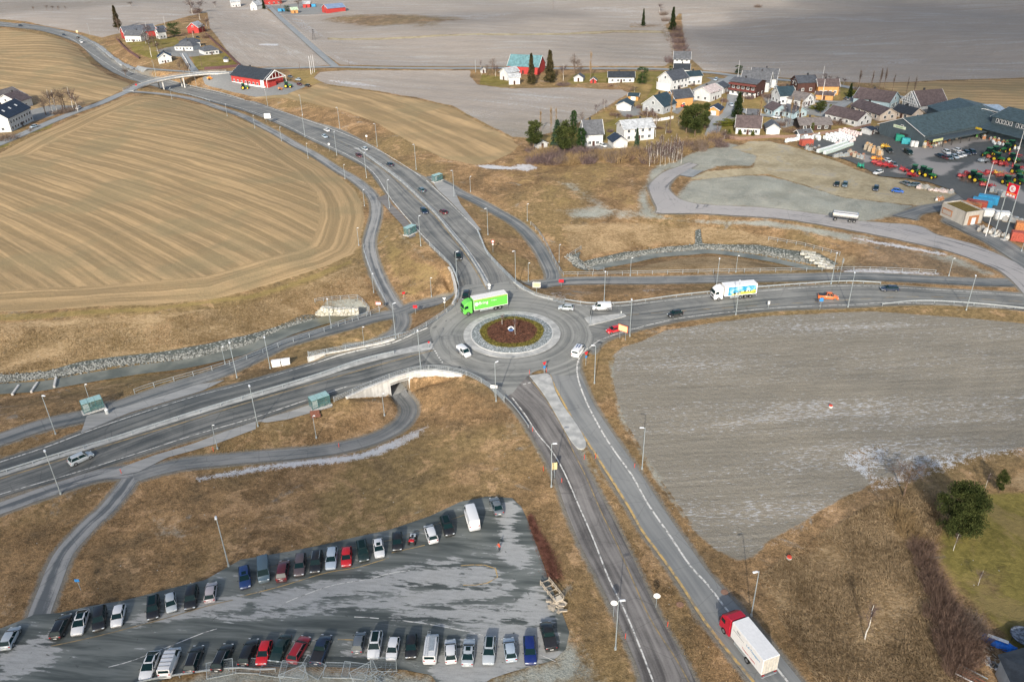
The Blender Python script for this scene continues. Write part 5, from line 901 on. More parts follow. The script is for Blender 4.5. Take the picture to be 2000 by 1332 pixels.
rail([(985,778),(1000,793),(1015,812),(1032,836)], 'short guard rail running down from the underpass railing beside the south road')
rail([(1722,598),(1781,592),(1832,592),(1908,597),(2000,606),(2150,622)], 'guard rail along the south edge of the east road at the right')
rail([(263,770),(306,755),(408,726),(500,696),(564,671),(607,658),(679,631),(717,618),(748,605),(754,595),(737,560),(722,526),(711,493),(710,483)], 'long two-bar railing between the stream and the cycle path', 'two', 'railing')
rail([(1036,440),(1051,455),(1069,483),(1084,514),(1098,536),(1107,539),(1255,537),(1383,534),(1500,532),(1602,530),(1653,529),(1755,532),(1827,536)], 'long two-bar railing on the bank side of the east cycle path', 'two', 'railing')
rail([(306,153),(345,163),(383,172),(434,184),(477,197)], 'guard rail at the outer edge of the far road below the bridge'); rail([(330,176),(372,187),(410,199)], 'guard rail on the field side of the far road past the bridge')
rail([(615,592),(640,588),(680,585),(700,584),(712,596),(722,606),(718,616)], 'thin fence round the top of the stone headwall', 'two', 'fence', step=2); rail([(1112,502),(1122,496),(1135,488)], 'short fence at the west end of the upper stream', 'two', 'fence', step=2)
rail([(1130,520),(1150,530),(1180,530)], 'short fence where the upper stream enters its culvert', 'two', 'fence', step=2)
rail([(648,640),(690,628),(725,617)], 'thin fence along the water side above the stream end', 'two', 'fence', step=2.5); rail([(602,695),(612,699),(636,697)], 'short steel railing at the west end of the parapet', 'two', 'railing', step=2)
rail([(250,1345),(288,1334),(345,1324),(449,1310),(500,1313),(540,1312)], 'low steel rail along the bottom edge of the parking lot')
rail([(1500,470),(1560,480),(1600,490),(1640,500)], 'thin fence above the sloping slab headwall', 'two', 'fence', step=2.5)
RAILW = plain('kerb_concrete', (.45, .45, .43), .8)
# ---- street lamps
LAMPW = plain('lamp_head', (.62, .64, .66), .35, .5); GALV = plain('lamp_pole_steel', (.36, .41, .43), .45, .4, .4)
def lamp_mesh(tall):
    p = MB(); p.tube((0, 0, 0), (0, 0, 1), .011 if tall else .014, .0065 if tall else .009, 8, GALV); base = MB(); base.tube((0, 0, 0), (0, 0, .035), .024, .02, 8, GALV); return p.mesh('pole'), base.mesh('pole_base')
LMS = {k: lamp_mesh(k) for k in (True, False)}
hm = MB(); hm.box((.38, 0, .03), (.75, .3, .13), LAMPW, taper=.75); HEADM = hm.mesh('lamp_head', bevel=.04); am = MB(); am.tube((0, 0, 0), (.2, 0, .03), .05, n=6, m=GALV); ARMM = am.mesh('arm')
def lamp(b, t, label, aim=None, tall=True):
    h, g = pole_h(b, t); h = min(max(h, 4.0), 12); 
    if tall: h = min(max(h, 8.4), 10.5)
    z = ground_z(g.x, g.y)+.02; a = 0.0
    if aim: q = G1(*aim); a = math.atan2(q.y-g.y, q.x-g.x)
    r = empty('street_lamp' if tall else 'path_lamp', (g.x, g.y, z), a, label, 'street lamp', 'tall road lamps' if tall else 'short path lamps')
    o = link('pole', LMS[tall][0], r); o.scale = (h, h, h); k = 1 if tall else .55
    e = link('pole_base', LMS[tall][1], r); e.scale = (8, 8, 12)
    A = link('arm', ARMM, r); A.location = (0, 0, h-.03); A.scale = (k, 1, 1); H = link('lamp_head', HEADM, r); H.location = (.12*k, 0, h); H.scale = (k*1.15, k*1.25, 1.1)
    return r
LT = [((109,848),(81,772),'at the far left verge below the bus shelter',(130,855)),((119,965),(91,884),'on grass between left footpath and southwest road',(110,940)),((463,738),(447,667),'left of the white cabinets on the southwest verge',(470,755)),((504,833),(487,756),'left of the near bus shelter, southwest road',(495,800)),
 ((822,722),(817,648),'standing on top of the underpass wall',(820,700)),((528,720),(519,664),'beside the white cabinets',(532,735)),((647,641),(643,605),'in front of the stone headwall',(650,650)),((773,662),(768,594),'where the path dips under the southwest road',(790,655)),((893,549),(890,506),'on top of the retaining wall of the northwest road',(905,545)),
 ((822,481),(817,423),'beside the bus shelter of the northwest road',(840,470)),((761,407),(757,353),'where the side path meets the northwest road',(775,400)),((716,348),(712,299),'at the merge opposite the splitter nose',(730,340)),((658,304),(654,258),'between road and cycle path near the pale blue car',(670,295)),((596,268),(591,225),'first of the close pair beside the far road',(605,262)),((591,226),(585,186),'on the east verge above the close pair',(580,232)),
 ((664,252),(659,210),'on the bank above the white saloon',(650,258)),((737,287),(732,242),'on the bank above the silver estate',(725,292)),((813,332),(809,282),'on the bank above the lay-by',(800,338)),((523,207),(520,179),'on the bank below the red workshop',(515,212)),((887,384),(884,333),'at the start of the northeast path',(875,388)),
 ((953,459),(953,407),'on the grass between the northeast path and the road',(940,462)),((1007,547),(1006,490),'inside the railing northeast of the roundabout',(995,552)),((1180,588),(1182,529),'behind the white panel van',(1180,600)),((1230,657),(1233,587),'beside the yellow sign on the east road',(1228,640)),((1399,561),(1406,507),'behind the mural lorry',(1398,575)),
 ((1437,615),(1444,550),'in front of the mural lorry',(1436,600)),((1623,555),(1635,493),'left of the thick sign mast',(1622,565)),((1656,600),(1669,534),'right of the orange pickup',(1655,588)),((1887,606),(1905,540),'on the south rail near the right edge',(1886,592)),((1161,749),(1162,675),'right of the south road near the roundabout',(1140,748)),
 ((1254,916),(1259,836),'standing alone between south road and ploughed field',(1225,915)),((1077,951),(1080,867),'left of the south road beside the back of a sign',(1100,950)),((1202,1268),(1211,1173),'left of the south road beside a round mirror',(1230,1266)),((1467,1203),(1482,1115),'behind the red-cabbed lorry',(1440,1210)),((447,1106),(419,1007),'tallest of all, on the bank above the parking lot',(450,1140)),((969,784),(968,709),'outside the railing below the roundabout',(985,775)),
 ((305,151),(304,120),'beside the path left of the bridge',(300,155)),((384,170),(381,149),'in front of the right bridge end',(380,176)),((176,68),(172,53),'farthest one at the top left junction',(170,72))]
for b_, t_, l, a_ in LT: lamp(b_, t_, 'tall galvanised street lamp '+l, a_)
LS = [((179,794),(165,751),'behind the far left bus shelter'),((440,712),(432,677),'by the stream railing left of the close taller lamp'),((425,877),(413,831),'on the grass above the footpath, left of the two'),((618,856),(608,812),'beside the wooden pallets'),((751,812),(747,769),'inside the bend of the footpath below the underpass'),((711,670),(708,639),'above the shaded sunken path'),
 ((843,580),(842,543),'on the grass wedge by the retaining wall'),((730,572),(727,535),'beside the stream-side railing bend'),((701,480),(698,446),'at the edge of the stubble field'),((712,403),(711,371),'at the field edge near the path kink'),((550,276),(547,249),'between stubble field and path, second from the bridge'),((602,310),(599,281),'between stubble field and path, third from the bridge'),((674,350),(672,322),'between stubble field and path, fourth from the bridge'),
 ((919,375),(918,345),'on the slope above the lay-by'),((1030,432),(1029,399),'on the bare slope above the northeast path'),((1032,550),(1032,514),'in the grass wedge northeast of the roundabout'),((1092,513),(1092,478),'outside the bend of the northeast railing'),((1231,539),(1233,504),'in front of the upper stream water'),((1437,532),(1439,500),'in front of the upper rock bank'),((1853,539),(1862,505),'on the brown bank near the right edge'),((1995,491),(2004,458),'at the right edge by the gravel track'),
 ((444,227),(441,204),'between stubble field and path, right of the bridge'),((336,194),(333,172),'nearest the left bridge end by the path'),((498,251),(495,226),'between stubble field and path below the big white board')]
for b_, t_, l in LS: lamp(b_, t_, 'short path lamp '+l, None, False)
# ---- signs
SW_ = plain('sign_white', (.7, .7, .68), .5); SY = plain('sign_yellow', (.58, .48, .26), .5); SRD = plain('sign_red', (.55, .02, .03), .5); SBL = plain('sign_blue', (.03, .2, .5), .5); SGY = plain('sign_grey_back', (.4, .42, .42), .5); SOR = plain('delineator_red', (.55, .06, .03), .6)
def sign(base, top, label, shape, size, mat, face=None, frame=None, extra=None, n=1, cat='sign'):
    h, g = pole_h(base, top); h = min(max(h, 1.3), 7); z = ground_z(g.x, g.y); face = radians(face if face is not None else -90)
    r = empty('road_sign', (g.x, g.y, z), face, label, cat); w, hh = size
    for s in ([0] if n == 1 else [-w*.3, w*.3]): q = MB(); q.tube((0, s, 0), (0, s, h), .045, n=6, m=GALV); q.build('post', r)
    q = MB()
    if shape == 'disc': q.tube((.05, 0, h), (.09, 0, h), w/2, n=20, m=mat)
    elif shape == 'tri': q.add([(.05, -w/2, h+w*.4), (.05, w/2, h+w*.4), (.05, 0, h-w*.45), (.09, -w/2, h+w*.4), (.09, w/2, h+w*.4), (.09, 0, h-w*.45)], [(0, 1, 2), (5, 4, 3), (0, 3, 4, 1), (1, 4, 5, 2), (2, 5, 3, 0)], mat)
    else: q.box((.07, 0, h-hh/2), (.05, w, hh), mat)
    P = q.build('sign_panel', r, bevel=.0)
    if frame: q = MB(); q.box((.10, 0, h-hh/2), (.02, w*.9, hh*.86), frame) if shape == 'box' else q.tube((.09, 0, h), (.11, 0, h), w/2*.7, n=18, m=frame); q.build('sign_face', P)
    for i, (m2, w2) in enumerate(extra or []): q = MB(); q.tube((.05, 0, h-.85*(i+1)), (.09, 0, h-.85*(i+1)), w2/2, n=18, m=m2); q.build('lower_disc', r)
    return r
sign((1216,663),(1216,635),'yellow direction board in the verge beside the red hatchback','box',(2.6,1.7),SOR,-130,SY,n=2); sign((1048,573),(1048,551),'yellow direction board behind the northeast railing','box',(2.0,1.5),SW_,-95,SY)
sign((1083,932),(1082,903),'narrow yellowish sign board back beside a tall lamp on the south road','box',(.9,1.5),SY,-80); sign((966,775),(966,752),'white-backed flat sign near the railing below the roundabout','box',(1.5,.7),SW_,-100)
sign((1198,1204),(1200,1177),'round white mirror left of the south road','disc',(1.0,1),SW_,-100,cat='mirror'); sign((1281,1186),(1283,1163),'round white mirror on the grass median of the south road','disc',(1.0,1),SW_,-100,cat='mirror')
sign((524,239),(523,222),'big white double board on posts beside the far road','box',(3.0,2.4),SW_,-80,n=2); sign((741,612),(741,590),'red and white stop board at the stream-side path bend','box',(1.4,.8),SRD,-95,SW_); sign((789,582),(787,570),'leaning small red board on the grass wedge','box',(.8,.6),SRD,-60)
sign((812,613),(811,596),'red board at the underpass path junction','box',(1.1,.8),SRD,-95); sign((1096,562),(1096,546),'red board where the paths meet northeast of the roundabout','box',(1.3,.9),SRD,-95)
sign((1063,731),(1064,710),'give way sign with blue arrow disc on the south splitter island','tri',(1.0,1),SRD,-60,extra=[(SBL,.6)]); sign((1144,714),(1145,690),'sign with blue arrow disc at the right of the south road mouth','tri',(1.0,1),SRD,-60,extra=[(SBL,.6)])
sign((869,604),(869,584),'pale back of a give way sign on the west railing side','tri',(.9,1),SW_,-90,extra=[(SW_,.5)]); sign((956,571),(953,557),'pale back of sign discs at the end of the northwest median','disc',(.8,1),SW_,-90,extra=[(SW_,.6)]); sign((963,493),(962,472),'red ringed speed sign with plate on the northeast verge','disc',(.9,1),SRD,-90,SW_,[(SW_,.5)])
sign((1601,605),(1602,582),'blue square sign at the south verge beside the orange pickup','box',(.9,.9),SBL,-100); sign((1500,603),(1500,588),'thin pale sign at the south verge of the east road','box',(.5,.9),SW_,-90); sign((1153,634),(1152,606),'dark narrow marker on the east splitter tip','box',(.5,1.3),TRIM,-170); sign((1213,617),(1213,610),'small grey marker at the far end of the east splitter','box',(.3,.5),SGY,-90)
sign((158,1152),(149,1130),'small blue sign in the grass by the left footpath','box',(.7,.5),SBL,-90,cat='sign'); sign((644,296),(642,282),'white disc sign back below the pale blue car','disc',(.9,1),SW_,-90); sign((717,279),(717,266),'white disc sign on the bank above the silver estate','disc',(.9,1),SW_,-90); sign((838,680),(838,668),'red and white marker on the southwest median tip','disc',(.5,1),SRD,-60)
sign((1638,553),(1649,499),'thick dark-topped sign mast on the east road verge','box',(.9,1.2),SGY,0); sign((152,69),(152,60),'orange diamond sign on the far road','box',(1.6,1.6),SY,-90); sign((267,172),(264,166),'round red sign at the left bridge end','disc',(1,1),SRD,-60)
for i, (x, y, l) in enumerate(((1221,1247,'beside the lamp with mirror'),(1301,1224,'leaning on the median below the mirror'),(1097,943,'right of the narrow sign board'),(1061,920,'left of the tall lamp and sign board'),(1239,914,'beside the asphalt left of the lone lamp'),(1141,897,'below the splitter island, left of two'),(1163,895,'below the splitter island, right of two'),(1034,731,'at the left tip of the splitter island'),(1067,727,'at the sign on the splitter island'),(1040,843,'at the end of the short guard rail'),(662,874,'on the curved footpath'),(417,882,'at the footpath edge by a short lamp'),(237,925,'at the left path junction'))):
    g = G1(x, y); q = MB(); dx = .35 if 'leaning' in l else .04; q.box((g.x+dx*.5, g.y, g.z+.55), (.09, .05, 1.1), SOR, rx=.1); tag(q.build('delineator'), 'red marker stick '+l, 'marker stick', 'red marker sticks')
b = MB(); c = G1(550, 714); 
root = empty('cabinet', tuple(c), radians(14), 'white double cabinet on the verge beside a tall lamp', 'cabinet')
for s in (-1.1, 1.0): q = MB(); q.box((s, 0, .75), (1.9, .9, 1.4), LW); q.build('cabinet_body', root, bevel=.04); q = MB(); q.box((s, 0, 1.5), (2.05, 1.05, .1), LW); q.build('lid', root)
# ---- bus shelters
t = NT('shelter_glass'); t.b.inputs['Transmission Weight'].default_value = .0; SG = t.done((.10, .22, .22), .15, .6); SG.node_tree.nodes['Principled BSDF'].inputs['Alpha'].default_value = .28
SR_ = plain('shelter_roof', (.27, .42, .41), .35, .5); SFR = plain('shelter_frame', (.05, .13, .13), .5)
def shelter(a, b, label, flip=1):
    A, B = GP([a])[0], GP([b])[0]; d = B-A; m = (A+B)/2; r = empty('bus_shelter', (m[0], m[1], ground_z(m[0], m[1])+.06), math.atan2(d[1], d[0]), label, 'bus shelter'); L = 3.9; D = 1.5*flip
    q = MB(); q.box((0, D/2, .06), (L+.6, abs(D)+.7, .14), WCON); q.build('base_slab', r, bevel=.02)
    q = MB()
    for x in (-L/2, -L/6, L/6, L/2):
        for y in (0, D): q.box((x, y, 1.25), (.08, .08, 2.4), SFR)
    for z in (.35, 1.0, 2.4): q.box((0, 0, z), (L, .07, .06), SFR)
    q.build('frame', r)
    for i in range(3): q = MB(); q.box((-L/3+i*L/3, D/2, 2.52), (L/3-.06, abs(D)+.5, .08), SR_); q.build('roof_panel', r, bevel=.02)
    q = MB(); q.box((0, D/2, 2.46), (L+.1, abs(D)+.55, .07), SFR); q.build('roof_frame', r)
    q = MB(); q.box((0, 0, 1.4), (L-.1, .03, 1.9), SG); q.box((-L/2, D/2, 1.4), (.03, abs(D)-.1, 1.9), SG); q.box((L/2, D/2, 1.4), (.03, abs(D)-.1, 1.9), SG); q.build('glass_panel', r)
    q = MB(); q.box((.3, D*.3, .5), (2.6, .4, .07), plain('bench_wood', (.35, .38, .25), .7)); [q.box((x, D*.3, .25), (.06, .3, .45), SFR) for x in (-.8, 1.4)]; q.build('bench', r)
    q = MB(); q.box((-L/2+.7, .05, 1.35), (1.1, .06, 1.6), LW); q.build('timetable_board', r); return r
shelter((611,803), (646,791), 'teal glass bus shelter on the near side of the southwest road'); shelter((167,809), (203,799), 'teal glass bus shelter at the far side of the southwest road near the left edge'); shelter((799,462), (811,455), 'teal glass bus shelter west of the northwest road'); shelter((851,357), (863,353), 'small pale bus shelter at the lay-by east of the northwest road')
c = G1(210, 808); root = empty('litter_bin', tuple(c), 0, 'round white bin beside the far left bus shelter', 'bin'); q = MB(); q.tube((0, 0, 0), (0, 0, 1.0), .35, n=14, m=SGY); q.build('bin_body', root); q = MB(); q.tube((0, 0, 1.0), (0, 0, 1.15), .4, .25, 14, LW); q.build('lid', root)
WOODR = plain('red_brown_wood', (.27, .11, .07), .8); WOODP = plain('pale_wood', (.42, .36, .28), .85, .2, 0, .2); WOODD = plain('dark_wood', (.12, .085, .065), .85, .2, 0, .25)
for i, (x, y) in enumerate(((615,808),(617,814))):
    c = G1(x, y); root = empty('wooden_pallet', (c.x, c.y, c.z), .25, 'reddish wooden pallet behind the near bus shelter, %s one' % ('upper', 'lower')[i], 'pallet', 'reddish pallets behind the bus shelter'); q = MB()
    for k in range(5): q.box((0, -.6+k*.3, .35), (1.9, .24, .05), WOODR)
    q.build('deck_boards', root); q = MB(); [q.box((s, 0, .17), (.12, 1.4, .3), WOODD) for s in (-.8, 0, .8)]; q.build('bearers', root)
# old timber wagon and log beside the red-twigged bed
c = G1(1078, 1158); root = empty('timber_frame', tuple(c), radians(118), 'weathered wooden crate frame lying at the right edge of the parking lot', 'crate frame'); q = MB()
for s in (-.75, .75): q.box((0, s, .55), (4.3, .1, .12), WOODP); q.box((0, s, 1.0), (4.3, .08, .1), WOODP)
for x in (-2.1, -1, 0, 1, 2.1): q.box((x, 0, .5), (.1, 1.6, .12), WOODP); [q.box((x, s, .6), (.08, .08, 1.0), WOODP) for s in (-.75, .75)]
q.build('frame', root); q = MB(); q.box((-1.9, .1, .55), (.9, 1.2, .4), plain('planks_pale', (.55, .48, .38), .8)); q.build('plank_stack', root)
c = G1(1090, 1187); root = empty('rubble_heap', tuple(c), .4, 'heap of pale slabs below the wooden crate frame', 'heap'); q = MB(); [q.box((rng.normal(0, .7), rng.normal(0, .7), .2+.3*rng.random()), (.7+.6*rng.random(), .5, .18), WOODP, rz=rng.random()*3, rx=.3*rng.normal()) for i in range(14)]; q.build('slabs', root)
# mesh fence panels lying at the bottom edge
def mesh_panel(i, x, y, rz, tilt, lab):
    c = G1(x, y); root = empty('fence_panel', (c.x, c.y, c.z+.15), radians(rz), lab, 'fence panel', 'loose mesh fence panels'); R = Matrix.Rotation(tilt, 3, 'X'); q = MB()
    P = [R @ Vector(v) for v in ((-1.7, 0, 0), (1.7, 0, 0), (1.7, 0, 2), (-1.7, 0, 2))]
    for k in range(4): q.tube(P[k], P[(k+1) % 4], .035, n=5, m=GALV)
    q.build('frame', root); q = MB()
    for s in np.linspace(-1.6, 1.6, 20): q.tube(R @ Vector((s, 0, 0)), R @ Vector((s, 0, 2)), .009, n=3, m=GALV, caps=False)
    for s in np.linspace(.1, 1.9, 8): q.tube(R @ Vector((-1.7, 0, s)), R @ Vector((1.7, 0, s)), .009, n=3, m=GALV, caps=False)
    q.build('wire_mesh', root)
PN = ['leftmost, standing beside the red-tailed estate','second from the left below the red hatchback','third from the left beside the second','fourth, turned aslant below the navy pickup','fifth, flat on brown grass','sixth, flat on brown grass right of the fifth','seventh, aslant at the tangled heap','eighth, upright behind the tangled heap','half cut off by the bottom edge','left end one along the low rail']
for i, (x, y, rz, ti) in enumerate(((483,1316,-4,-1.2),(530,1322,-10,-1.2),(568,1324,-8,-1.1),(603,1318,-32,-1.1),(655,1325,-4,-1.2),(690,1326,-10,-1.1),(718,1330,34,-1),(750,1312,0,-.3),(578,1338,28,-.9),(430,1322,12,-.9))): mesh_panel(i, x, y, rz, ti, 'wire mesh fence panel '+PN[i])
c = G1(744, 1327); root = empty('scrap_heap', tuple(c), 0, 'tangled heap of wire and fence parts at the bottom edge', 'heap'); q = MB()
for i in range(70): a = rng.random()*6.3; p = Vector((rng.normal(0, .9), rng.normal(0, .6), .1+.7*rng.random())); q.tube(p, p+Vector((cos(a), sin(a), rng.normal(0, .4)))*(.5+.9*rng.random()), .025, n=4, m=GALV)
q.build('wire_tangle', root)
# ---- person with an orange vest in the parking lot
c = G1(975, 1076); root = empty('person', (c.x, c.y, c.z+.08), radians(200), 'person in an orange jacket and dark trousers walking in the parking lot', 'person')
me = bpy.data.meshes.new('body'); bm = bmesh.new(); sk = bm.verts.layers.skin.verify()
J = {'pel': (0, 0, .95, .14), 'che': (0, 0, 1.3, .17), 'nek': (0, 0, 1.48, .065), 'hed': (.03, 0, 1.62, .10), 'top': (.03, 0, 1.76, .08), 'hl': (0, .1, .9, .1), 'kl': (.12, .1, .5, .07), 'al': (.02, .1, .09, .05), 'tl': (.16, .1, .04, .045), 'hr': (0, -.1, .9, .1), 'kr': (-.02, -.1, .5, .07), 'ar': (-.22, -.1, .1, .05), 'tr': (-.08, -.1, .04, .045),
     'sl': (0, .2, 1.4, .07), 'el': (-.08, .27, 1.13, .05), 'wl': (.08, .26, .92, .035), 'fl': (.13, .25, .84, .03), 'sr': (0, -.2, 1.4, .07), 'er': (.1, -.27, 1.15, .05), 'wr': (.25, -.25, 1.0, .035), 'fr': (.32, -.24, .95, .03)}
vs = {k: bm.verts.new(v[:3]) for k, v in J.items()}
for k, v in J.items(): vs[k][sk].radius = (v[3], v[3])
vs['pel'][sk].use_root = True
for e in ('pel che', 'che nek', 'nek hed', 'hed top', 'pel hl', 'hl kl', 'kl al', 'al tl', 'pel hr', 'hr kr', 'kr ar', 'ar tr', 'che sl', 'sl el', 'el wl', 'wl fl', 'che sr', 'sr er', 'er wr', 'wr fr'):
    a_, b2 = e.split(); bm.edges.new((vs[a_], vs[b2]))
bm.to_mesh(me); bm.free(); tmp = bpy.data.objects.new('tmp', me); COL.objects.link(tmp); tmp.modifiers.new('s', 'SKIN'); tmp.modifiers.new('u', 'SUBSURF').levels = 2
dg = bpy.context.evaluated_depsgraph_get(); bm2 = bpy.data.meshes.new_from_object(tmp.evaluated_get(dg)); bpy.data.objects.remove(tmp)
t = NT('person_skin_clothes'); s = t.n('SeparateXYZ'); t.lk(s.inputs[0], t.obj()); leg = t.m('LESS_THAN', s.outputs[2], .93); hd = t.m('GREATER_THAN', s.outputs[2], 1.52); cc = t.mix(leg, (.62, .09, .04), (.03, .035, .045)); cc = t.mix(hd, cc, (.45, .28, .2))
bm2.materials.clear(); bm2.materials.append(t.done(cc, .8)); bm2.polygons.foreach_set('use_smooth', [True]*len(bm2.polygons)); link('body', bm2, root); q = MB(); q.tube((.02, 0, 1.66), (.02, 0, 1.8), .125, .08, 12, plain('hair', (.04, .025, .015), .9)); q.build('hair', root, True)
# ================================================================= PLANTS
def folmat(name, a, b, sc=.8):
    t = NT(name); n = t.noise(t.obj(), sc, 2); m = t.noise(t.obj(), sc*6, 2)
    t.b.inputs['Subsurface Weight'].default_value = 0; return t.done(t.mix(t.rng(t.m('ADD', t.m('MULTIPLY', n, .5), t.m('MULTIPLY', m, .5)), .38, .62), a, b), .85, .1)
F_SPR = folmat('spruce_needles', (.008, .018, .006), (.035, .05, .018), 7); F_SPB = folmat('spruce_needles_brownish', (.02, .022, .01), (.095, .075, .035), 7); F_PIN = folmat('pine_needles', (.014, .024, .007), (.075, .088, .028), 6); F_BLU = folmat('fir_needles_blue', (.014, .03, .016), (.06, .095, .06), 6)
F_THU = folmat('thuja_foliage', (.035, .05, .01), (.13, .14, .03), 7); F_GRN = folmat('evergreen_foliage', (.01, .026, .008), (.04, .075, .024), 7); F_HDG = folmat('hedge_foliage', (.06, .07, .012), (.16, .16, .03), 3)
TW_B = folmat('twigs_grey_brown', (.10, .075, .06), (.22, .17, .14), 2); TW_R = folmat('twigs_red_brown', (.10, .065, .05), (.22, .15, .115), 2); TW_P = folmat('twigs_purple', (.085, .06, .06), (.19, .14, .135), 2); TW_T = folmat('twigs_tan', (.18, .12, .06), (.36, .26, .14), 2)
BARK = folmat('bark_brown', (.10, .07, .05), (.22, .15, .11), 3); BIRCH = folmat('birch_bark', (.4, .38, .34), (.68, .66, .6), 4)
def tri_cloud(P, D, ln, wd):
    """thin leaf triangles at P pointing along D"""
    n = len(P); r = rng.normal(size=(n, 3)); s = np.cross(D, r); s /= np.linalg.norm(s, axis=1)[:, None]+1e-9
    ln = np.broadcast_to(ln, n)[:, None]; wd = np.broadcast_to(wd, n)[:, None]
    V = np.stack([P-s*wd, P+s*wd, P+D*ln], 1).reshape(-1, 3); return V, np.arange(3*n).reshape(-1, 3)
def unit(v): return v/(np.linalg.norm(v, axis=1)[:, None]+1e-9)
_tc = {}
def variants(key, fn, n=3):
    if key not in _tc: _tc[key] = [fn() for _ in range(n)]
    return _tc[key][rng.integers(len(_tc[key]))]
def m_spruce(n, spread, mat, cyl=False):      # unit height crown, radius=spread
    z = rng.random(n)**(.8 if cyl else 1.15); lay = np.floor(z*16)/16+rng.random(n)*.04; z = np.where(rng.random(n) < .7, lay, z); z = .07+z*.93
    rad = spread*((1-z)**.85+.02) if not cyl else spread*np.sqrt(np.clip(1-((z-.5)/.52)**4, .02, 1)); a = rng.random(n)*6.283; rad *= (.72+.28*np.sin(a*3+z*19))*(.85+.15*np.sin(a*7)); q = rad*np.sqrt(.15+.85*rng.random(n))
    P = np.stack([q*np.cos(a), q*np.sin(a), z], 1); D = unit(np.stack([np.cos(a), np.sin(a), -.35+rng.normal(0, .35, n)], 1)+rng.normal(0, .35, (n, 3))); V, F = tri_cloud(P, D, spread*.16+.012, spread*.05+.005); return npmesh('crown', V, F, mat, False)
def m_clumps(n, k, rx, z0, z1, mat, leaf=.02, up=.4):
    c = rng.random((k, 3)); ang = c[:, 0]*6.283; hh = c[:, 2]; rr = rx*np.sqrt(c[:, 1])*np.sqrt(np.clip(1-(2*hh-1)**2*.75, .1, 1)); C = np.stack([rr*np.cos(ang), rr*np.sin(ang), z0+(z1-z0)*hh], 1); s = rx*(.22+.22*rng.random(k))
    i = rng.integers(k, size=n); d = unit(rng.normal(size=(n, 3))); P = C[i]+d*(s[i]*rng.random(n)**.4)[:, None]*np.array([1, 1, .6]); D = unit(d+np.array([0, 0, up])+rng.normal(0, .4, (n, 3))); V, F = tri_cloud(P, D, leaf*1.6, leaf*.55); return npmesh('crown', V, F, mat, False)
def m_bare(lv, spread, mat, upright=.5, n0=7, thin=1.0, trunkz=.25):
    """branching twigs: thin triangular prisms as flat triangles"""
    A, B, Rr = [], [], []
    def grow(p, d, L, r, k):
        q = p+d*L; A.append(p); B.append(q); Rr.append(r)
        if k == 0: return
        for _ in range(n0 if k == lv else rng.integers(3, 5)):
            nd = d*upright+rng.normal(0, .55, 3); nd[2] += .25; nd /= np.linalg.norm(nd); t = .35+.65*rng.random(); grow(p+(q-p)*t, nd, L*(.52+.2*rng.random()), r*.56, k-1)
    for i in range(n0+4):
        a = rng.random()*6.28; z = trunkz+(.6)*rng.random(); d = np.array([cos(a)*spread*1.5, sin(a)*spread*1.5, .35+upright]); d /= np.linalg.norm(d); grow(np.array([0, 0, z]), d, .2*(1.15-z)+.1, .011*thin, lv)
    A, B, Rr = np.array(A), np.array(B), np.array(Rr); m = np.linalg.norm(B[:, :2], axis=1) > spread; D = B-A; s = unit(np.cross(D, rng.normal(size=D.shape))); s2 = unit(np.cross(D, s)); w = Rr[:, None]
    V = np.stack([A-s*w, A+s*w, B, A-s2*w, A+s2*w, B], 1).reshape(-1, 3); V[:, 2] *= 1/max(V[:, 2].max(), .1); V[:, :2] *= spread/np.percentile(np.abs(V[:, :2]), 99); return npmesh('crown', V, np.arange(len(V)).reshape(-1, 3), mat, False)
def m_bush(n, mat, w=.012):
    a = rng.random(n)*6.283; r = np.sqrt(rng.random(n))*.75; P = np.stack([r*np.cos(a), r*np.sin(a), np.zeros(n)], 1); H = .45+.6*rng.random(n)*(1-.35*r); D = unit(np.stack([np.cos(a)*r*.55, np.sin(a)*r*.55, np.ones(n)], 1)+rng.normal(0, .22, (n, 3)))
    V1, F1 = tri_cloud(P, D, H, w); k = n*2; i = rng.integers(n, size=k); t = .3+.6*rng.random(k); P2 = P[i]+D[i]*(H[i]*t)[:, None]; D2 = unit(D[i]+rng.normal(0, .5, (k, 3))); V2, F2 = tri_cloud(P2, D2, .3, w*.6)
    return npmesh('twigs', np.vstack([V1, V2]), np.vstack([F1, F2+len(V1)]), mat, False)
def trunk_mesh(mat, r0=.02, r1=.004, top=.95, bend=0.0):
    q = MB(); p = Vector((0, 0, -.02)); 
    for i in range(5): n_ = Vector((bend*sin(i*1.3), bend*cos(i*2.1), (i+1)*top/5)); q.tube(p, n_, r0+(r1-r0)*i/5, r0+(r1-r0)*(i+1)/5, 7, mat, caps=False); p = n_
    return q.mesh('trunk')
TRK = {'brown': trunk_mesh(BARK), 'birch': trunk_mesh(BIRCH, .014, .003, .97, .012), 'pine': trunk_mesh(BARK, .028, .01, .8), 'thin': trunk_mesh(BARK, .012, .003, .98), 'birch2': trunk_mesh(BIRCH, .03, .012, .55, .03)}
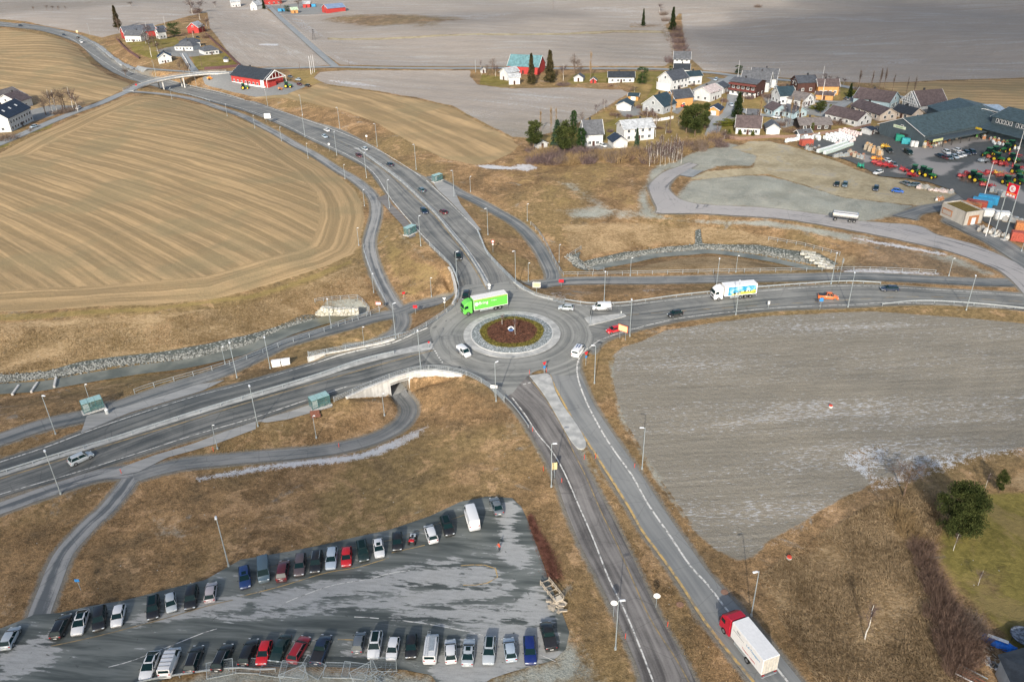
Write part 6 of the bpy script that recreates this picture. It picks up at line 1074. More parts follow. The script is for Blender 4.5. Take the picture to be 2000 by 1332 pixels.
SPEC = {'spruce': (lambda: m_spruce(2600, .2, F_SPR), 'brown', .2, 'spruce_tree', 'spruce'), 'spruce_b': (lambda: m_spruce(2600, .2, F_SPB), 'brown', .2, 'spruce_tree', 'spruce'), 'fir': (lambda: m_spruce(2400, .27, F_BLU), 'brown', .27, 'fir_tree', 'fir'), 'column': (lambda: m_spruce(2200, .17, F_GRN, True), 'brown', .17, 'conifer', 'conifer'),
 'round': (lambda: m_clumps(2800, 42, .36, .12, .9, F_GRN, .022), 'brown', .4, 'evergreen_tree', 'evergreen'), 'pine': (lambda: m_clumps(6500, 50, .34, .26, .95, F_PIN, .024), 'pine', .4, 'pine_tree', 'pine'), 'pine_low': (lambda: m_clumps(24000, 130, .42, .06, .9, F_PIN, .017), 'pine', .46, 'pine_tree', 'pine'), 'thuja': (lambda: m_spruce(1300, .22, F_THU, True), 'brown', .22, 'thuja', 'thuja'), 'thuja_cone': (lambda: m_spruce(1300, .42, F_THU), 'brown', .42, 'thuja', 'thuja'),
 'bare': (lambda: m_bare(4, .36, TW_B, .5, 4, .8), 'brown', .36, 'bare_tree', 'bare tree'), 'bare_p': (lambda: m_bare(4, .3, TW_P, .7, 4, .75, .15), 'birch', .3, 'birch_tree', 'birch'), 'poplar': (lambda: m_bare(2, .07, TW_T, 1.6, 7, .9, .1), 'thin', .07, 'poplar_tree', 'poplar'), 'poplar_d': (lambda: m_bare(2, .065, TW_B, 1.6, 7, .9, .1), 'thin', .065, 'poplar_tree', 'poplar'), 'birch': (lambda: m_bare(3, .2, TW_P, 1.0, 4, .7, .3), 'birch', .2, 'birch_tree', 'birch')}
def tree(kind, b, t, label, width=None, group=None, hmax=30):
    fn, tk, sp, nm, cat = SPEC[kind]; h, g = pole_h(b, t); h = min(max(h, 1.2), hmax); r = empty(nm, (g.x, g.y, g.z-.05), rng.random()*6.28, label, cat, group)
    c = link('crown', variants(kind, fn), r); w = 1.0
    if width:   # crown width in photo px
        ppm = FPX/float((np.array([g.x, g.y, g.z-CH]) @ _F)); w = (width/ppm/2)/(h*sp)
    c.scale = (h*w, h*w, h); k = link('trunk', TRK[tk], r); k.scale = (h*max(.6, min(w, 1.3)), h*max(.6, min(w, 1.3)), h); return r
def bush(b, w, h, label, mat=None, cat='bush', group=None, n=260, flat=1.0, name='bare_bush'):
    """w metres wide, h metres high"""
    mat = mat or TW_B; g = G1(*b); me = variants(('bush', mat.name, n), lambda: m_bush(n, mat, .010 if n > 400 else .013), 2); o = link(name, me); o.location = (g.x, g.y, g.z-.05); o.scale = (w/2, w/2*flat, h); o.rotation_euler = (0, 0, rng.random()*6 if flat == 1 else 0); return tag(o, label, cat, group)
T_ = [('spruce_b',(1038,166),(1038,104),'brown-green spruce left of the pair by the red barn',24),('spruce_b',(1074,162),(1074,98),'brown-green spruce right of the pair by the red barn',30),('round',(1254,165),(1254,129),'round dark evergreen right of the white bungalow',27),('poplar',(1153,158),(1154,96),'bare tan poplar beside the little red shed',8),('bare',(1121,152),(1122,103),'bare broad tree left of the bare poplar',33),
 ('bare',(963,146),(962,112),'bare tree left of the red barn sheds',24),('birch',(940,147),(938,115),'thin birch beside the tiny white shed',8),('pine',(1042,292),(1048,236),'leftmost pine of the village edge',40),('fir',(1088,285),(1094,234),'blue-green fir behind the middle pine',34),('pine',(1103,302),(1104,234),'pine standing nearest the brown slope',42),('column',(1120,264),(1120,216),'tall columnar conifer behind the pines',17),
 ('column',(1135,294),(1134,250),'dark green conifer in front of the grey-roofed white house',24),('poplar',(1076,266),(1077,205),'bare tan poplar behind the pines, left one',7),('poplar',(1086,255),(1087,207),'bare tan poplar behind the pines, right one',5),('poplar',(1056,260),(1057,212),'faint bare poplar at the left of the group behind the pines',6),('fir',(1243,294),(1243,250),'slim yellow-green conifer before the grey villa',16),
 ('pine',(1340,260),(1340,206),'left pine of the dark green clump in the village',38),('pine',(1357,266),(1357,203),'middle pine of the dark green clump in the village',42),('pine',(1376,255),(1377,201),'right pine of the dark green clump in the village',26),('spruce',(1440,230),(1442,180),'dark spruce in front of the brown balcony house',30),('round',(1442,145),(1442,127),'round evergreen beside the flagpole',18),('round',(1310,140),(1309,128),'small evergreen behind the big white house',9),
 ('spruce',(1659,191),(1659,163),'small dark spruce beside the orange brick house',15),('thuja',(1620,227),(1620,204),'narrow green thuja at the white brown-roofed bungalow',8),('pine',(1602,222),(1603,197),'loose small pine below the orange brick house',22),('poplar_d',(1676,174),(1680,135),'first dark poplar of the row behind the village, from the left',8),('poplar_d',(1698,189),(1705,136),'second dark poplar of the row behind the village, from the left',5),
 ('poplar_d',(1716,179),(1723,132),'third dark poplar of the row, close pair left',7),('poplar_d',(1725,178),(1732,131),'fourth dark poplar of the row, close pair right',7),('poplar_d',(1742,181),(1749,144),'fifth dark poplar of the row behind the blue-gabled house',5),('poplar_d',(1769,186),(1775,148),'sixth dark poplar of the row, faint and thin',4),('poplar_d',(1783,189),(1787,147),'last dark poplar of the row behind the lattice gable',6),
 ('poplar',(1308,256),(1310,174),'tallest tan poplar rising before the orange gabled house',9),('poplar',(1482,238),(1485,189),'tan poplar pair beside the white dormer house',7),('poplar',(1542,243),(1547,184),'tan poplar between the blue bungalows',7),('poplar',(1560,236),(1563,190),'grey bare tree before the low white house',9),('poplar_d',(1588,212),(1590,180),'dark thin tree right of the low white house',5),('birch',(1408,220),(1408,190),'bare birch beside the orange garage',9),
 ('bare_p',(1345,190),(1345,170),'bare pinkish tree before the white house with pale roof',26),('bare_p',(1262,262),(1262,205),'white-stemmed birch before the grey villa, left',26),('bare_p',(1280,268),(1281,215),'white-stemmed birch before the grey villa, right',24),('bare',(1137,240),(1137,218),'bare round tree behind the grey-roofed white house',20),('bare_p',(1239,181),(1239,168),'bare round shrub tree above the little shed',22),('bare_p',(1180,214),(1180,192),'faint bare tree at the corner of the snowy field',16),
 ('thuja_cone',(1424,263),(1425,253),'clipped olive cone left of the white dormer house',14),('thuja_cone',(1445,263),(1446,253),'clipped olive cone in front of the white dormer house',14),('thuja_cone',(1470,265),(1470,254),'third clipped olive cone before the white dormer house',12),('thuja',(1586,256),(1586,240),'olive thuja before the dark brown bungalow',8),('thuja',(1186,162),(1186,153),'little thuja at the white bungalow',5),
 ('spruce_b',(231,56),(224,11),'tall spruce left of the red-gabled farm',20),('round',(341,72),(341,42),'round dark evergreen in the farmyard',30),('bare_p',(292,82),(290,44),'bare tree beside the white farmhouse gable',24),('bare_p',(296,112),(293,66),'bare branchy tree in the farm garden',26),('bare',(361,142),(360,112),'bare tree beside the driveway',16),('bare',(246,150),(244,132),'low brown bush tree at the far road left of the bridge',22),
 ('bare_p',(104,222),(95,173),'bare birch left above the brush pile',26),('bare_p',(144,216),(137,168),'bare birch right above the brush pile',30),('bare',(124,218),(118,180),'bare tree in the middle of the brush pile',26),('spruce',(1313,60),(1314,14),'tall dark spruce at the tree line, top right',19),('spruce',(1256,52),(1257,17),'thin dark spruce in the snowy far field',11),('bare_p',(1288,24),(1287,6),'bare purple tree top at the tree line',18),
 ('bare_p',(376,28),(378,0),'bare tree on the ridge right of the farm, left',22),('bare_p',(391,40),(390,12),'bare tree on the ridge right of the farm, right',22),('bare',(66,22),(66,11),'lone small bare tree top left',8),('bare',(92,21),(92,10),'bare small tree in the top left row, first',9),('bare',(103,21),(103,11),'bare small tree in the top left row, second',9),('bare',(114,21),(113,11),'bare small tree in the top left row, third',9),('bare',(129,20),(129,11),'bare small tree in the top left row, last',8),('bare',(257,13),(256,3),'lone round bare tree on the far field',16),
 ('pine_low',(1867,1042),(1893,942),'big dark green pine at the lower right corner',88),('pine',(1951,962),(1962,920),'small pine behind the leaning birches',26),('birch',(1689,1248),(1702,1178),'slim white birch in the tall reed grass',44),('bare',(1765,968),(1777,903),'bare spreading tree at the field edge near the snow',70),('bare_p',(1910,1143),(1914,1112),'tiny bare sapling on the lawn at the right edge',22),('birch',(1923,957),(1938,922),'leaning white birch stem between the two pines',14),('birch',(1862,1075),(1852,1040),'small bare tree in front of the big pine',20),
 ('birch',(981,640),(981,612),'thin staked sapling in the island, left',16),('birch',(1006,660),(1006,620),'thin staked sapling in the island, right',16),('spruce',(516,19),(515,-4),'dark spruce between the top farm houses',9),('bare',(549,20),(548,-2),'bare tree by the blue containers',14),('round',(562,24),(562,10),'evergreen beside the little orange shed',14),('bare',(583,18),(582,-2),'bare tree behind the little orange shed',20),('bare_p',(420,16),(419,2),'bare tree left of the top white farmhouse',14)]
for k, b_, t_, l, w in T_: tree(k, b_, t_, l, w)
for i, (x, y, w, h_) in enumerate(((1345,195,20,18),(1372,235,16,20),(1452,200,18,22),(1500,205,16,20),(1530,235,16,34),(1552,232,18,38),(1568,225,14,30),(1610,160,16,18),(1620,163,12,16),(1635,165,16,16),(1648,166,14,14),(1640,245,20,16),(1325,245,12,20),(1275,240,16,22),(1300,262,16,26),(1228,240,20,18),(1205,232,20,12),(1478,250,14,36),(1535,250,14,20),(1650,222,14,14),(1400,262,20,26),(1415,272,16,20))): tree('bare_p', (x, y), (x+1, y-h_), 'bare garden tree standing among the village houses', w, 'bare garden trees of the village')
for i, (x, y, w, h_) in enumerate(((90,225,34,40),(112,220,36,46),(128,214,32,44),(152,218,26,34),(60,262,20,14),(285,86,22,26),(301,92,24,30),(310,110,26,30),(352,138,18,22),(370,142,18,20),(398,70,22,26),(406,60,20,26),(232,60,20,28),(395,25,24,26),(372,16,22,22),(1100,158,22,34),(1132,156,16,30),(968,150,18,26),(950,150,16,24),(1165,222,16,20))): tree('bare_p' if i % 2 else 'bare', (x, y), (x-3, y-h_), 'bare tree standing round the farms and the white house on the left half' if x < 900 else 'bare tree standing among the barns and bungalow on the far lane', w, 'bare farm trees, left' if x < 900 else 'bare trees on the far lane')
for i in range(70):
    x = 1035+rng.random()*400; y = 296+rng.random()*24-max(0, x-1290)*.28; k = rng.integers(3); bush((x, y), 5+5*rng.random(), 2+2.4*rng.random(), 'low bare scrub bush on the slope between village gardens and brown slope', (TW_B, TW_T, TW_P)[k], 'bush', 'low scrub on the slope below the village')
for i in range(40):
    x = 1190+rng.random()*520; y = 165+rng.random()*95; 
    if y < 165+(x-1190)*.02: continue
    bush((x, y), 2.5+3.5*rng.random(), 1.2+1.4*rng.random(), 'small bare garden shrub between the village houses', (TW_B, TW_R, TW_P)[rng.integers(3)], 'bush', 'garden shrubs of the village', 260)
# thicket of young birches
for i in range(44):
    x = 1262+rng.random()*70; y = 300+rng.random()*26-max(0, x-1310)*.2; tree('birch', (x, y), (x+1, y-26-rng.random()*18), 'young bare birch in the dense thicket below the village', 11, 'young birches in the thicket')
BU = [((1050,300),9,2.2,'grey bare hedge at the foot of the leftmost pine',TW_B),((1075,300),9,2.2,'grey bare hedge right of the leftmost pine',TW_B),((1140,303),8,2.4,'round bare bush below the dark green conifer',TW_B),((1165,300),7,2.2,'yellowish bush below the grey-roofed house',TW_T),((1192,300),7,2.4,'olive bush before the small grey garage',TW_T),((1222,312),9,2.6,'red-brown bush below the garage',TW_R),((1247,305),9,3,'tan scrub before the slim conifer',TW_T),
 ((1325,290),10,3,'olive scrub right of the birch thicket',TW_T),((1345,280),10,3,'tan scrub below the pine clump',TW_T),((1378,275),9,3.4,'tan tall scrub at the street end',TW_T),((1405,270),8,2.6,'purple-red bush at the street end',TW_P),((1425,270),8,2.2,'red-brown bush left of the low fence',TW_R),((1265,225),9,2.2,'red-brown bush before the grey gabled house',TW_R),((1192,218),7,2.0,'brown scrub at the field corner, upper',TW_T),((1200,226),6,1.8,'brown scrub at the field corner, lower',TW_R),((1100,167),9,2,'low bare shrub on the field edge below the far garden',TW_P),
 ((1320,60),11,5,'bare purple shrub at the top of the hedge line',TW_P),((1322,72),12,5,'bare purple shrub second in the hedge line',TW_P),((1325,84),12,5,'bare purple shrub third in the hedge line',TW_P),((1329,96),12,5,'bare purple shrub fourth in the hedge line',TW_P),((1333,108),12,5,'bare purple shrub lowest in the hedge line',TW_P),((1300,42),9,4,'bare brown shrub above the dark spruce',TW_B),((1296,30),9,4,'bare brown shrub highest in the hedge line',TW_B),((1310,122),9,5,'pinkish bare shrub behind the dark-roofed white house',TW_P),
 ((118,222),10,2.4,'dark brush heap left under the bare trees',TW_B),((134,218),11,3,'dark brush heap right under the bare trees',TW_B),((383,26),14,5,'ridge scrub at the edge of the striped field',TW_R),((396,62),8,4,'brown scrub right of the red gable',TW_R),((402,75),8,4,'brown scrub at the red fence corner',TW_R),((12,272),14,2.5,'dark hedge at the left edge below the white house',TW_B),((1635,243),10,2,'bare red hedge before the brown-roofed bungalow',TW_R),((1520,245),8,2,'brown bush left of the dark brown bungalow',TW_R),((1545,258),9,2,'brown scrub along the yard fence',TW_R),((1500,190),9,2.2,'brown bush under the twin gables',TW_R),((1535,170),9,2.2,'rust-red hedge left of the black-brown house',TW_R),((1575,195),8,3,'bare bush right of the black-brown house',TW_B),((1890,355),6,1.5,'brown scrub beside the shop yard',TW_R),((1480,15),8,3,'distant scrub on the dark field',TW_B)]
for b_, w, h, l, m in BU: bush(b_, w, h, l, m, 'bush')
RB = [((1800,1075),5,2.0,TW_R),((1808,1105),4.5,2.2,TW_R),((1820,1135),4.5,2.2,TW_R),((1832,1162),4.5,2.4,TW_R),((1845,1190),4.5,2.6,TW_R),((1856,1215),5,2.8,TW_R),((1868,1240),5,3,TW_R),((1880,1262),5,3.0,TW_R),((1862,1285),5,3,TW_R),((1850,1255),5,2.6,TW_R),((1895,1285),4.5,2.6,TW_R),((1872,1312),5,3,TW_R),((1890,1228),5,2.8,TW_B),((1905,1250),4.5,2.6,TW_B),((1825,1205),4,2,TW_R),((1775,1040),5,1.8,TW_T),((1760,1010),5,1.6,TW_T)]
for i, (b_, w, h, m) in enumerate(RB): bush(b_, w, h, 'bare red-brown shrub in the hedge winding along the lower right lawn', m, 'bush', 'bare shrubs of the hedge at the lower right', 520)
for x, y, w, l in ((1415,246,9,'arched olive hedge at the street corner, left part'),(1428,241,9,'arched olive hedge at the street corner, right part'),(1672,184,9,'dark evergreen hedge beside the small spruce'),(1502,250,6,'olive bush beside the small white garage'),(1590,214,5,'olive hedge right of the low white house')):
    g = G1(x, y); me = variants('hedge', lambda: m_clumps(2600, 30, .5, .1, .8, F_HDG, .04), 2); o = link('hedge', me); o.location = g; o.scale = (w, w*.6, 2.2); tag(o, l, 'hedge')
# roundabout planting
n = 9000; a = rng.random(n)*6.283; r = 6.0*np.sqrt(rng.random(n)); P = np.stack([CX+r*np.cos(a), CY+r*np.sin(a), .55+.35*(1-(r/7.4)**2)+0*r], 1); V, F = tri_cloud(P, unit(rng.normal(0, .5, (n, 3))+np.array([0, 0, 1])), .28, .05); tag(link('planting', npmesh('planting', V, F, folmat('red_brown_plants', (.07, .034, .024), (.185, .09, .062), 1.5), False)), kind='stuff')
n = 9000; a = rng.random(n)*6.283; r = 5.8+1.75*rng.random(n)+.18*np.sin(a*5); P = np.stack([CX+r*np.cos(a), CY+r*np.sin(a), .45+.2*rng.random(n)], 1); V, F = tri_cloud(P, unit(rng.normal(0, .6, (n, 3))+np.array([0, 0, 1])), .28, .07); tag(link('planting', npmesh('planting', V, F, folmat('olive_plants', (.065, .062, .015), (.21, .185, .05), 1.5), False)), kind='stuff')
b = MB(); ringmesh(b, 0.01, 7.5, .85, .5, plain('planting_soil', (.09, .05, .035), .95), 48); tag(b.build('planting_bed'), kind='structure')
root = empty('roundabout_figure', (PX(998, 645, .9)[0], PX(998, 645, .9)[1], .8), 0, 'white and blue round sculpture with a dark centre in the roundabout planting', 'sculpture'); root.scale = (.78,)*3
q = MB(); q.tube((0, 0, 0), (0, 0, .45), .85, .8, 20, plain('muted_blue', (.10, .2, .42), .5)); q.build('base', root); q = MB()
for i in range(20):
    a0, a1 = pi*i/20, pi*(i+1)/20; q.tube((cos(a0)*.78, .15, .45+sin(a0)*.75), (cos(a1)*.78, .15, .45+sin(a1)*.75), .2, n=6, m=LW)
q.build('ring', root); q = MB(); q.tube((-.2, 0, .45), (-.15, 0, .95), .14, .08, 8, DMET); q.tube((.22, 0, .45), (.2, 0, .85), .12, .08, 8, DMET); q.build('dark_figure', root, bevel=.03)
# red twig bed by the parking lot
L_ = resample(GP([(1036,1012),(1046,1040),(1058,1062),(1070,1090),(1080,1118),(1084,1130)]), 60)
n = 9000; k = rng.integers(60, size=n); w = np.interp(k, [0, 20, 40, 59], [.4, .7, 1.0, 1.1]); P = L_[k]+np.stack([rng.normal(0, 1, n)*w*.6, rng.normal(0, .5, n), np.zeros(n)], 1); P[:, 2] = hgt(P[:, 0], P[:, 1]); V, F = tri_cloud(P, unit(rng.normal(0, .6, (n, 3))+np.array([0, 0, .8])), .38, .03); tag(link('red_twigs', npmesh('red_twigs', V, F, folmat('red_twigs', (.09, .042, .032), (.22, .105, .08), 1.2), False)), kind='stuff')
# dry grass tufts near the camera
def tufts(name, poly, n, ln, mat, lean=(.0, .0), wf=.13):
    P = GP(poly)[:, :2]; x = P[:, 0].min()+rng.random(n*3)*np.ptp(P[:, 0]); y = P[:, 1].min()+rng.random(n*3)*np.ptp(P[:, 1]); k = sdf(x, y, P) > 0; x = x[k][:n]; y = y[k][:n]
    for Q in LOWER:
        Q = Q[:, :2]; kk = (x > Q[:, 0].min()) & (x < Q[:, 0].max()) & (y > Q[:, 1].min()) & (y < Q[:, 1].max())
        if kk.any(): ii = np.where(kk)[0]; bad = ii[sdf(x[ii], y[ii], Q) > -.3]; keep = np.ones(len(x), bool); keep[bad] = False; x = x[keep]; y = y[keep]
    dens = np.sin(x*.35+1.5*np.sin(y*.21))+np.sin(y*.45+1.2*np.sin(x*.3))+rng.normal(0, .8, len(x)) > -.6; x = x[dens]; y = y[dens]; m = len(x)
    Pp = np.stack([x, y, hgt(x, y)-.03], 1); D = unit(rng.normal(0, .5, (m, 3))+np.array([lean[0], lean[1], .75])); D[:, 2] = abs(D[:, 2]); V, F = tri_cloud(Pp, D, ln*(.5+rng.random(m)), ln*wf); tag(link(name, npmesh(name, V, F, mat, False)), kind='stuff')
_g = NT('dry_grass_blades'); GT = _g.done(_g.mix(_g.rng(_g.noise(_g.pos(), 3, 2), .35, .65), _g.mix(.45, grass_col(_g, _g.pos()), (.03, .022, .012)), _g.mix(.25, grass_col(_g, _g.pos()), (.5, .4, .25))), .9, .1); GR = folmat('reed_blades', (.20, .145, .085), (.36, .27, .165), .2)
tufts('dry_grass', [(-50,1130),(0,1010),(230,940),(420,930),(560,915),(740,890),(840,800),(900,740),(960,770),(1040,880),(1110,1060),(1230,1340),(1120,1340),(1120,1200),(1040,1000),(950,965),(800,1010),(600,1060),(450,1080),(300,1150),(120,1195),(50,1200)], 75000, .26, GT)
tufts('dry_grass', [(1100,930),(1200,1010),(1460,1340),(1350,1340),(1200,1050)], 14000, .3, GT); tufts('dry_grass', [(1180,740),(1230,890),(1330,1040),(1440,1120),(1600,1340),(1460,1190),(1330,1030),(1200,840),(1160,760)], 16000, .3, GT)
tufts('dry_reed', [(1480,1130),(1560,1070),(1700,985),(1830,950),(1840,1040),(1800,1090),(1860,1210),(1920,1340),(1600,1340)], 110000, .55, GR, (-.7, -.2), .075)
tufts('dry_grass', [(450,840),(600,850),(740,800),(770,790),(740,830),(620,870),(400,890)], 9000, .3, GT); tufts('dry_grass', [(0,640),(300,630),(600,560),(700,520),(745,590),(600,625),(400,670),(0,735)], 50000, .4, GT)
# ================================================================= BUILDINGS
def clad(name, col, v=.06, board=True):
    if name in _mc: return _mc[name]
    t = NT(name); o = t.obj(); n = t.noise(t.scale(o, (1, 1, .25)), 1.5, 3); w = t.n('TexWave', bands_direction='Z'); t.lk(w.inputs[0], o); w.inputs['Scale'].default_value = 2.6
    c = t.mix(t.rng(n, .35, .65), tuple(x*(1-v*2) for x in col), tuple(min(1, x*(1+v)) for x in col)); c = t.mix(t.m('MULTIPLY', t.rng(w.outputs[1], .0, .25, 1, 0), .25), c, tuple(x*.5 for x in col)); _mc[name] = t.done(c, .75, .2); return _mc[name]
def roofm(name, col):
    if name in _mc: return _mc[name]
    t = NT(name); o = t.obj(); n = t.noise(o, .9, 4, .6); f = t.noise(t.scale(o, (3, 3, 3)), 2, 2); c = t.mix(t.rng(t.m('ADD', t.m('MULTIPLY', n, .7), t.m('MULTIPLY', f, .3)), .38, .62), tuple(x*.75 for x in col), tuple(x*1.3 for x in col)); _mc[name] = t.done(c, .6, .35); return _mc[name]
WC = dict(white=(.54, .55, .55), cream=(.62, .60, .54), grey=(.36, .38, .39), lgrey=(.55, .55, .54), red=(.42, .05, .045), barn=(.40, .05, .045), orange=(.52, .27, .10), brick=(.42, .19, .08), beige=(.52, .45, .38), brown=(.07, .035, .03), dbrown=(.045, .035, .03), blue=(.32, .42, .46), dark=(.05, .06, .065))
RC = dict(slate=(.055, .062, .075), dgrey=(.085, .09, .10), black=(.028, .034, .042), teal=(.022, .042, .055), navy=(.02, .03, .05), brown=(.085, .065, .065), taupe=(.14, .125, .12), lgrey=(.34, .36, .38), pink=(.42, .36, .35), green=(.10, .20, .22), barn=(.09, .10, .12), dealer=(.055, .085, .095), blue=(.16, .22, .33), mint=(.35, .45, .33))
WF = plain('window_frame_white', (.7, .7, .69), .5); t = NT('window_glass'); WG = t.done((.02, .03, .04), .08, .6); CHB = plain('chimney_dark', (.03, .03, .033), .7)
def house(C, D, lenD, lenP, wh, rh, ridge, wall, roof, label, win=(3, 2), rows=1, over=.45, chim=True, cat='house', name='house', group=None, base=None, hip=0.0, dark=None, door=True):
    c, d = G1(*C), G1(*D); v = (d-c); v.z = 0; L = lenD or v.length; v.normalize(); p = Vector((-v.y, v.x, 0)); p = p if p.x*c.x+p.y*c.y > 0 else -p
    W_ = clad('cladding_'+wall, WC[wall]); R_ = roofm('roof_'+roof, RC[roof]); zb = min(c.z, ground_z(*(c+v*L)[:2]))-.2
    root = empty(name, (c.x, c.y, zb), 0, label, cat, group); Z = Vector((0, 0, 1))
    A, B_, Lr, Dr = (v, p, L, lenP) if ridge == 'D' else (p, v, lenP, L)   # ridge runs along A
    def pt(a, b, z): return A*a+B_*b+Z*z
    q = MB(); H = wh+.2; e = [pt(0, 0, 0), pt(Lr, 0, 0), pt(Lr, Dr, 0), pt(0, Dr, 0), pt(0, 0, H), pt(Lr, 0, H), pt(Lr, Dr, H), pt(0, Dr, H), pt(hip*Lr, Dr/2, H+rh-.05), pt(Lr*(1-hip), Dr/2, H+rh-.05)]
    q.add(e, [(0, 1, 5, 4), (2, 3, 7, 6), (1, 2, 6, 9, 5) if not hip else (1, 2, 6, 5), (3, 0, 4, 8, 7) if not hip else (3, 0, 4, 7)], W_); wl = q.build('wall', root)
    q = MB(); o = over; sl = rh/(Dr/2); th = .18
    for s in (0, 1):
        b0 = -o if s == 0 else Dr+o; z0 = H-sl*o; hp = hip*Lr
        top = [pt(-o, b0, z0), pt(Lr+o, b0, z0), pt(Lr+o-hp-(o if hip else 0), Dr/2, H+rh), pt(-o+hp+(o if hip else 0), Dr/2, H+rh)]; q.add([x+Z*th for x in top]+top, [(0, 1, 2, 3), (7, 6, 5, 4), (0, 4, 5, 1), (1, 5, 6, 2), (3, 2, 6, 7), (0, 3, 7, 4)], R_)
    if hip:
        for a0, s in ((-o, 1), (Lr+o, -1)): q.add([pt(a0, -o, H-sl*o+th), pt(a0, Dr+o, H-sl*o+th), pt(a0+s*(hip*Lr+o), Dr/2, H+rh+th)], [(0, 1, 2)], R_)
    rf = q.build('roof', root)
    if not hip:   # barge boards
        q = MB(); 
        for a0 in (-o-.03, Lr+o+.03):
            for s in (0, 1): b0 = -o if s == 0 else Dr+o; x0, x1 = pt(a0, b0, H-sl*o+.05), pt(a0, Dr/2, H+rh+.05); q.tube(x0, x1, .13, n=4, m=W_ if wall in ('white', 'cream', 'lgrey', 'brown', 'dbrown', 'blue', 'beige') else WF)
        q.build('barge_board', rf)
    if chim: x = pt(Lr*(.3+.4*rng.random()), Dr*.5+.3, H+rh); q = MB(); q.box((x.x, x.y, x.z+.35), (.7, .7, 1.3), CHB, rz=math.atan2(v.y, v.x)); q.build('chimney', rf)
    def windows(o_, dirv, nrm, length, n, zz, w=1.1, h=1.2):
        for i in range(n):
            f = (i+.7)/(n+.4); ctr = o_+dirv*(length*f)+Z*zz; q = MB(); ang = math.atan2(dirv.y, dirv.x); x = ctr+nrm*.05; q.box((x.x, x.y, x.z), (w+.28, .10, h+.28), WF, rz=ang); fr = q.build('window', root)
            q = MB(); x = ctr+nrm*.11; q.box((x.x-dirv.x*w*.27, x.y-dirv.y*w*.27, x.z), (w*.46, .04, h), WG, rz=ang); q.box((x.x+dirv.x*w*.27, x.y+dirv.y*w*.27, x.z), (w*.46, .04, h), WG, rz=ang); q.build('pane', fr)
    rws = [1.5+.2+i*2.7 for i in range(rows)]
    for zz in rws: windows(Vector(), v, -p, L, win[0], zz)
    side0 = Vector() if v.x > 0 else Vector(); windows(Vector(), p, -v, lenP, win[1], rws[0]) if win[1] else None
    if ridge != 'D' and not hip and rh > 2.2: windows(v*(L/2-1.2), v, -p, 2.4, 1, H+rh*.25)
    if ridge == 'D' and not hip and rh > 2.2 and win[1]: windows(p*(lenP/2-1.2), p, -v, 2.4, 1, H+rh*.2)
    if door: x = v*(L*.5)-p*.05+Z*1.25; q = MB(); q.box((x.x, x.y, x.z), (1.0, .1, 2.1), clad('cladding_brown', WC['brown']), rz=math.atan2(v.y, v.x)); q.build('door', root)
    if base: q = MB(); x = (v*L+p*lenP)/2; q.box((x.x, x.y, .5), (L+.08, lenP+.08, .9), WF, rz=math.atan2(v.y, v.x)); q.build('plinth', root)
    root['_v'] = list(v); return root, v, p, H
def garage(*a, **k): k.setdefault('win', (0, 0)); k.setdefault('chim', False); k.setdefault('cat', 'garage'); k.setdefault('name', 'garage'); return house(*a, **k)
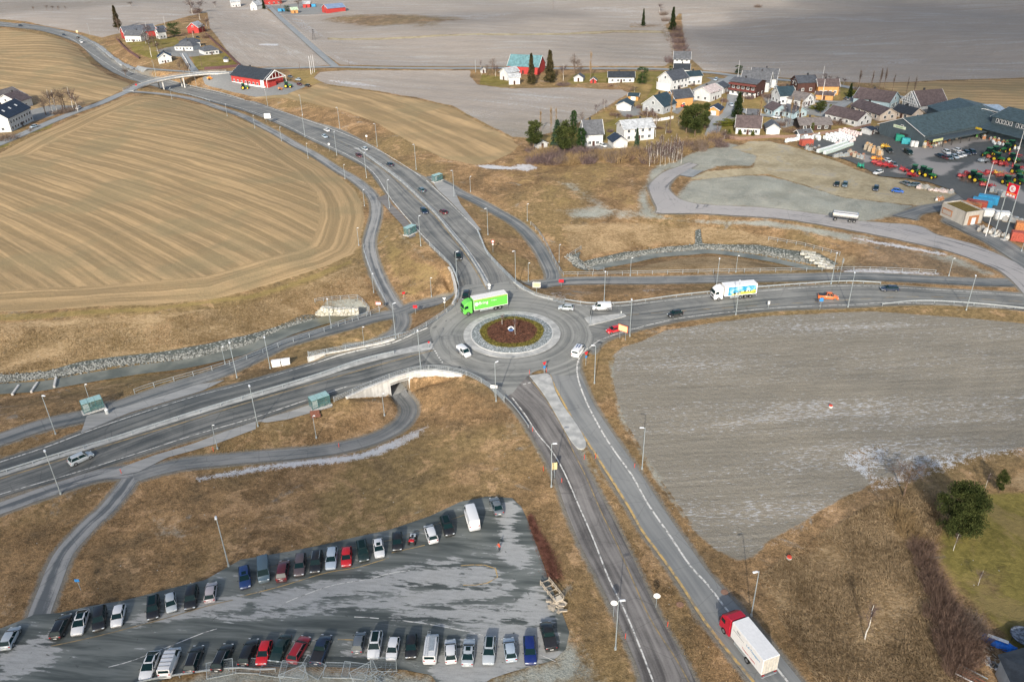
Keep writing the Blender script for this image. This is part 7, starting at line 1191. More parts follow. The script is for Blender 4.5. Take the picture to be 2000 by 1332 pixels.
HS = [((1312,178),(1338,171),12,10,5.4,3.6,'D','white','slate','big white villa with dark roof and rounded balcony gable',(4,3),2),((1315,132),(1346,132),9.5,8,4.8,3.6,'D','white','dgrey','white house with dark grey roof at the foot of the purple hedge',(3,0),2),((1316,146),(1345,147),8.6,8,3.0,2.4,'D','white','black','low dark-roofed white house behind the big white villa',(2,0),1),
 ((1340,167),(1369,165),9,7,4.6,1.8,'D','white','teal','white house with solar panels along its roof',(3,0),1),((1386,200),(1407,191),11,9,4.4,2.2,'D','white','pink','white house with pale pinkish roof by the street',(2,2),2),((1475,192),(1428,185),14,10,6.6,1.2,'D','brown','dgrey','three-storey dark red-brown house with long balconies',(5,2),2),
 ((1317,212),(1290,200),9,10,4.6,3.0,'P','orange','slate','orange gabled house with dark slate roof',(2,1),1),((1295,224),(1255,217),11.5,11,3.6,4.2,'P','grey','teal','grey gabled house with white trim and dark teal roof',(3,2),1),((1218,277),(1277,272),13.5,9,5.2,2.6,'D','lgrey','lgrey','large pale grey villa with light grey roof and balconies',(4,2),2),
 ((1141,287),(1175,284),7.8,8,5.2,4.6,'D','white','dgrey','tall white house with steep dark grey roof beside the pines',(2,0),1),((1436,262),(1478,264),10,8.5,3.2,3.8,'D','white','brown','white house with brown roof and white dormer',(4,1),1),((1561,256),(1618,254),13.5,9,2.5,2.0,'D','dbrown','taupe','dark brown bungalow with wide taupe roof',(4,0),1),
 ((1673,249),(1626,236),17,9.5,2.9,2.7,'D','white','brown','long white bungalow with brown roof above the yard',(5,2),1),((1717,237),(1661,217),20,9,2.8,2.4,'D','beige','brown','long beige bungalow with brown roof behind the white one',(5,2),1),((1735,213),(1769,201),12,17,3.6,3.6,'P','blue','brown','large bluish house with brown roof and blue gable',(2,2),1),((1795,222),(1754,208),12.5,14,3.6,5.2,'P','grey','brown','brown-roofed house with white lattice gable and balcony',(3,1),1),
 ((1778,236),(1741,226),10,8,2.6,2.2,'D','beige','black','low house with near-black roof before the lattice gable house',(2,1),1),((1556,182),(1533,172),8.5,10,5.0,2.6,'P','brown','slate','black-brown two-storey house with white framed windows',(2,2),2),((1522,205),(1548,203),8,9,4.2,3.2,'D','white','teal','white house with dark teal roof in the village middle',(3,2),1),((1567,210),(1590,204),9.5,13,3.0,2.6,'P','white','taupe','low white house with taupe roof right of the teal-roofed one',(2,2),1),
 ((1500,181),(1512,168),9,14,5.2,4.0,'P','white','dgrey','nearer of the twin white gabled houses',(2,0),1),((1514,172),(1524,160),9,13,5.2,4.0,'P','white','dgrey','farther of the twin white gabled houses',(1,0),1),((1596,185),(1633,186),10,8,4.4,2.6,'D','orange','brown','orange brick house with brown roof and skylights',(4,0),1),((1510,229),(1540,226),7.5,8,2.9,2.2,'P','blue','brown','pale blue bungalow with brown roof',(3,2),1),((1550,233),(1580,226),8,8,2.7,2.0,'P','blue','dgrey','small blue-grey house between the bare poplars',(2,1),1),
 ((1188,163),(1237,161),14,8,3.2,2.2,'D','white','black','white bungalow with dark roof at the far road',(4,0),1),((246,83),(285,81),14,8,5.0,3.2,'D','white','dgrey','white farmhouse with a row of porch windows',(6,0),1),((312,77),(297,75),5,6,5.0,2.2,'P','white','slate','narrow tall white house beside the farmhouse',(1,2),2),((342,99),(384,100),14,10,3.0,2.6,'D','white','dgrey','white villa with dark hipped roof',(5,0),1,.3),((400,108),(428,106),10,11,3.0,2.4,'D','white','dgrey','white villa wing with dark roof and four small windows',(4,0),1,.3),
 ((352,92),(400,90),14,8,3.0,2.4,'D','white','slate','rear part of the villa with dark hipped roof',(0,0),1,.3),((311,126),(336,121),8.3,9,4.2,2.6,'P','white','navy','white house with navy roof near the junction by the farm',(2,1),1),((453,15),(473,13),9,8,5.0,3,'D','white','lgrey','top white farmhouse at the upper edge',(3,0),1),((490,21),(507,20),8,9,5.0,3.6,'P','white','lgrey','white gabled house at the upper edge',(1,0),1)]
HR = {}
for i, r in enumerate(HS):
    hip = r[12] if len(r) > 12 else 0
    HR[r[9][:14]] = house(*r[:10], win=r[10], rows=r[11], hip=hip)
GS = [((1412,184),(1422,179),7,7,3.0,1.8,'D','white','slate','white outbuilding with dark roof beside the pale-roofed house'),((1232,217),(1208,216),7,8,2.6,1.6,'P','lgrey','teal','small grey garage with dark teal roof at the field corner'),((1246,197),(1229,196),5,4,2.2,1.0,'D','orange','teal','tiny shed with dark roof above the teal-roofed garage'),((1404,227),(1385,225),5.5,7,2.6,1.5,'P','orange','navy','orange garage with white door and navy roof'),
 ((1198,290),(1219,289),6,7.5,2.7,1.8,'P','lgrey','navy','small grey garage with navy roof before the tall white house'),((1050,291),(1066,289),4.5,4,2.0,1.0,'P','white','dgrey','little white shed under the leftmost pine'),((1496,263),(1514,263),5.5,8,2.6,1.9,'P','white','dgrey','small white garage with grey roof right of the dormer house'),((1592,194),(1622,197),8,4.5,2.6,.9,'D','orange','brown','orange brick annex with sloping brown roof'),((1458,232),(1480,233),5.5,5,2.2,1.6,'D','dark','dgrey','dark grey shed right of the spruce'),
 ((1121,160),(1140,160),5,5,2.2,1.6,'P','white','slate','small white summerhouse with dark roof by the bare tree'),((1153,163),(1164,163),3.2,3,1.7,1.2,'P','red','slate','tiny red playhouse beside the bare poplar'),((991,158),(973,155),6.5,9,4.4,2.2,'P','white','lgrey','white shed with grey roof and dark opening by the red barn'),((994,166),(1017,165),6.2,5,4.0,1.6,'D','white','lgrey','nearest white shed in front of the red barn'),((941,144),(949,143),2.4,3,2.2,1.0,'P','white','dgrey','tiny white hut at the roadside left of the barn'),
 ((311,64),(325,62),8,6,2.6,2.0,'D','barn','barn','small reddish shed behind the narrow white house'),((592,16),(608,15),7,7,3.6,2.2,'D','barn','lgrey','red shed with white roof edge beside the blue container'),((570,27),(585,26),6,6,3.2,2.0,'D','orange','mint','little orange-red shed with pale green roof'),((1699,265),(1714,260),4,4,2.2,.6,'D','white','navy','small white shed with navy roof beside the sales hall'),((1560,268),(1580,266),6,3,1.6,1.0,'D','dark','dgrey','low grey shelter at the yard fence')]
for r in GS:
    R, v, p, H = garage(*r)
    if 'white door' in r[9] or 'garage' in r[9]: x = v*(r[2]*.5)-p*.06+Vector((0, 0, 1.2)); q = MB(); q.box((x.x, x.y, x.z), (2.4, .08, 2.1), WF, rz=math.atan2(v.y, v.x)); R.children[0]; [bpy.data.objects.remove(o) for o in list(R.children) if o.name.startswith('door')]; q.build('garage_door', R)
# villa 1 balcony, lattice gable, solar panels, dormer, dark house balcony
def extra(key, f): R, v, p, H = HR[key]; f(R, v, p, H)
def _bal(R, v, p, H):
    q = MB(); c = p*5-v*1.4
    for i in range(9):
        a0, a1 = -1.2+2.4*i/9, -1.2+2.4*(i+1)/9; f = lambda a: c+p*(4.8*sin(a)/.93)-v*(1.6*cos(a)-.6); x0, x1 = f(a0), f(a1); q.add([(x0.x, x0.y, 0), (x1.x, x1.y, 0), (x1.x, x1.y, 3.7), (x0.x, x0.y, 3.7)], [(0, 1, 2, 3)], WF)
    q.build('balcony', R)
extra('big white villa'[:14], _bal)
def _sol(R, v, p, H):
    q = MB()
    for i in range(6): x = v*(.9+i*1.4)+p*1.2+Vector((0, 0, H+.95)); q.box((x.x, x.y, x.z), (1.2, 2.2, .06), plain('solar_panel', (.01, .03, .07), .2, .6), rz=math.atan2(v.y, v.x), rx=.48)
    q.build('solar_panels', R)
extra('white house with solar'[:14], _sol) if 'white house wi' in HR else None
def _bal2(R, v, p, H):
    for z in (2.9, 5.6):
        q = MB(); x = v*7-p*.8+Vector((0, 0, z)); q.box((x.x, x.y, x.z), (14.4, 1.6, .15), clad('cladding_brown', WC['brown']), rz=math.atan2(v.y, v.x)); x = v*7-p*1.6+Vector((0, 0, z+.5)); q.box((x.x, x.y, x.z), (14.4, .08, .9), clad('cladding_redbrown', (.13, .04, .035)), rz=math.atan2(v.y, v.x)); q.build('balcony', R)
    q = MB(); x = v*7-p*.04+Vector((0, 0, 1.1)); q.box((x.x, x.y, x.z), (14.04, .08, 2.4), WF, rz=math.atan2(v.y, v.x)); q.build('plinth', R)
extra('three-storey dark'[:14], _bal2)
def _lat(R, v, p, H):
    q = MB(); L = 12.5; 
    for a, b in ((0, 1), (1, 2), (2, 0)): P = [Vector((0, 0, H)), v*L/2+Vector((0, 0, H+5.2)), v*L+Vector((0, 0, H))]; q.tube(P[a]-p*1.6, P[b]-p*1.6, .14, n=4, m=WF)
    for i in range(1, 8): f = i/8; z = 5.2*(1-abs(2*f-1)); q.tube(v*L*f-p*1.6+Vector((0, 0, H)), v*L*f-p*1.6+Vector((0, 0, H+z)), .09, n=4, m=WF)
    for k in (1.2, 2.4): w = L*(1-k/5.2)/2; q.tube(v*(L/2-w)-p*1.6+Vector((0, 0, H+k)), v*(L/2+w)-p*1.6+Vector((0, 0, H+k)), .09, n=4, m=WF)
    for i in range(8): x = v*(L*i/7)-p*1.6; q.tube(x, x+Vector((0, 0, H)), .08, n=4, m=WF)
    q.build('lattice_gable', R)
extra('brown-roofed house'[:14], _lat)
def _dor(R, v, p, H):
    q = MB(); x = v*5.2+p*1.6+Vector((0, 0, H+1.0)); q.box((x.x, x.y, x.z), (4.2, 2.6, 1.5), WF, rz=math.atan2(v.y, v.x)); d = q.build('dormer', R); q = MB()
    for s in (-.6, .6): x2 = x+v*s-p*1.32; q.box((x2.x, x2.y, x2.z), (.8, .06, .8), WG, rz=math.atan2(v.y, v.x))
    q.build('window', d)
extra('white house with brown'[:14], _dor) if False else None
for k in list(HR):
    if HR[k][0]['label'].startswith('white house with brown roof and white dormer'): _dor(*HR[k])
    if HR[k][0]['label'].startswith('white house with solar'): _sol(*HR[k])
# barns and the red workshop
R, v, p, H = house((992,144),(1056,147),19,13,4.6,5.2,'D','barn','green','long red barn with turquoise roof behind the spruce pair',win=(0,0),cat='barn',name='barn',chim=False)
R, v, p, H = house((245,77),(227,71),10,24,4.5,4.2,'P','barn','barn','red barn-like farmhouse with white gable edges and slate roof',win=(0,0),cat='barn',name='barn',chim=False); R, v, p, H = house((389,65),(360,66),9.5,11,4.4,3.6,'P','barn','lgrey','red shed with pale grey roof at the farm edge',win=(0,0),cat='barn',name='barn',chim=False)
R, v, p, H = house((641,27),(619,22),14,18,4.4,3.0,'P','barn','blue','bright red barn with bluish roof at the top',win=(0,0),cat='barn',name='barn',chim=False); R, v, p, H = house((520,10),(546,8),16,10,5,4,'D','barn','lgrey','large red building cut by the upper edge',win=(3,0),cat='barn',name='barn',chim=False)
R, v, p, H = house((20,212),(44,205),14,16,4,4,'D','red','taupe','dark red barn with taupe roof behind the long white house',win=(0,0),cat='barn',name='barn',chim=False); R, v, p, H = house((40,214),(62,207),10,14,4,3.5,'D','white','brown','grey-roofed white house behind the long white house',win=(1,1))
R, v, p, H = house((23,258),(66,236),0,12,6.4,4.2,'D','white','navy','long two-storey white house with navy roof at the left edge',win=(8,2),rows=2,over=.5)
q = MB()
for i in range(3): x = v*(4.5+i*6)+p*3.2+Vector((0, 0, H+2.45)); q.box((x.x, x.y, x.z), (1.0, 1.3, .08), LW, rz=math.atan2(v.y, v.x), rx=.6)
q.build('skylight', R)
R, v, p, H = house((517,172),(453,160),0,14,4.6,4.2,'D','barn','black','long red workshop with black roof and white-trimmed gable canopy',win=(8,0),cat='workshop',name='workshop',base=True,over=.6)
q = MB(); P = [-v*2.6+Vector((0, 0, H)), -v*2.6+p*7+Vector((0, 0, H+4.2)), -v*2.6+p*14+Vector((0, 0, H))]
for a, b in ((0, 1), (1, 2), (0, 2)): q.tube(P[a], P[b], .3, n=4, m=WF)
for i in range(1, 6): f = i/6; q.tube(P[0]+(P[2]-P[0])*f, P[0]+(P[2]-P[0])*f+Vector((0, 0, 4.2*(1-abs(2*f-1)))), .12, n=4, m=WF)
q.build('canopy_truss', R); q = MB()
for s in (0, 1): q.add([(-v*2.8+p*(s*14)+Vector((0, 0, H+.1))), (v*.5+p*(s*14)+Vector((0, 0, H+.1))), (v*.5+p*7+Vector((0, 0, H+4.35))), (-v*2.8+p*7+Vector((0, 0, H+4.35)))], [(0, 1, 2, 3)], roofm('roof_black', RC['black']))
q.build('canopy_roof', R); q = MB()
for s in (0, 14): x = -v*2.6+p*s; q.tube(x, x+Vector((0, 0, H)), .12, n=6, m=WF)
q.box(((-v*1.5+p*3.5).x, (-v*1.5+p*3.5).y, 1.6), (3, 5.5, 3.0), clad('cladding_barn', WC['barn']), rz=math.atan2(v.y, v.x)); q.build('porch', R); q = MB(); x = v*1.5-p*.1+Vector((0, 0, 2.2)); q.box((x.x, x.y, x.z), (3.0, .12, 4.2), WF, rz=math.atan2(v.y, v.x)); q.build('gate', R)
# flagpoles, pylon, telephone poles
def simple_pole(b, t, r0, r1, mat, label, cat, name, group=None, ball=False):
    h, g = pole_h(b, t); q = MB(); q.tube((0, 0, -.2), (0, 0, h), r0, r1, 8, mat); 
    if ball: q.tube((0, 0, h), (0, 0, h+.25), r0*1.6, r0*1.2, 8, mat)
    o = q.build(name); o.location = g; return tag(o, label, cat, group)
for i, x in enumerate((606, 609.5, 613)): simple_pole((x+1.5,146-i*2),(x-.5,110-i*1.2),.14,.07,LW,'white flagpole, %s of three by the red workshop' % ('left','middle','right')[i],'flagpole','flagpole','three white flagpoles')
simple_pole((325,62),(318,33),.1,.05,LW,'white flagpole behind the red farm shed','flagpole','flagpole'); simple_pole((378,76),(375,62),.1,.05,LW,'white flagpole at the villa','flagpole','flagpole'); simple_pole((1441,152),(1445,119),.11,.05,LW,'flagpole beside the round evergreen','flagpole','flagpole')
simple_pole((395,134),(393,107),.14,.1,WOODD,'dark wooden telephone pole on the farm lawn','pole','utility_pole'); simple_pole((586,139),(585,122),.13,.1,WOODD,'wooden telephone pole by the far road','pole','utility_pole'); simple_pole((929,142),(929,117),.13,.1,METAL,'pale roadside pole left of the tiny hut','pole','utility_pole'); simple_pole((682,130),(681,117),.12,.1,WOODD,'short wooden pole right of the far junction','pole','utility_pole'); simple_pole((1080,18),(1080,0),.12,.1,WOODD,'wooden pole on the far field','pole','utility_pole')
for b_, t_, l in (((1981,322),(1998,250),'tall pale flagpole before the farm shop'),((1922,384),(1934,318),'thin pale mast between the machines'),((1925,462),(1936,412),'thin lamp mast left of the fuel sign'),((1606,157),(1608,130),'thin pole left of the poplar row'),((1605,196),(1606,155),'white flagpole before the orange brick house')): simple_pole(b_, t_, .12, .06, LW, l, 'pole', 'mast')
h, g = pole_h((613,78),(612,57)); root = empty('power_pylon', g, 0, 'small lattice pylon beside the straight far lane', 'pylon'); q = MB()
for a in range(4): x, y = (1, -1)[a % 2]*1.1, (1, -1)[a//2]*1.1; q.tube((x, y, 0), (x*.25, y*.25, h), .09, n=4, m=DMET)
for k in range(6): z = h*k/6; w = 1.1*(1-.75*k/6); [q.tube((s*w, -w, z), (-s*w*.85, -w*.85, z+h/6), .05, n=3, m=DMET) for s in (-1, 1)]; q.tube((-w, w, z), (w*.85, w*.85, z+h/6), .05, n=3, m=DMET)
q.build('lattice', root); q = MB(); [q.tube((-w, 0, h*f), (w, 0, h*f), .09, n=4, m=DMET) for w, f in ((2.2, .72), (1.6, .9))]; q.build('crossarm', root)
# fences of the farm and village
FR = plain('fence_red_brown', (.10, .05, .055), .8)
def board_fence(pts, label, h=1.7, mat=None):
    c = resample(smooth(GP(pts), 3), 30); c[:, 2] = hgt(c[:, 0], c[:, 1]); r = empty('board_fence', tuple(c[15]), 0, label, 'fence'); sweep([(-.06, 0), (.06, 0), (.06, h), (-.06, h)], mat or FR, 'boards', c, r)
    for i in range(0, 30, 3): q = MB(); q.box(tuple(Vector(c[i])+Vector((0, 0, h/2+.08))-r.location), (.18, .18, h+.2), mat or FR); q.build('post', r)
board_fence([(228,78),(240,92),(254,104),(272,116)],'dark red fence below the farm'); board_fence([(402,68),(420,85),(440,103),(455,118),(470,130)],'long red-brown fence between lawn and striped field'); board_fence([(400,137),(430,135),(470,131)],'red-brown fence along the lane by the lawn'); board_fence([(1425,272),(1450,274),(1500,270),(1545,270),(1600,264),(1660,255),(1700,247)],'red-brown fence between village gardens and the sandy pad',1.3,plain('fence_tan',(.2,.13,.1),.8))
board_fence([(357,108),(365,121),(371,133)],'white low wall beside the driveway',.9,WF); board_fence([(1250,240),(1275,238),(1300,235),(1315,232)],'white garden fence below the grey gabled house',1.2,WF)
c = G1(442, 121); root = empty('gazebo', c, 0, 'white gazebo with dark roof on the lawn', 'gazebo'); q = MB(); q.tube((0, 0, 0), (0, 0, 1.3), 1.7, 1.7, 8, WF); q.build('wall', root); q = MB(); q.tube((0, 0, 2.0), (0, 0, 3.4), 2.2, .1, 8, roofm('roof_slate', RC['slate'])); q.build('roof', root); q = MB(); [q.tube((1.6*cos(a), 1.6*sin(a), 1.2), (1.6*cos(a), 1.6*sin(a), 2.1), .07, n=4, m=WF) for a in np.arange(8)*pi/4]; q.build('post', root)
# ---- containers and boxes
def crate(px, d, rz, mat, label, cat, name, z=0.0, group=None, bev=.04, ribs=True, lid=None):
    g = G1(*px); r = empty(name, (g.x, g.y, ground_z(g.x, g.y)+.1+z), radians(rz), label, cat, group); q = MB(); q.box((0, 0, d[2]/2), d, mat)
    if ribs:
        for i in range(int(d[0]/.45)): x = -d[0]/2+.22+i*.45; [q.box((x, s*(d[1]/2+.03), d[2]/2), (.2, .06, d[2]*.88), mat) for s in (-1, 1)]
    q.build('shell', r, bevel=bev); q = MB(); q.box((0, 0, d[2]+.02), (d[0]*.96, d[1]*.92, .05), lid or mat); q.build('lid', r)
    return r
CB = plain('container_blue', (.03, .25, .45), .5, .4, 0, .2); CR = plain('container_red', (.36, .08, .055), .6, .3, 0, .25); CO = plain('container_orange', (.5, .2, .08), .6, .3, 0, .2); CGR = plain('container_green', (.02, .3, .2), .5); CTQ = plain('container_turquoise', (.05, .4, .45), .5); CW = plain('tank_white', (.7, .7, .68), .5)
for px, d, rz, m, l in (((1917,404),(6,2.5,2.6),-35,CB,'bright blue container behind the flat-roofed kiosk'),((1928,398),(6,2.5,2.6),-35,CB,'second blue container behind the first'),((1905,408),(6,2.5,2.6),-35,CR,'rust red container between kiosk and blue containers'),((1893,412),(6,2.5,2.6),-35,CO,'orange container next to the rust red one'),((1995,471),(6,2.6,2.6),-25,CR,'rust red container at the right edge'),
   ((2003,452),(6,2.6,2.6),-25,CO,'orange red container behind the rust one at the right edge'),((1757,275),(3.4,2.6,2.4),-20,CGR,'green container at the sales hall gable'),((1768,281),(3,2.4,2.2),-20,CTQ,'turquoise container beside the green one'),((1574,284),(5,2.6,2.2),10,CR,'pinkish red container at the yard corner'),((547,23),(3.4,2.4,2.4),5,CB,'blue container by the top farm, left'),((553,23),(3.4,2.4,2.4),5,CB,'blue container by the top farm, right'),((613,14),(4,2.4,2.4),0,CB,'blue container beside the red shed')): crate(px, d, rz, m, l, 'container', 'container')
for px, l in (((1781,287),'white tall bag left by the sales hall'),((1788,288),'white tall bag right by the sales hall')): crate(px, (1.4, 1.3, 2.2), 0, CW, l, 'bag', 'bulk_bag', ribs=False, bev=.12)
for px, d, l in (((1928,424),(3.6,2.2,2.4),'white rounded tank with faint lettering beside the kiosk'),((1955,430),(4,2.4,2.6),'white box tank right of the rounded one')): crate(px, d, -15, CW, l, 'tank', 'tank', ribs=False, bev=.5)
# white bales and totes
BW = plain('bag_white', (.66, .69, .68), .6, .3, 0, .1); BP = plain('bag_pinkish', (.62, .52, .5), .6, .3, 0, .12); CAGE = plain('tote_cage', (.3, .42, .38), .6)
bag0 = MB(); bag0.box((0, 0, .6), (1.0, 1.0, 1.15), BW, taper=.88); BAGM = bag0.mesh('bulk_bag', bevel=.14); bag1 = MB(); bag1.box((0, 0, .6), (1.0, 1.0, 1.15), BP, taper=.88); BAGP = bag1.mesh('bulk_bag', bevel=.14)
tk = MB(); tk.box((0, 0, .7), (.98, 1.16, 1.05), BW); TOTM = tk.mesh('tote_tank', bevel=.1)
tc = MB(); tc.box((0, 0, .07), (1.02, 1.2, .14), WOODD); [tc.box((x, y, .65), (.05, .05, 1.1), CAGE) for x in (-.5, -.17, .17, .5) for y in (-.6, .6)]; [tc.box((0, y, z), (1.02, .04, .05), CAGE) for y in (-.6, .6) for z in (.4, .75, 1.1)]; TOTC = tc.mesh('tote_frame')
lines = [((1598,300),(1652,283),17),((1611,303),(1662,286),16)]
for k, (a, b_, n) in enumerate(lines):
    A, B_ = G1(*a), G1(*b_)
    for i in range(n): p = A.lerp(B_, i/(n-1)); r = empty('liquid_tote', (p.x, p.y, ground_z(p.x, p.y)+.1), math.atan2((B_-A).y, (B_-A).x), 'white liquid tote in the long double row at the pad edge', 'tote', 'white totes in the long double row'); r.scale = (1.1, 1.1, 1.25); link('tank', TOTM, r); link('cage', TOTC, r)
def bagrow(a, b_, n, me, label, group, sc=1.15, jit=.1):
    A, B_ = G1(*a), G1(*b_)
    for i in range(n): p = A.lerp(B_, i/max(1, n-1)); o = link('bulk_bag', me); o.location = (p.x+rng.normal(0, jit), p.y+rng.normal(0, jit), ground_z(p.x, p.y)+.1); o.rotation_euler = (0, 0, rng.random()*.3); o.scale = (sc, sc, sc*(.9+.25*rng.random())); tag(o, label, 'bulk bag', group)
LBW = 'white bulk bag in the packed rows of the machinery yard'; GW = 'white bulk bags in packed rows'
for a, b_, n in (((1615,268),(1642,278),9),((1623,266),(1650,277),9),((1631,265),(1658,276),9),((1640,264),(1666,274),9),((1610,272),(1630,280),7),((1536,279),(1553,276),5)): bagrow(a, b_, n, BAGM, LBW, GW)
for a, b_, n in (((1640,259),(1672,268),8),((1648,257),(1680,265),8),((1634,284),(1640,280),2),((1660,282),(1668,276),3)): bagrow(a, b_, n, BAGP, 'pinkish bulk bag at the back of the white bag rows', 'pinkish bulk bags', 1.1)
bagrow((1560,270),(1605,276),8, BAGM, 'white bulk bag standing loosely near the pad corner', 'loose white bags near the pad corner', 1.2, 1.2); bagrow((1952,283),(1985,292),8, BAGM, 'white bag or pot in the garden goods before the shop', 'white garden goods before the shop', .9, .5); bagrow((1933,276),(1946,284),4, BAGM, 'white bag in the left garden goods patch', 'white goods in the left garden patch', .9, .5)
# goods along the canopy
GC = [(.5, .22, .1), (.62, .6, .55), (.4, .3, .06), (.35, .12, .08), (.45, .5, .55), (.5, .4, .25), (.1, .35, .08)]
GM = [plain('goods_%d' % i, c, .7) for i, c in enumerate(GC)]
def goods(a, b_, n, label, group, s=(.8, .7, .9), name='goods_pallet', cat='goods', ms=None):
    A, B_ = G1(*a), G1(*b_); ms = ms or GM
    for i in range(n):
        p = A.lerp(B_, (i+.5)/n); q = MB(); m = ms[int(rng.integers(len(ms)))]; d = [x*(.8+.6*rng.random()) for x in s]; q.box((0, 0, .07), (d[0]*1.1, d[1]*1.1, .14), WOODP); q.box((0, 0, .14+d[2]/2), d, m, taper=.8+.2*rng.random()); q.box((rng.normal(0, .1), rng.normal(0, .1), .14+d[2]*1.2), (d[0]*.6, d[1]*.5, d[2]*.4), ms[int(rng.integers(len(ms)))]); o = q.build(name, bevel=.05); o.location = (p.x+rng.normal(0, .5), p.y+rng.normal(0, .4), ground_z(p.x, p.y)+.1); o.rotation_euler = (0, 0, rng.random()); tag(o, label, cat, group)
goods((1806,288),(1890,264),26,'colourful goods on a pallet along the shop canopy','goods along the shop canopy',(1.2,1.0,1.3)); goods((1808,291),(1880,270),16,'colourful goods in the front line of the shop canopy','front line of goods at the shop canopy',(1.0,.9,.8)); goods((1905,268),(1990,292),12,'goods under the dark right-hand canopy','goods under the right-hand canopy',(1.1,.9,1.0))
goods((1690,290),(1722,305),9,'tan stacked pallets in the middle of the yard','tan pallet stacks',(1.4,1.2,1.6),'pallet_stack','pallets',[WOODP, plain('wood_orange', (.5, .3, .14), .8)]); goods((1655,300),(1690,314),9,'tan and grey stock at the yard edge','mixed stock at the yard edge',(1.3,1.1,1.1),'stock_pile','stock',[WOODP, METAL, WOODR]); goods((1575,292),(1600,298),7,'grey metal cage box at the pad edge','grey cage boxes at the pad edge',(1.5,1.2,1.3),'cage_box','cage box',[METAL, DMET]); goods((1625,308),(1660,304),8,'small grey machine part at the pad edge','grey machine parts at the pad edge',(1.4,1,.9),'machine_part','machine part',[METAL, GALV])
goods((1555,276),(1600,270),9,'grey stock at the fence of the yard','grey stock at the yard fence',(1.3,1.1,1.1),'stock_pile','stock',[METAL, GALV, BW]); goods((1940,425),(2000,440),10,'grey concrete blocks and scrap behind the fuel sign','blocks and scrap behind the fuel sign',(1.6,1.2,1.0),'block_pile','blocks',[CONC, METAL]); goods((1915,450),(1975,466),7,'concrete barrier block beside the gravel track','concrete barrier blocks by the track',(2.2,.8,.8),'barrier_block','block',[CONC, WCON]); goods((1930,372),(1965,388),7,'grey metal hay feeder and frames in a heap','grey frames in a heap',(1.6,1.2,1.0),'metal_frames','frames',[METAL]); goods((1790,368),(1860,380),9,'pale rubble and plastic at the track edge','pale rubble at the track edge',(1.6,1.1,.7),'rubble_pile','rubble',[CONC, BP])
goods((1826,389),(1838,392),3,'white and orange boat parts on the sandy edge','boat parts on the sandy edge',(2.2,.8,.6),'boat_part','boat part',[CW, CO])
# ---- tractors and implements
TG = plain('tractor_green', (.015, .12, .035), .45, .5); TY_ = plain('wheel_yellow', (.7, .5, .03), .5); IR = plain('implement_red', (.36, .025, .03), .5, .4, 0, .15); IY = plain('implement_yellow', (.65, .38, .03), .5)
def tractor_proto(body, rim):
    P = []; q = MB(); q.box((1.25, 0, 1.35), (2.0, .85, .75), body, taper=.85); q.box((-.6, 0, 1.2), (1.5, 1.0, .4), body); P.append(('bonnet', q.mesh('bonnet', bevel=.08))); q = MB(); q.box((-.45, 0, 2.2), (1.5, 1.5, 1.25), GLASS, taper=.92); P.append(('cab', q.mesh('cab', bevel=.04))); q = MB(); q.box((-.45, 0, 2.9), (1.7, 1.6, .18), body); P.append(('roof', q.mesh('roof', bevel=.05)))
    for x, r, w, nm in ((1.6, .6, .4, 'wheel'), (-.7, .92, .5, 'wheel')):
        for s in (-1, 1): q = MB(); q.tube((x, s*.95-w/2, r), (x, s*.95+w/2, r), r, r, 16, TYRE); k = MB(); k.tube((x, s*.95-w/2-.02, r), (x, s*.95+w/2+.02, r), r*.55, r*.55, 12, rim); P.append((nm, q.mesh('wheel'), k.mesh('rim')))
    q = MB(); q.tube((.9, .3, 1.6), (.9, .3, 2.5), .05, n=6, m=DMET); P.append(('exhaust', q.mesh('exhaust'))); return P
TP = {'g': tractor_proto(TG, TY_), 'r': tractor_proto(IR, RIM)}
def tractor(px, rz, label, k='g', sc=1.1):
    g = G1(*px); r = empty('tractor', (g.x, g.y, ground_z(g.x, g.y)+.1), radians(rz), label, 'tractor', 'tractors of the machinery dealer'); r.scale = (sc,)*3
    for p in TP[k]:
        o = link(p[0], p[1], r)
        if len(p) > 2: link('rim', p[2], o)
for px, rz, l in (((1814,348),-60,'green tractor at the lower tip of the red machine row'),((1803,343),-60,'green tractor just behind the lowest one'),((1787,340),-40,'green tractor beside the red planter'),((1911,358),-60,'green tractor with yellow wheel before the red cage'),((1901,352),-60,'green tractor behind the one before the red cage'),((1984,341),-70,'green tractor near the yellow crane arm'),((1966,362),-80,'green tractor left above the fuel sign'),((1990,359),-80,'green tractor right above the fuel sign'),((1928,306),-150,'green tractor with yellow wheel at the row start'),((1940,303),-150,'green tractor second in the upper row'),((1948,316),-60,'green mower tractor in the middle row'),
   ((1962,297),-150,'green tractor third in the upper row'),((1972,291),-150,'green and yellow tractor before the tall flagpole'),((1977,317),-60,'green tractor at the middle right of the machines'),((478,175),10,'green tractor before the red workshop'),((562,172),0,'dark green tractor at the workshop gable')): tractor(px, rz, l)
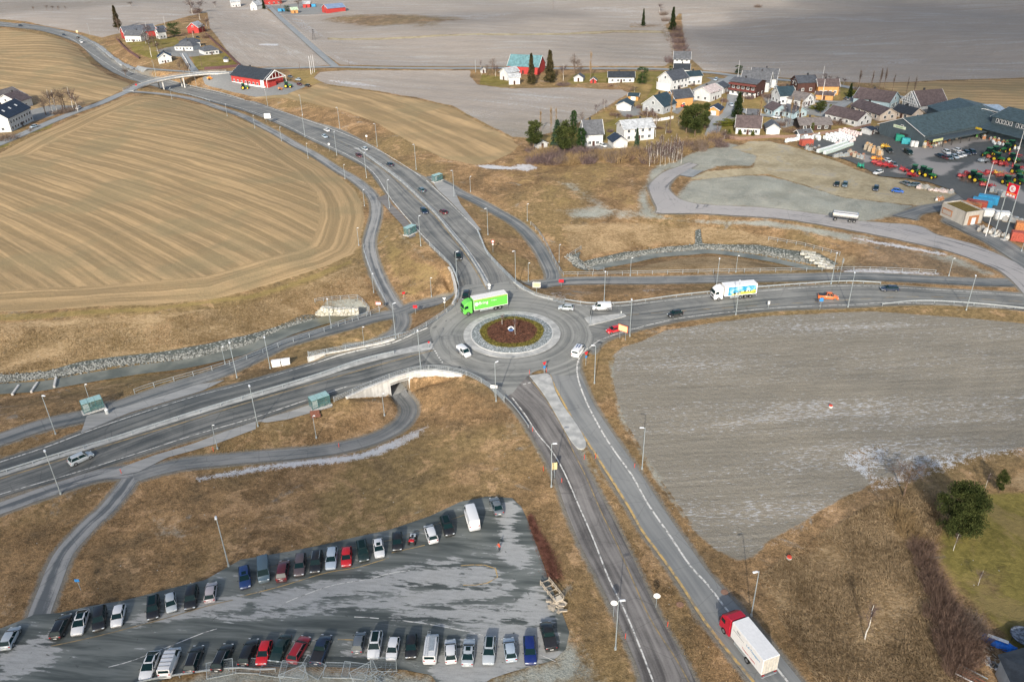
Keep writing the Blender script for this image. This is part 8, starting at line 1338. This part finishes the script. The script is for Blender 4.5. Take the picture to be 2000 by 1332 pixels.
def implement(px, rz, label, mat, L=4.5, Wd=2.6, H=1.3, n=16, cat='farm machine'):
    g = G1(*px); r = empty('farm_machine', (g.x, g.y, ground_z(g.x, g.y)+.1), radians(rz), label, cat, 'farm machines of the dealer'); q = MB(); q.box((0, 0, H*.55), (L, .3, .25), mat); q.box((0, 0, H*.55), (.3, Wd, .25), mat); q.box((-L*.3, 0, H*.8), (L*.35, Wd*.75, H*.55), mat, taper=.75); q.box((L*.45, 0, H*.5), (L*.25, .15, .2), mat); q.build('body', r, bevel=.05)
    q = MB(); [q.tube((rng.uniform(-L/2, L/2), rng.uniform(-Wd/2, Wd/2), .1), (rng.uniform(-L/2, L/2), rng.uniform(-Wd/2, Wd/2), H*rng.uniform(.6, 1.4)), .07, n=4, m=mat) for _ in range(n)]; q.build('frame', r)
    for s in (-1, 1): q = MB(); q.tube((-.2, s*Wd*.5-.12, .42), (-.2, s*Wd*.5+.12, .42), .42, .42, 12, TYRE); q.build('wheel', r)
for px, rz, l, m, L in (((1717,322),-30,'red harrow in the big red heap, left',IR,6),((1727,326),-30,'red harrow in the big red heap, middle',IR,6),((1736,328),-40,'red harrow in the big red heap, right',IR,5),((1712,314),-20,'orange spreader left of the red heap',plain('implement_orange',(.75,.28,.02),.5),4.5),((1769,336),-30,'red planter beside the green tractors',IR,5),((1782,346),-50,'red plough behind the tractors',IR,4),((1879,348),-20,'dark red baler at the left of the middle row',IR,3.5),((1893,343),-20,'red mower second in the middle row',IR,4),((1916,343),-30,'red folding rake with raised arm',IR,4.5),((1934,341),-15,'red implement left of the yellow crane',IR,4),
   ((1948,342),-15,'yellow crane arm machine',IY,3),((1927,366),-20,'red cage wagon before the fuel sign',IR,5),((1962,346),10,'rust brown trailer bed',CR,7),((1921,318),10,'grey tipping trailer with dark tailgate',METAL,4.5),((1950,322),-20,'red cultivator in the middle row',IR,5),((1960,325),-20,'red rake end in the middle row',IR,4),((1981,306),-30,'red drill at the right machine row',IR,4.5),((1990,318),-30,'dark implement at the right edge row',DMET,4.5),((1987,330),-30,'red seeder at the right edge',IR,4.5),((1936,311),-20,'dark red harrow between the upper tractors',CR,4),((1681,328),0,'teal machine standing alone at the pad edge',CGR,2.2),((410,156),0,'orange loader machine by the bridge end',plain('implement_orange',(.75,.28,.02),.5),3),((548,176),0,'orange machine before the workshop gable',CO,2.5),((1728,290),-20,'yellow loader at the dark car group',IY,3.5),((1716,262),-20,'dark trailer beside the white shed',DMET,4)): implement(px, rz, l, m, L)
# ---- sales hall
DL = clad('cladding_dealer', (.075, .10, .115)); WC['dealer'] = (.075, .10, .115)
R, v, p, H = house((1801,288),(1714,262),0,46,4.6,4.6,'P','dealer','dealer','long dark grey farm supply hall with low gable and yellow-green boards',win=(0,0),over=.5,chim=False,cat='shop hall',name='shop_hall',door=False); Lg = (G1(1714,262)-G1(1801,288)).length
YB = plain('board_yellow', (.6, .62, .3), .5); YB2 = plain('board_amber', (.6, .42, .04), .5)
for f, z, w in ((.55, 5.6, 6),): x = v*(Lg*f)-p*.1+Vector((0, 0, z)); q = MB(); q.box((x.x, x.y, x.z), (w, .15, 1.1), plain('board_pale', (.6, .66, .5), .5), rz=math.atan2(v.y, v.x)); s = q.build('sign_board', R); put_text('lettering', 'Felleskjøpet', .8, plain('lettering_green', (.02, .2, .06), .5), R, tuple(x-p*.1), (radians(90), 0, math.atan2(-v.y, -v.x)), .01)
x = v*(Lg*.42)-p*.05+Vector((0, 0, 1.8)); q = MB(); q.box((x.x, x.y, x.z), (4, .1, 3.6), DMET, rz=math.atan2(v.y, v.x)); q.build('gate', R)
q = MB(); ang = math.atan2(p.y, p.x); x = p*23-v*2.2+Vector((0, 0, 3.4)); q.box((x.x, x.y, x.z), (44, 4.6, .5), DL, rz=ang); q.build('canopy', R); q = MB(); [q.tube(p*(1+i*5.2)-v*4.2, p*(1+i*5.2)-v*4.2+Vector((0, 0, 3.3)), .12, n=6, m=DMET) for i in range(9)]; q.build('canopy_post', R)
x = p*2.2-v*4.6+Vector((0, 0, 3.9)); q = MB(); q.box((x.x, x.y, x.z), (5.5, .15, .9), YB, rz=ang); q.build('sign_board', R)
R, v, p, H = house((1850,250),(1930,250),26,20,5.2,3.2,'P','dealer','dealer','rear cross hall of the farm supply shop with dark roof',win=(0,0),over=.4,chim=False,cat='shop hall',name='shop_hall',door=False)
R, v, p, H = house((1898,262),(2012,294),0,12,4.2,.6,'D','dealer','dealer','low front range of the farm shop with dark canopy',win=(0,0),over=2.5,chim=False,cat='shop hall',name='shop_hall',door=False); x = v*3-p*2.7+Vector((0, 0, 4.0)); q = MB(); q.box((x.x, x.y, x.z), (6, .15, .8), YB2, rz=math.atan2(v.y, v.x)); q.build('sign_board', R)
R, v, p, H = house((1930,262),(2040,292),0,18,7.6,2.6,'D','dealer','dealer','tall rear shop hall with strip of white-framed windows',win=(0,0),over=.6,chim=False,cat='shop hall',name='shop_hall',door=False)
for i in range(14):
    x = v*(2.5+i*1.55+(1.2 if i > 4 else 0)+(1.4 if i > 8 else 0))-p*.08+Vector((0, 0, 6.5)); q = MB(); q.box((x.x, x.y, x.z), (1.1, .1, 1.7), WF, rz=math.atan2(v.y, v.x)); w_ = q.build('window', R); q = MB(); x = x-p*.06; q.box((x.x, x.y, x.z), (.7, .05, 1.3), WG, rz=math.atan2(v.y, v.x)); q.build('pane', w_)
g = G1(1905, 248); q = MB(); q.add([(g.x-9, g.y-2, 5.6), (g.x+14, g.y-4, 5.6), (g.x+16, g.y+14, 6.4), (g.x, g.y+16, 6.4), (g.x-9, g.y-2, 3.5), (g.x+14, g.y-4, 3.5), (g.x+16, g.y+14, 3.5), (g.x, g.y+16, 3.5)], [(0, 1, 2, 3), (0, 4, 5, 1), (1, 5, 6, 2), (3, 2, 6, 7), (0, 3, 7, 4)], roofm('roof_palegrey', (.34, .42, .5))); tag(q.build('link_building'), 'pale blue-grey flat roof linking the two shop halls', 'shop hall')
# ---- kiosk
C_, D_, E_ = G1(1880,441), G1(1836,420), G1(1916,437); v = (D_-C_); v.z = 0; Lk = v.length; v.normalize(); p = Vector((-v.y, v.x, 0)); p = p if p.dot(E_-C_) > 0 else -p; Wk = max(6.5, (E_-C_).dot(p)); z0 = C_.z; root = empty('kiosk_building', C_, 0, 'pale flat-roofed kiosk with wood-framed openings at the gravel track', 'building'); hk = 4.3
KW = clad('cladding_kiosk', (.46, .43, .38)); q = MB()
for (a, b) in ((Vector(), v*Lk), (v*Lk, v*Lk+p*Wk), (v*Lk+p*Wk, p*Wk), (p*Wk, Vector())): m = (a+b)/2; d = b-a; q.box((m.x, m.y, hk/2), (d.length+.3, .3, hk), KW, rz=math.atan2(d.y, d.x))
q.build('wall', root); q = MB(); m = (v*Lk+p*Wk)/2; q.box((m.x, m.y, hk-.5), (Lk-.3, Wk-.3, .2), plain('roof_sedum', (.16, .12, .04), .9, .1, 0, .3), rz=math.atan2(v.y, v.x)); q.build('roof', root); q = MB(); WDF = plain('warm_wood', (.38, .16, .07), .6)
m = v*(Lk*.72)-p*.18; q.box((m.x, m.y, 2.0), (Lk*.42, .12, 1.9), WDF, rz=math.atan2(v.y, v.x)); q.build('wood_panel', root); q = MB(); m = p*(Wk*.5)-v*.2; q.box((m.x, m.y, 1.5), (3.6, .14, 2.9), WDF, rz=math.atan2(p.y, p.x)); m = m-v*.1; q.box((m.x, m.y, 1.2), (1.5, .08, 2.2), WF, rz=math.atan2(p.y, p.x)); q.build('door', root); q = MB(); m = v*(Lk*.72)-p*.26; q.box((m.x, m.y, 1.9), (Lk*.36, .06, 1.3), plain('panel_grey', (.4, .36, .32), .6), rz=math.atan2(v.y, v.x)); q.build('shutter', root)
# ---- fuel sign on two poles
b1, b2 = G1(1941,462), G1(1961,469); h = 13.0; d = (b2-b1); d.z = 0; w = d.length; d.normalize(); n_ = Vector((d.y, -d.x, 0)); root = empty('fuel_sign', (b1+b2)/2, math.atan2(d.y, d.x), 'tall red fuel station sign with white circled K on two poles', 'sign')
h1, _ = pole_h((1941,462),(1968,357)); h = min(max(h1, 11), 17)
for s in (-1, 1): q = MB(); q.tube((s*w/2, 0, 0), (s*w/2, 0, h), .16, .12, 8, GALV); q.build('pole', root); q = MB(); q.box((s*w/2, 0, .15), (1.4, 1.4, .4), WCON); q.build('footing', root)
SRR = plain('sign_panel_red', (.62, .01, .03), .4); q = MB(); q.box((0, -.1, h-1.9), (w*.98, .35, 3.8), SRR); q.build('sign_panel', root, bevel=.03); q = MB(); q.tube((0, -.29, h-1.35), (0, -.33, h-1.35), 1.0, n=28, m=LW); q.build('logo_disc', root); put_text('lettering', 'K', 1.6, SRR, root, (0, -.35, h-1.38), (radians(90), 0, 0), .01)
q = MB(); q.box((0, -.29, h-2.75), (w*.86, .06, .3), plain('sign_orange', (.85, .3, .08), .5)); [q.box((x*w*.28, -.29, h-3.35), (w*.2, .06, .62), LW) for x in (-1, 0, 1)]; q.build('sign_pictograms', root)
# ---- lower right garden corner
R = empty('house', G1(1985, 1300), 0, 'dark low-pitched house roof cut by the lower right corner', 'house'); P = [PX(1948,1278,3.2), PX(2070,1245,3.2), PX(2130,1400,3.2), PX(2005,1400,3.2)]; q = MB(); cz = sum((Vector(x) for x in P), Vector())/4+Vector((0, 0, .9)); q.add([Vector(x)-R.location for x in P]+[cz-R.location], [(0, 1, 4), (1, 2, 4), (2, 3, 4), (3, 0, 4)], roofm('roof_black', RC['black'])); q.build('roof', R)
q = MB(); cc = sum((Vector(x) for x in P), Vector())/4; Q = [cc+(Vector(x)-cc)*.9 for x in P]; q.add([Vector((x.x, x.y, 0))-R.location+Vector((0, 0, -.1)) for x in Q]+[x-R.location-Vector((0, 0, .05)) for x in Q], [(0, 1, 5, 4), (1, 2, 6, 5), (2, 3, 7, 6), (3, 0, 4, 7)], clad('cladding_grey', WC['grey'])); q.build('wall', R)
g = G1(1947, 1257); R = empty('covered_boat', g, radians(-38), 'bright blue tarpaulin over a small boat with white sheet on top', 'boat'); q = MB(); prof = [(-2.2, .5), (-1.4, .95), (0, 1.05), (1.4, .95), (2.3, .15)]; V = []
for x, w_ in prof: V += [(x, -w_*.8, .05), (x, -w_*.6, .55), (x, 0, .85), (x, w_*.6, .55), (x, w_*.8, .05)]
q.add(V, [(i*5+j, i*5+j+1, i*5+j+6, i*5+j+5) for i in range(4) for j in range(4)]+[(0, 1, 2, 3, 4), (20, 21, 22, 23, 24)], plain('tarp_blue', (.01, .16, .62), .4, .4, 0, .2)); q.build('tarpaulin', R, True); q = MB(); q.box((-.1, .05, .9), (2.6, .6, .1), CW, rz=.1); q.build('white_sheet', R, bevel=.04)
g = G1(1998, 1250); R = empty('trampoline', g, 0, 'round dark trampoline with frost on its mat at the right edge', 'trampoline'); q = MB(); q.tube((0, 0, .85), (0, 0, .88), 1.7, n=28, m=plain('trampoline_mat', (.14, .16, .19), .7, .2, 0, .6)); q.build('mat', R); q = MB(); [q.tube((1.75*cos(a), 1.75*sin(a), .87), (1.75*cos(a+.27), 1.75*sin(a+.27), .87), .05, n=5, m=DMET) for a in np.arange(0, 6.3, .2617)]; q.build('ring', R); q = MB(); [q.tube((1.6*cos(a), 1.6*sin(a), 0), (1.7*cos(a), 1.7*sin(a), .85), .04, n=5, m=DMET) for a in (0, 1.57, 3.14, 4.71)]; q.build('legs', R)
g = G1(1918, 1272); R = empty('wood_heap', g, 0, 'heap of sawn branches and firewood by the blue boat', 'heap'); q = MB()
for i in range(70): p_ = Vector((rng.normal(0, .9), rng.normal(0, 1.1), .1+.5*rng.random())); a = rng.random()*6.3; q.tube(p_, p_+Vector((cos(a), sin(a), rng.normal(0, .2)))*(.4+.7*rng.random()), .07, .05, 5, WOODP if i % 3 else WOODD)
q.build('branches', R)
g = G1(1958, 1307); R = empty('junk_pile', g, 0, 'pale plastic and boards lying along the dark roof', 'heap'); q = MB(); [q.box((rng.normal(0, .5)+i*.09-1.3, rng.normal(0, .4)-i*.1+1.2, .1), (.5+.5*rng.random(), .4, .08), (CW, CONC, SGY)[i % 3], rz=rng.random()*3) for i in range(28)]; q.build('boards', R)
g = G1(1978, 1315); q = MB(); q.box((0, 0, .3), (.6, .4, .5), IR, taper=.6); o = q.build('sledge', bevel=.08); o.location = g; tag(o, 'small red toy beside the dark roof', 'toy')
g = G1(1896, 1325); R = empty('cold_frame', g, radians(-42), 'wooden frame with slats cut by the bottom edge', 'frame'); q = MB(); [q.box((0, s, .5), (3.4, .12, .12), m) for s, m in ((-.9, LW), (.9, GALV))]; [q.box((0, -.6+i*.3, .35), (3.2, .14, .06), WOODR if i % 2 else WOODD) for i in range(5)]; q.box((-1.7, 0, .4), (.1, 1.8, .6), WOODP); q.build('frame', R)
for x, y, l in ((1541,1091,'small orange-topped stump post at the field corner'),(1622,795,'orange capped well cover standing in the ploughed field')): g = G1(x, y); R = empty('well_cover', g, 0, l, 'well cover'); q = MB(); q.tube((0, 0, 0), (0, 0, .35), .42, n=14, m=WCON); q.build('ring', R); q = MB(); q.tube((0, 0, .35), (0, 0, .5), .38, .34, 14, SOR); q.build('cap', R)
for x, y, l in ((1415,1157,'round rusty manhole cover on the verge, right one'),(1328,1181,'round rusty manhole cover on the median, left one')): g = G1(x, y); q = MB(); q.tube((g.x, g.y, g.z-.1), (g.x, g.y, g.z+.12), .55, n=16, m=plain('rusty_cover', (.26, .15, .1), .8)); tag(q.build('manhole_cover'), l, 'manhole cover')
# ================================================================= CLOUDS (far above the camera, they shade parts of the land)
def cloud(tx, ty, rx, ry, rz, dens, h=520):
    k = h/sin(SUN_EL); c = Vector((tx, ty, 0))-LDIR*k; me = bpy.data.meshes.new('cloud'); bm = bmesh.new(); bmesh.ops.create_icosphere(bm, subdivisions=4, radius=1)
    for v_ in bm.verts: n_ = v_.co; f = 1+.16*sin(5*n_.x+2*n_.y+tx)+.13*sin(7*n_.y-3*n_.z+ty)+.08*sin(13*n_.x+9*n_.y); v_.co = Vector((n_.x*rx*f, n_.y*ry*f, n_.z*rz*f))
    bm.to_mesh(me); bm.free(); m = bpy.data.materials.new('cloud_%d' % len(bpy.data.materials)); m.use_nodes = True; nt = m.node_tree; nt.nodes.remove(nt.nodes['Principled BSDF']); pv = nt.nodes.new('ShaderNodeVolumePrincipled'); pv.inputs['Density'].default_value = dens; pv.inputs['Color'].default_value = (.9, .9, .9, 1); nt.links.new(pv.outputs[0], nt.nodes['Material Output'].inputs['Volume']); me.materials.append(m); o = link('cloud', me); o.location = c; return tag(o, kind='stuff')
cloud(390, 600, 235, 240, 45, .014); cloud(-300, 1230, 420, 170, 45, .008); cloud(-92, 78, 74, 58, 20, .016); cloud(-15, 72, 55, 26, 12, .010); cloud(60, 66, 40, 22, 12, .009); cloud(215, 290, 105, 95, 25, .010); cloud(125, 95, 62, 46, 16, .011); cloud(500, 1600, 700, 420, 60, .009); cloud(-10, 740, 75, 42, 14, .010)
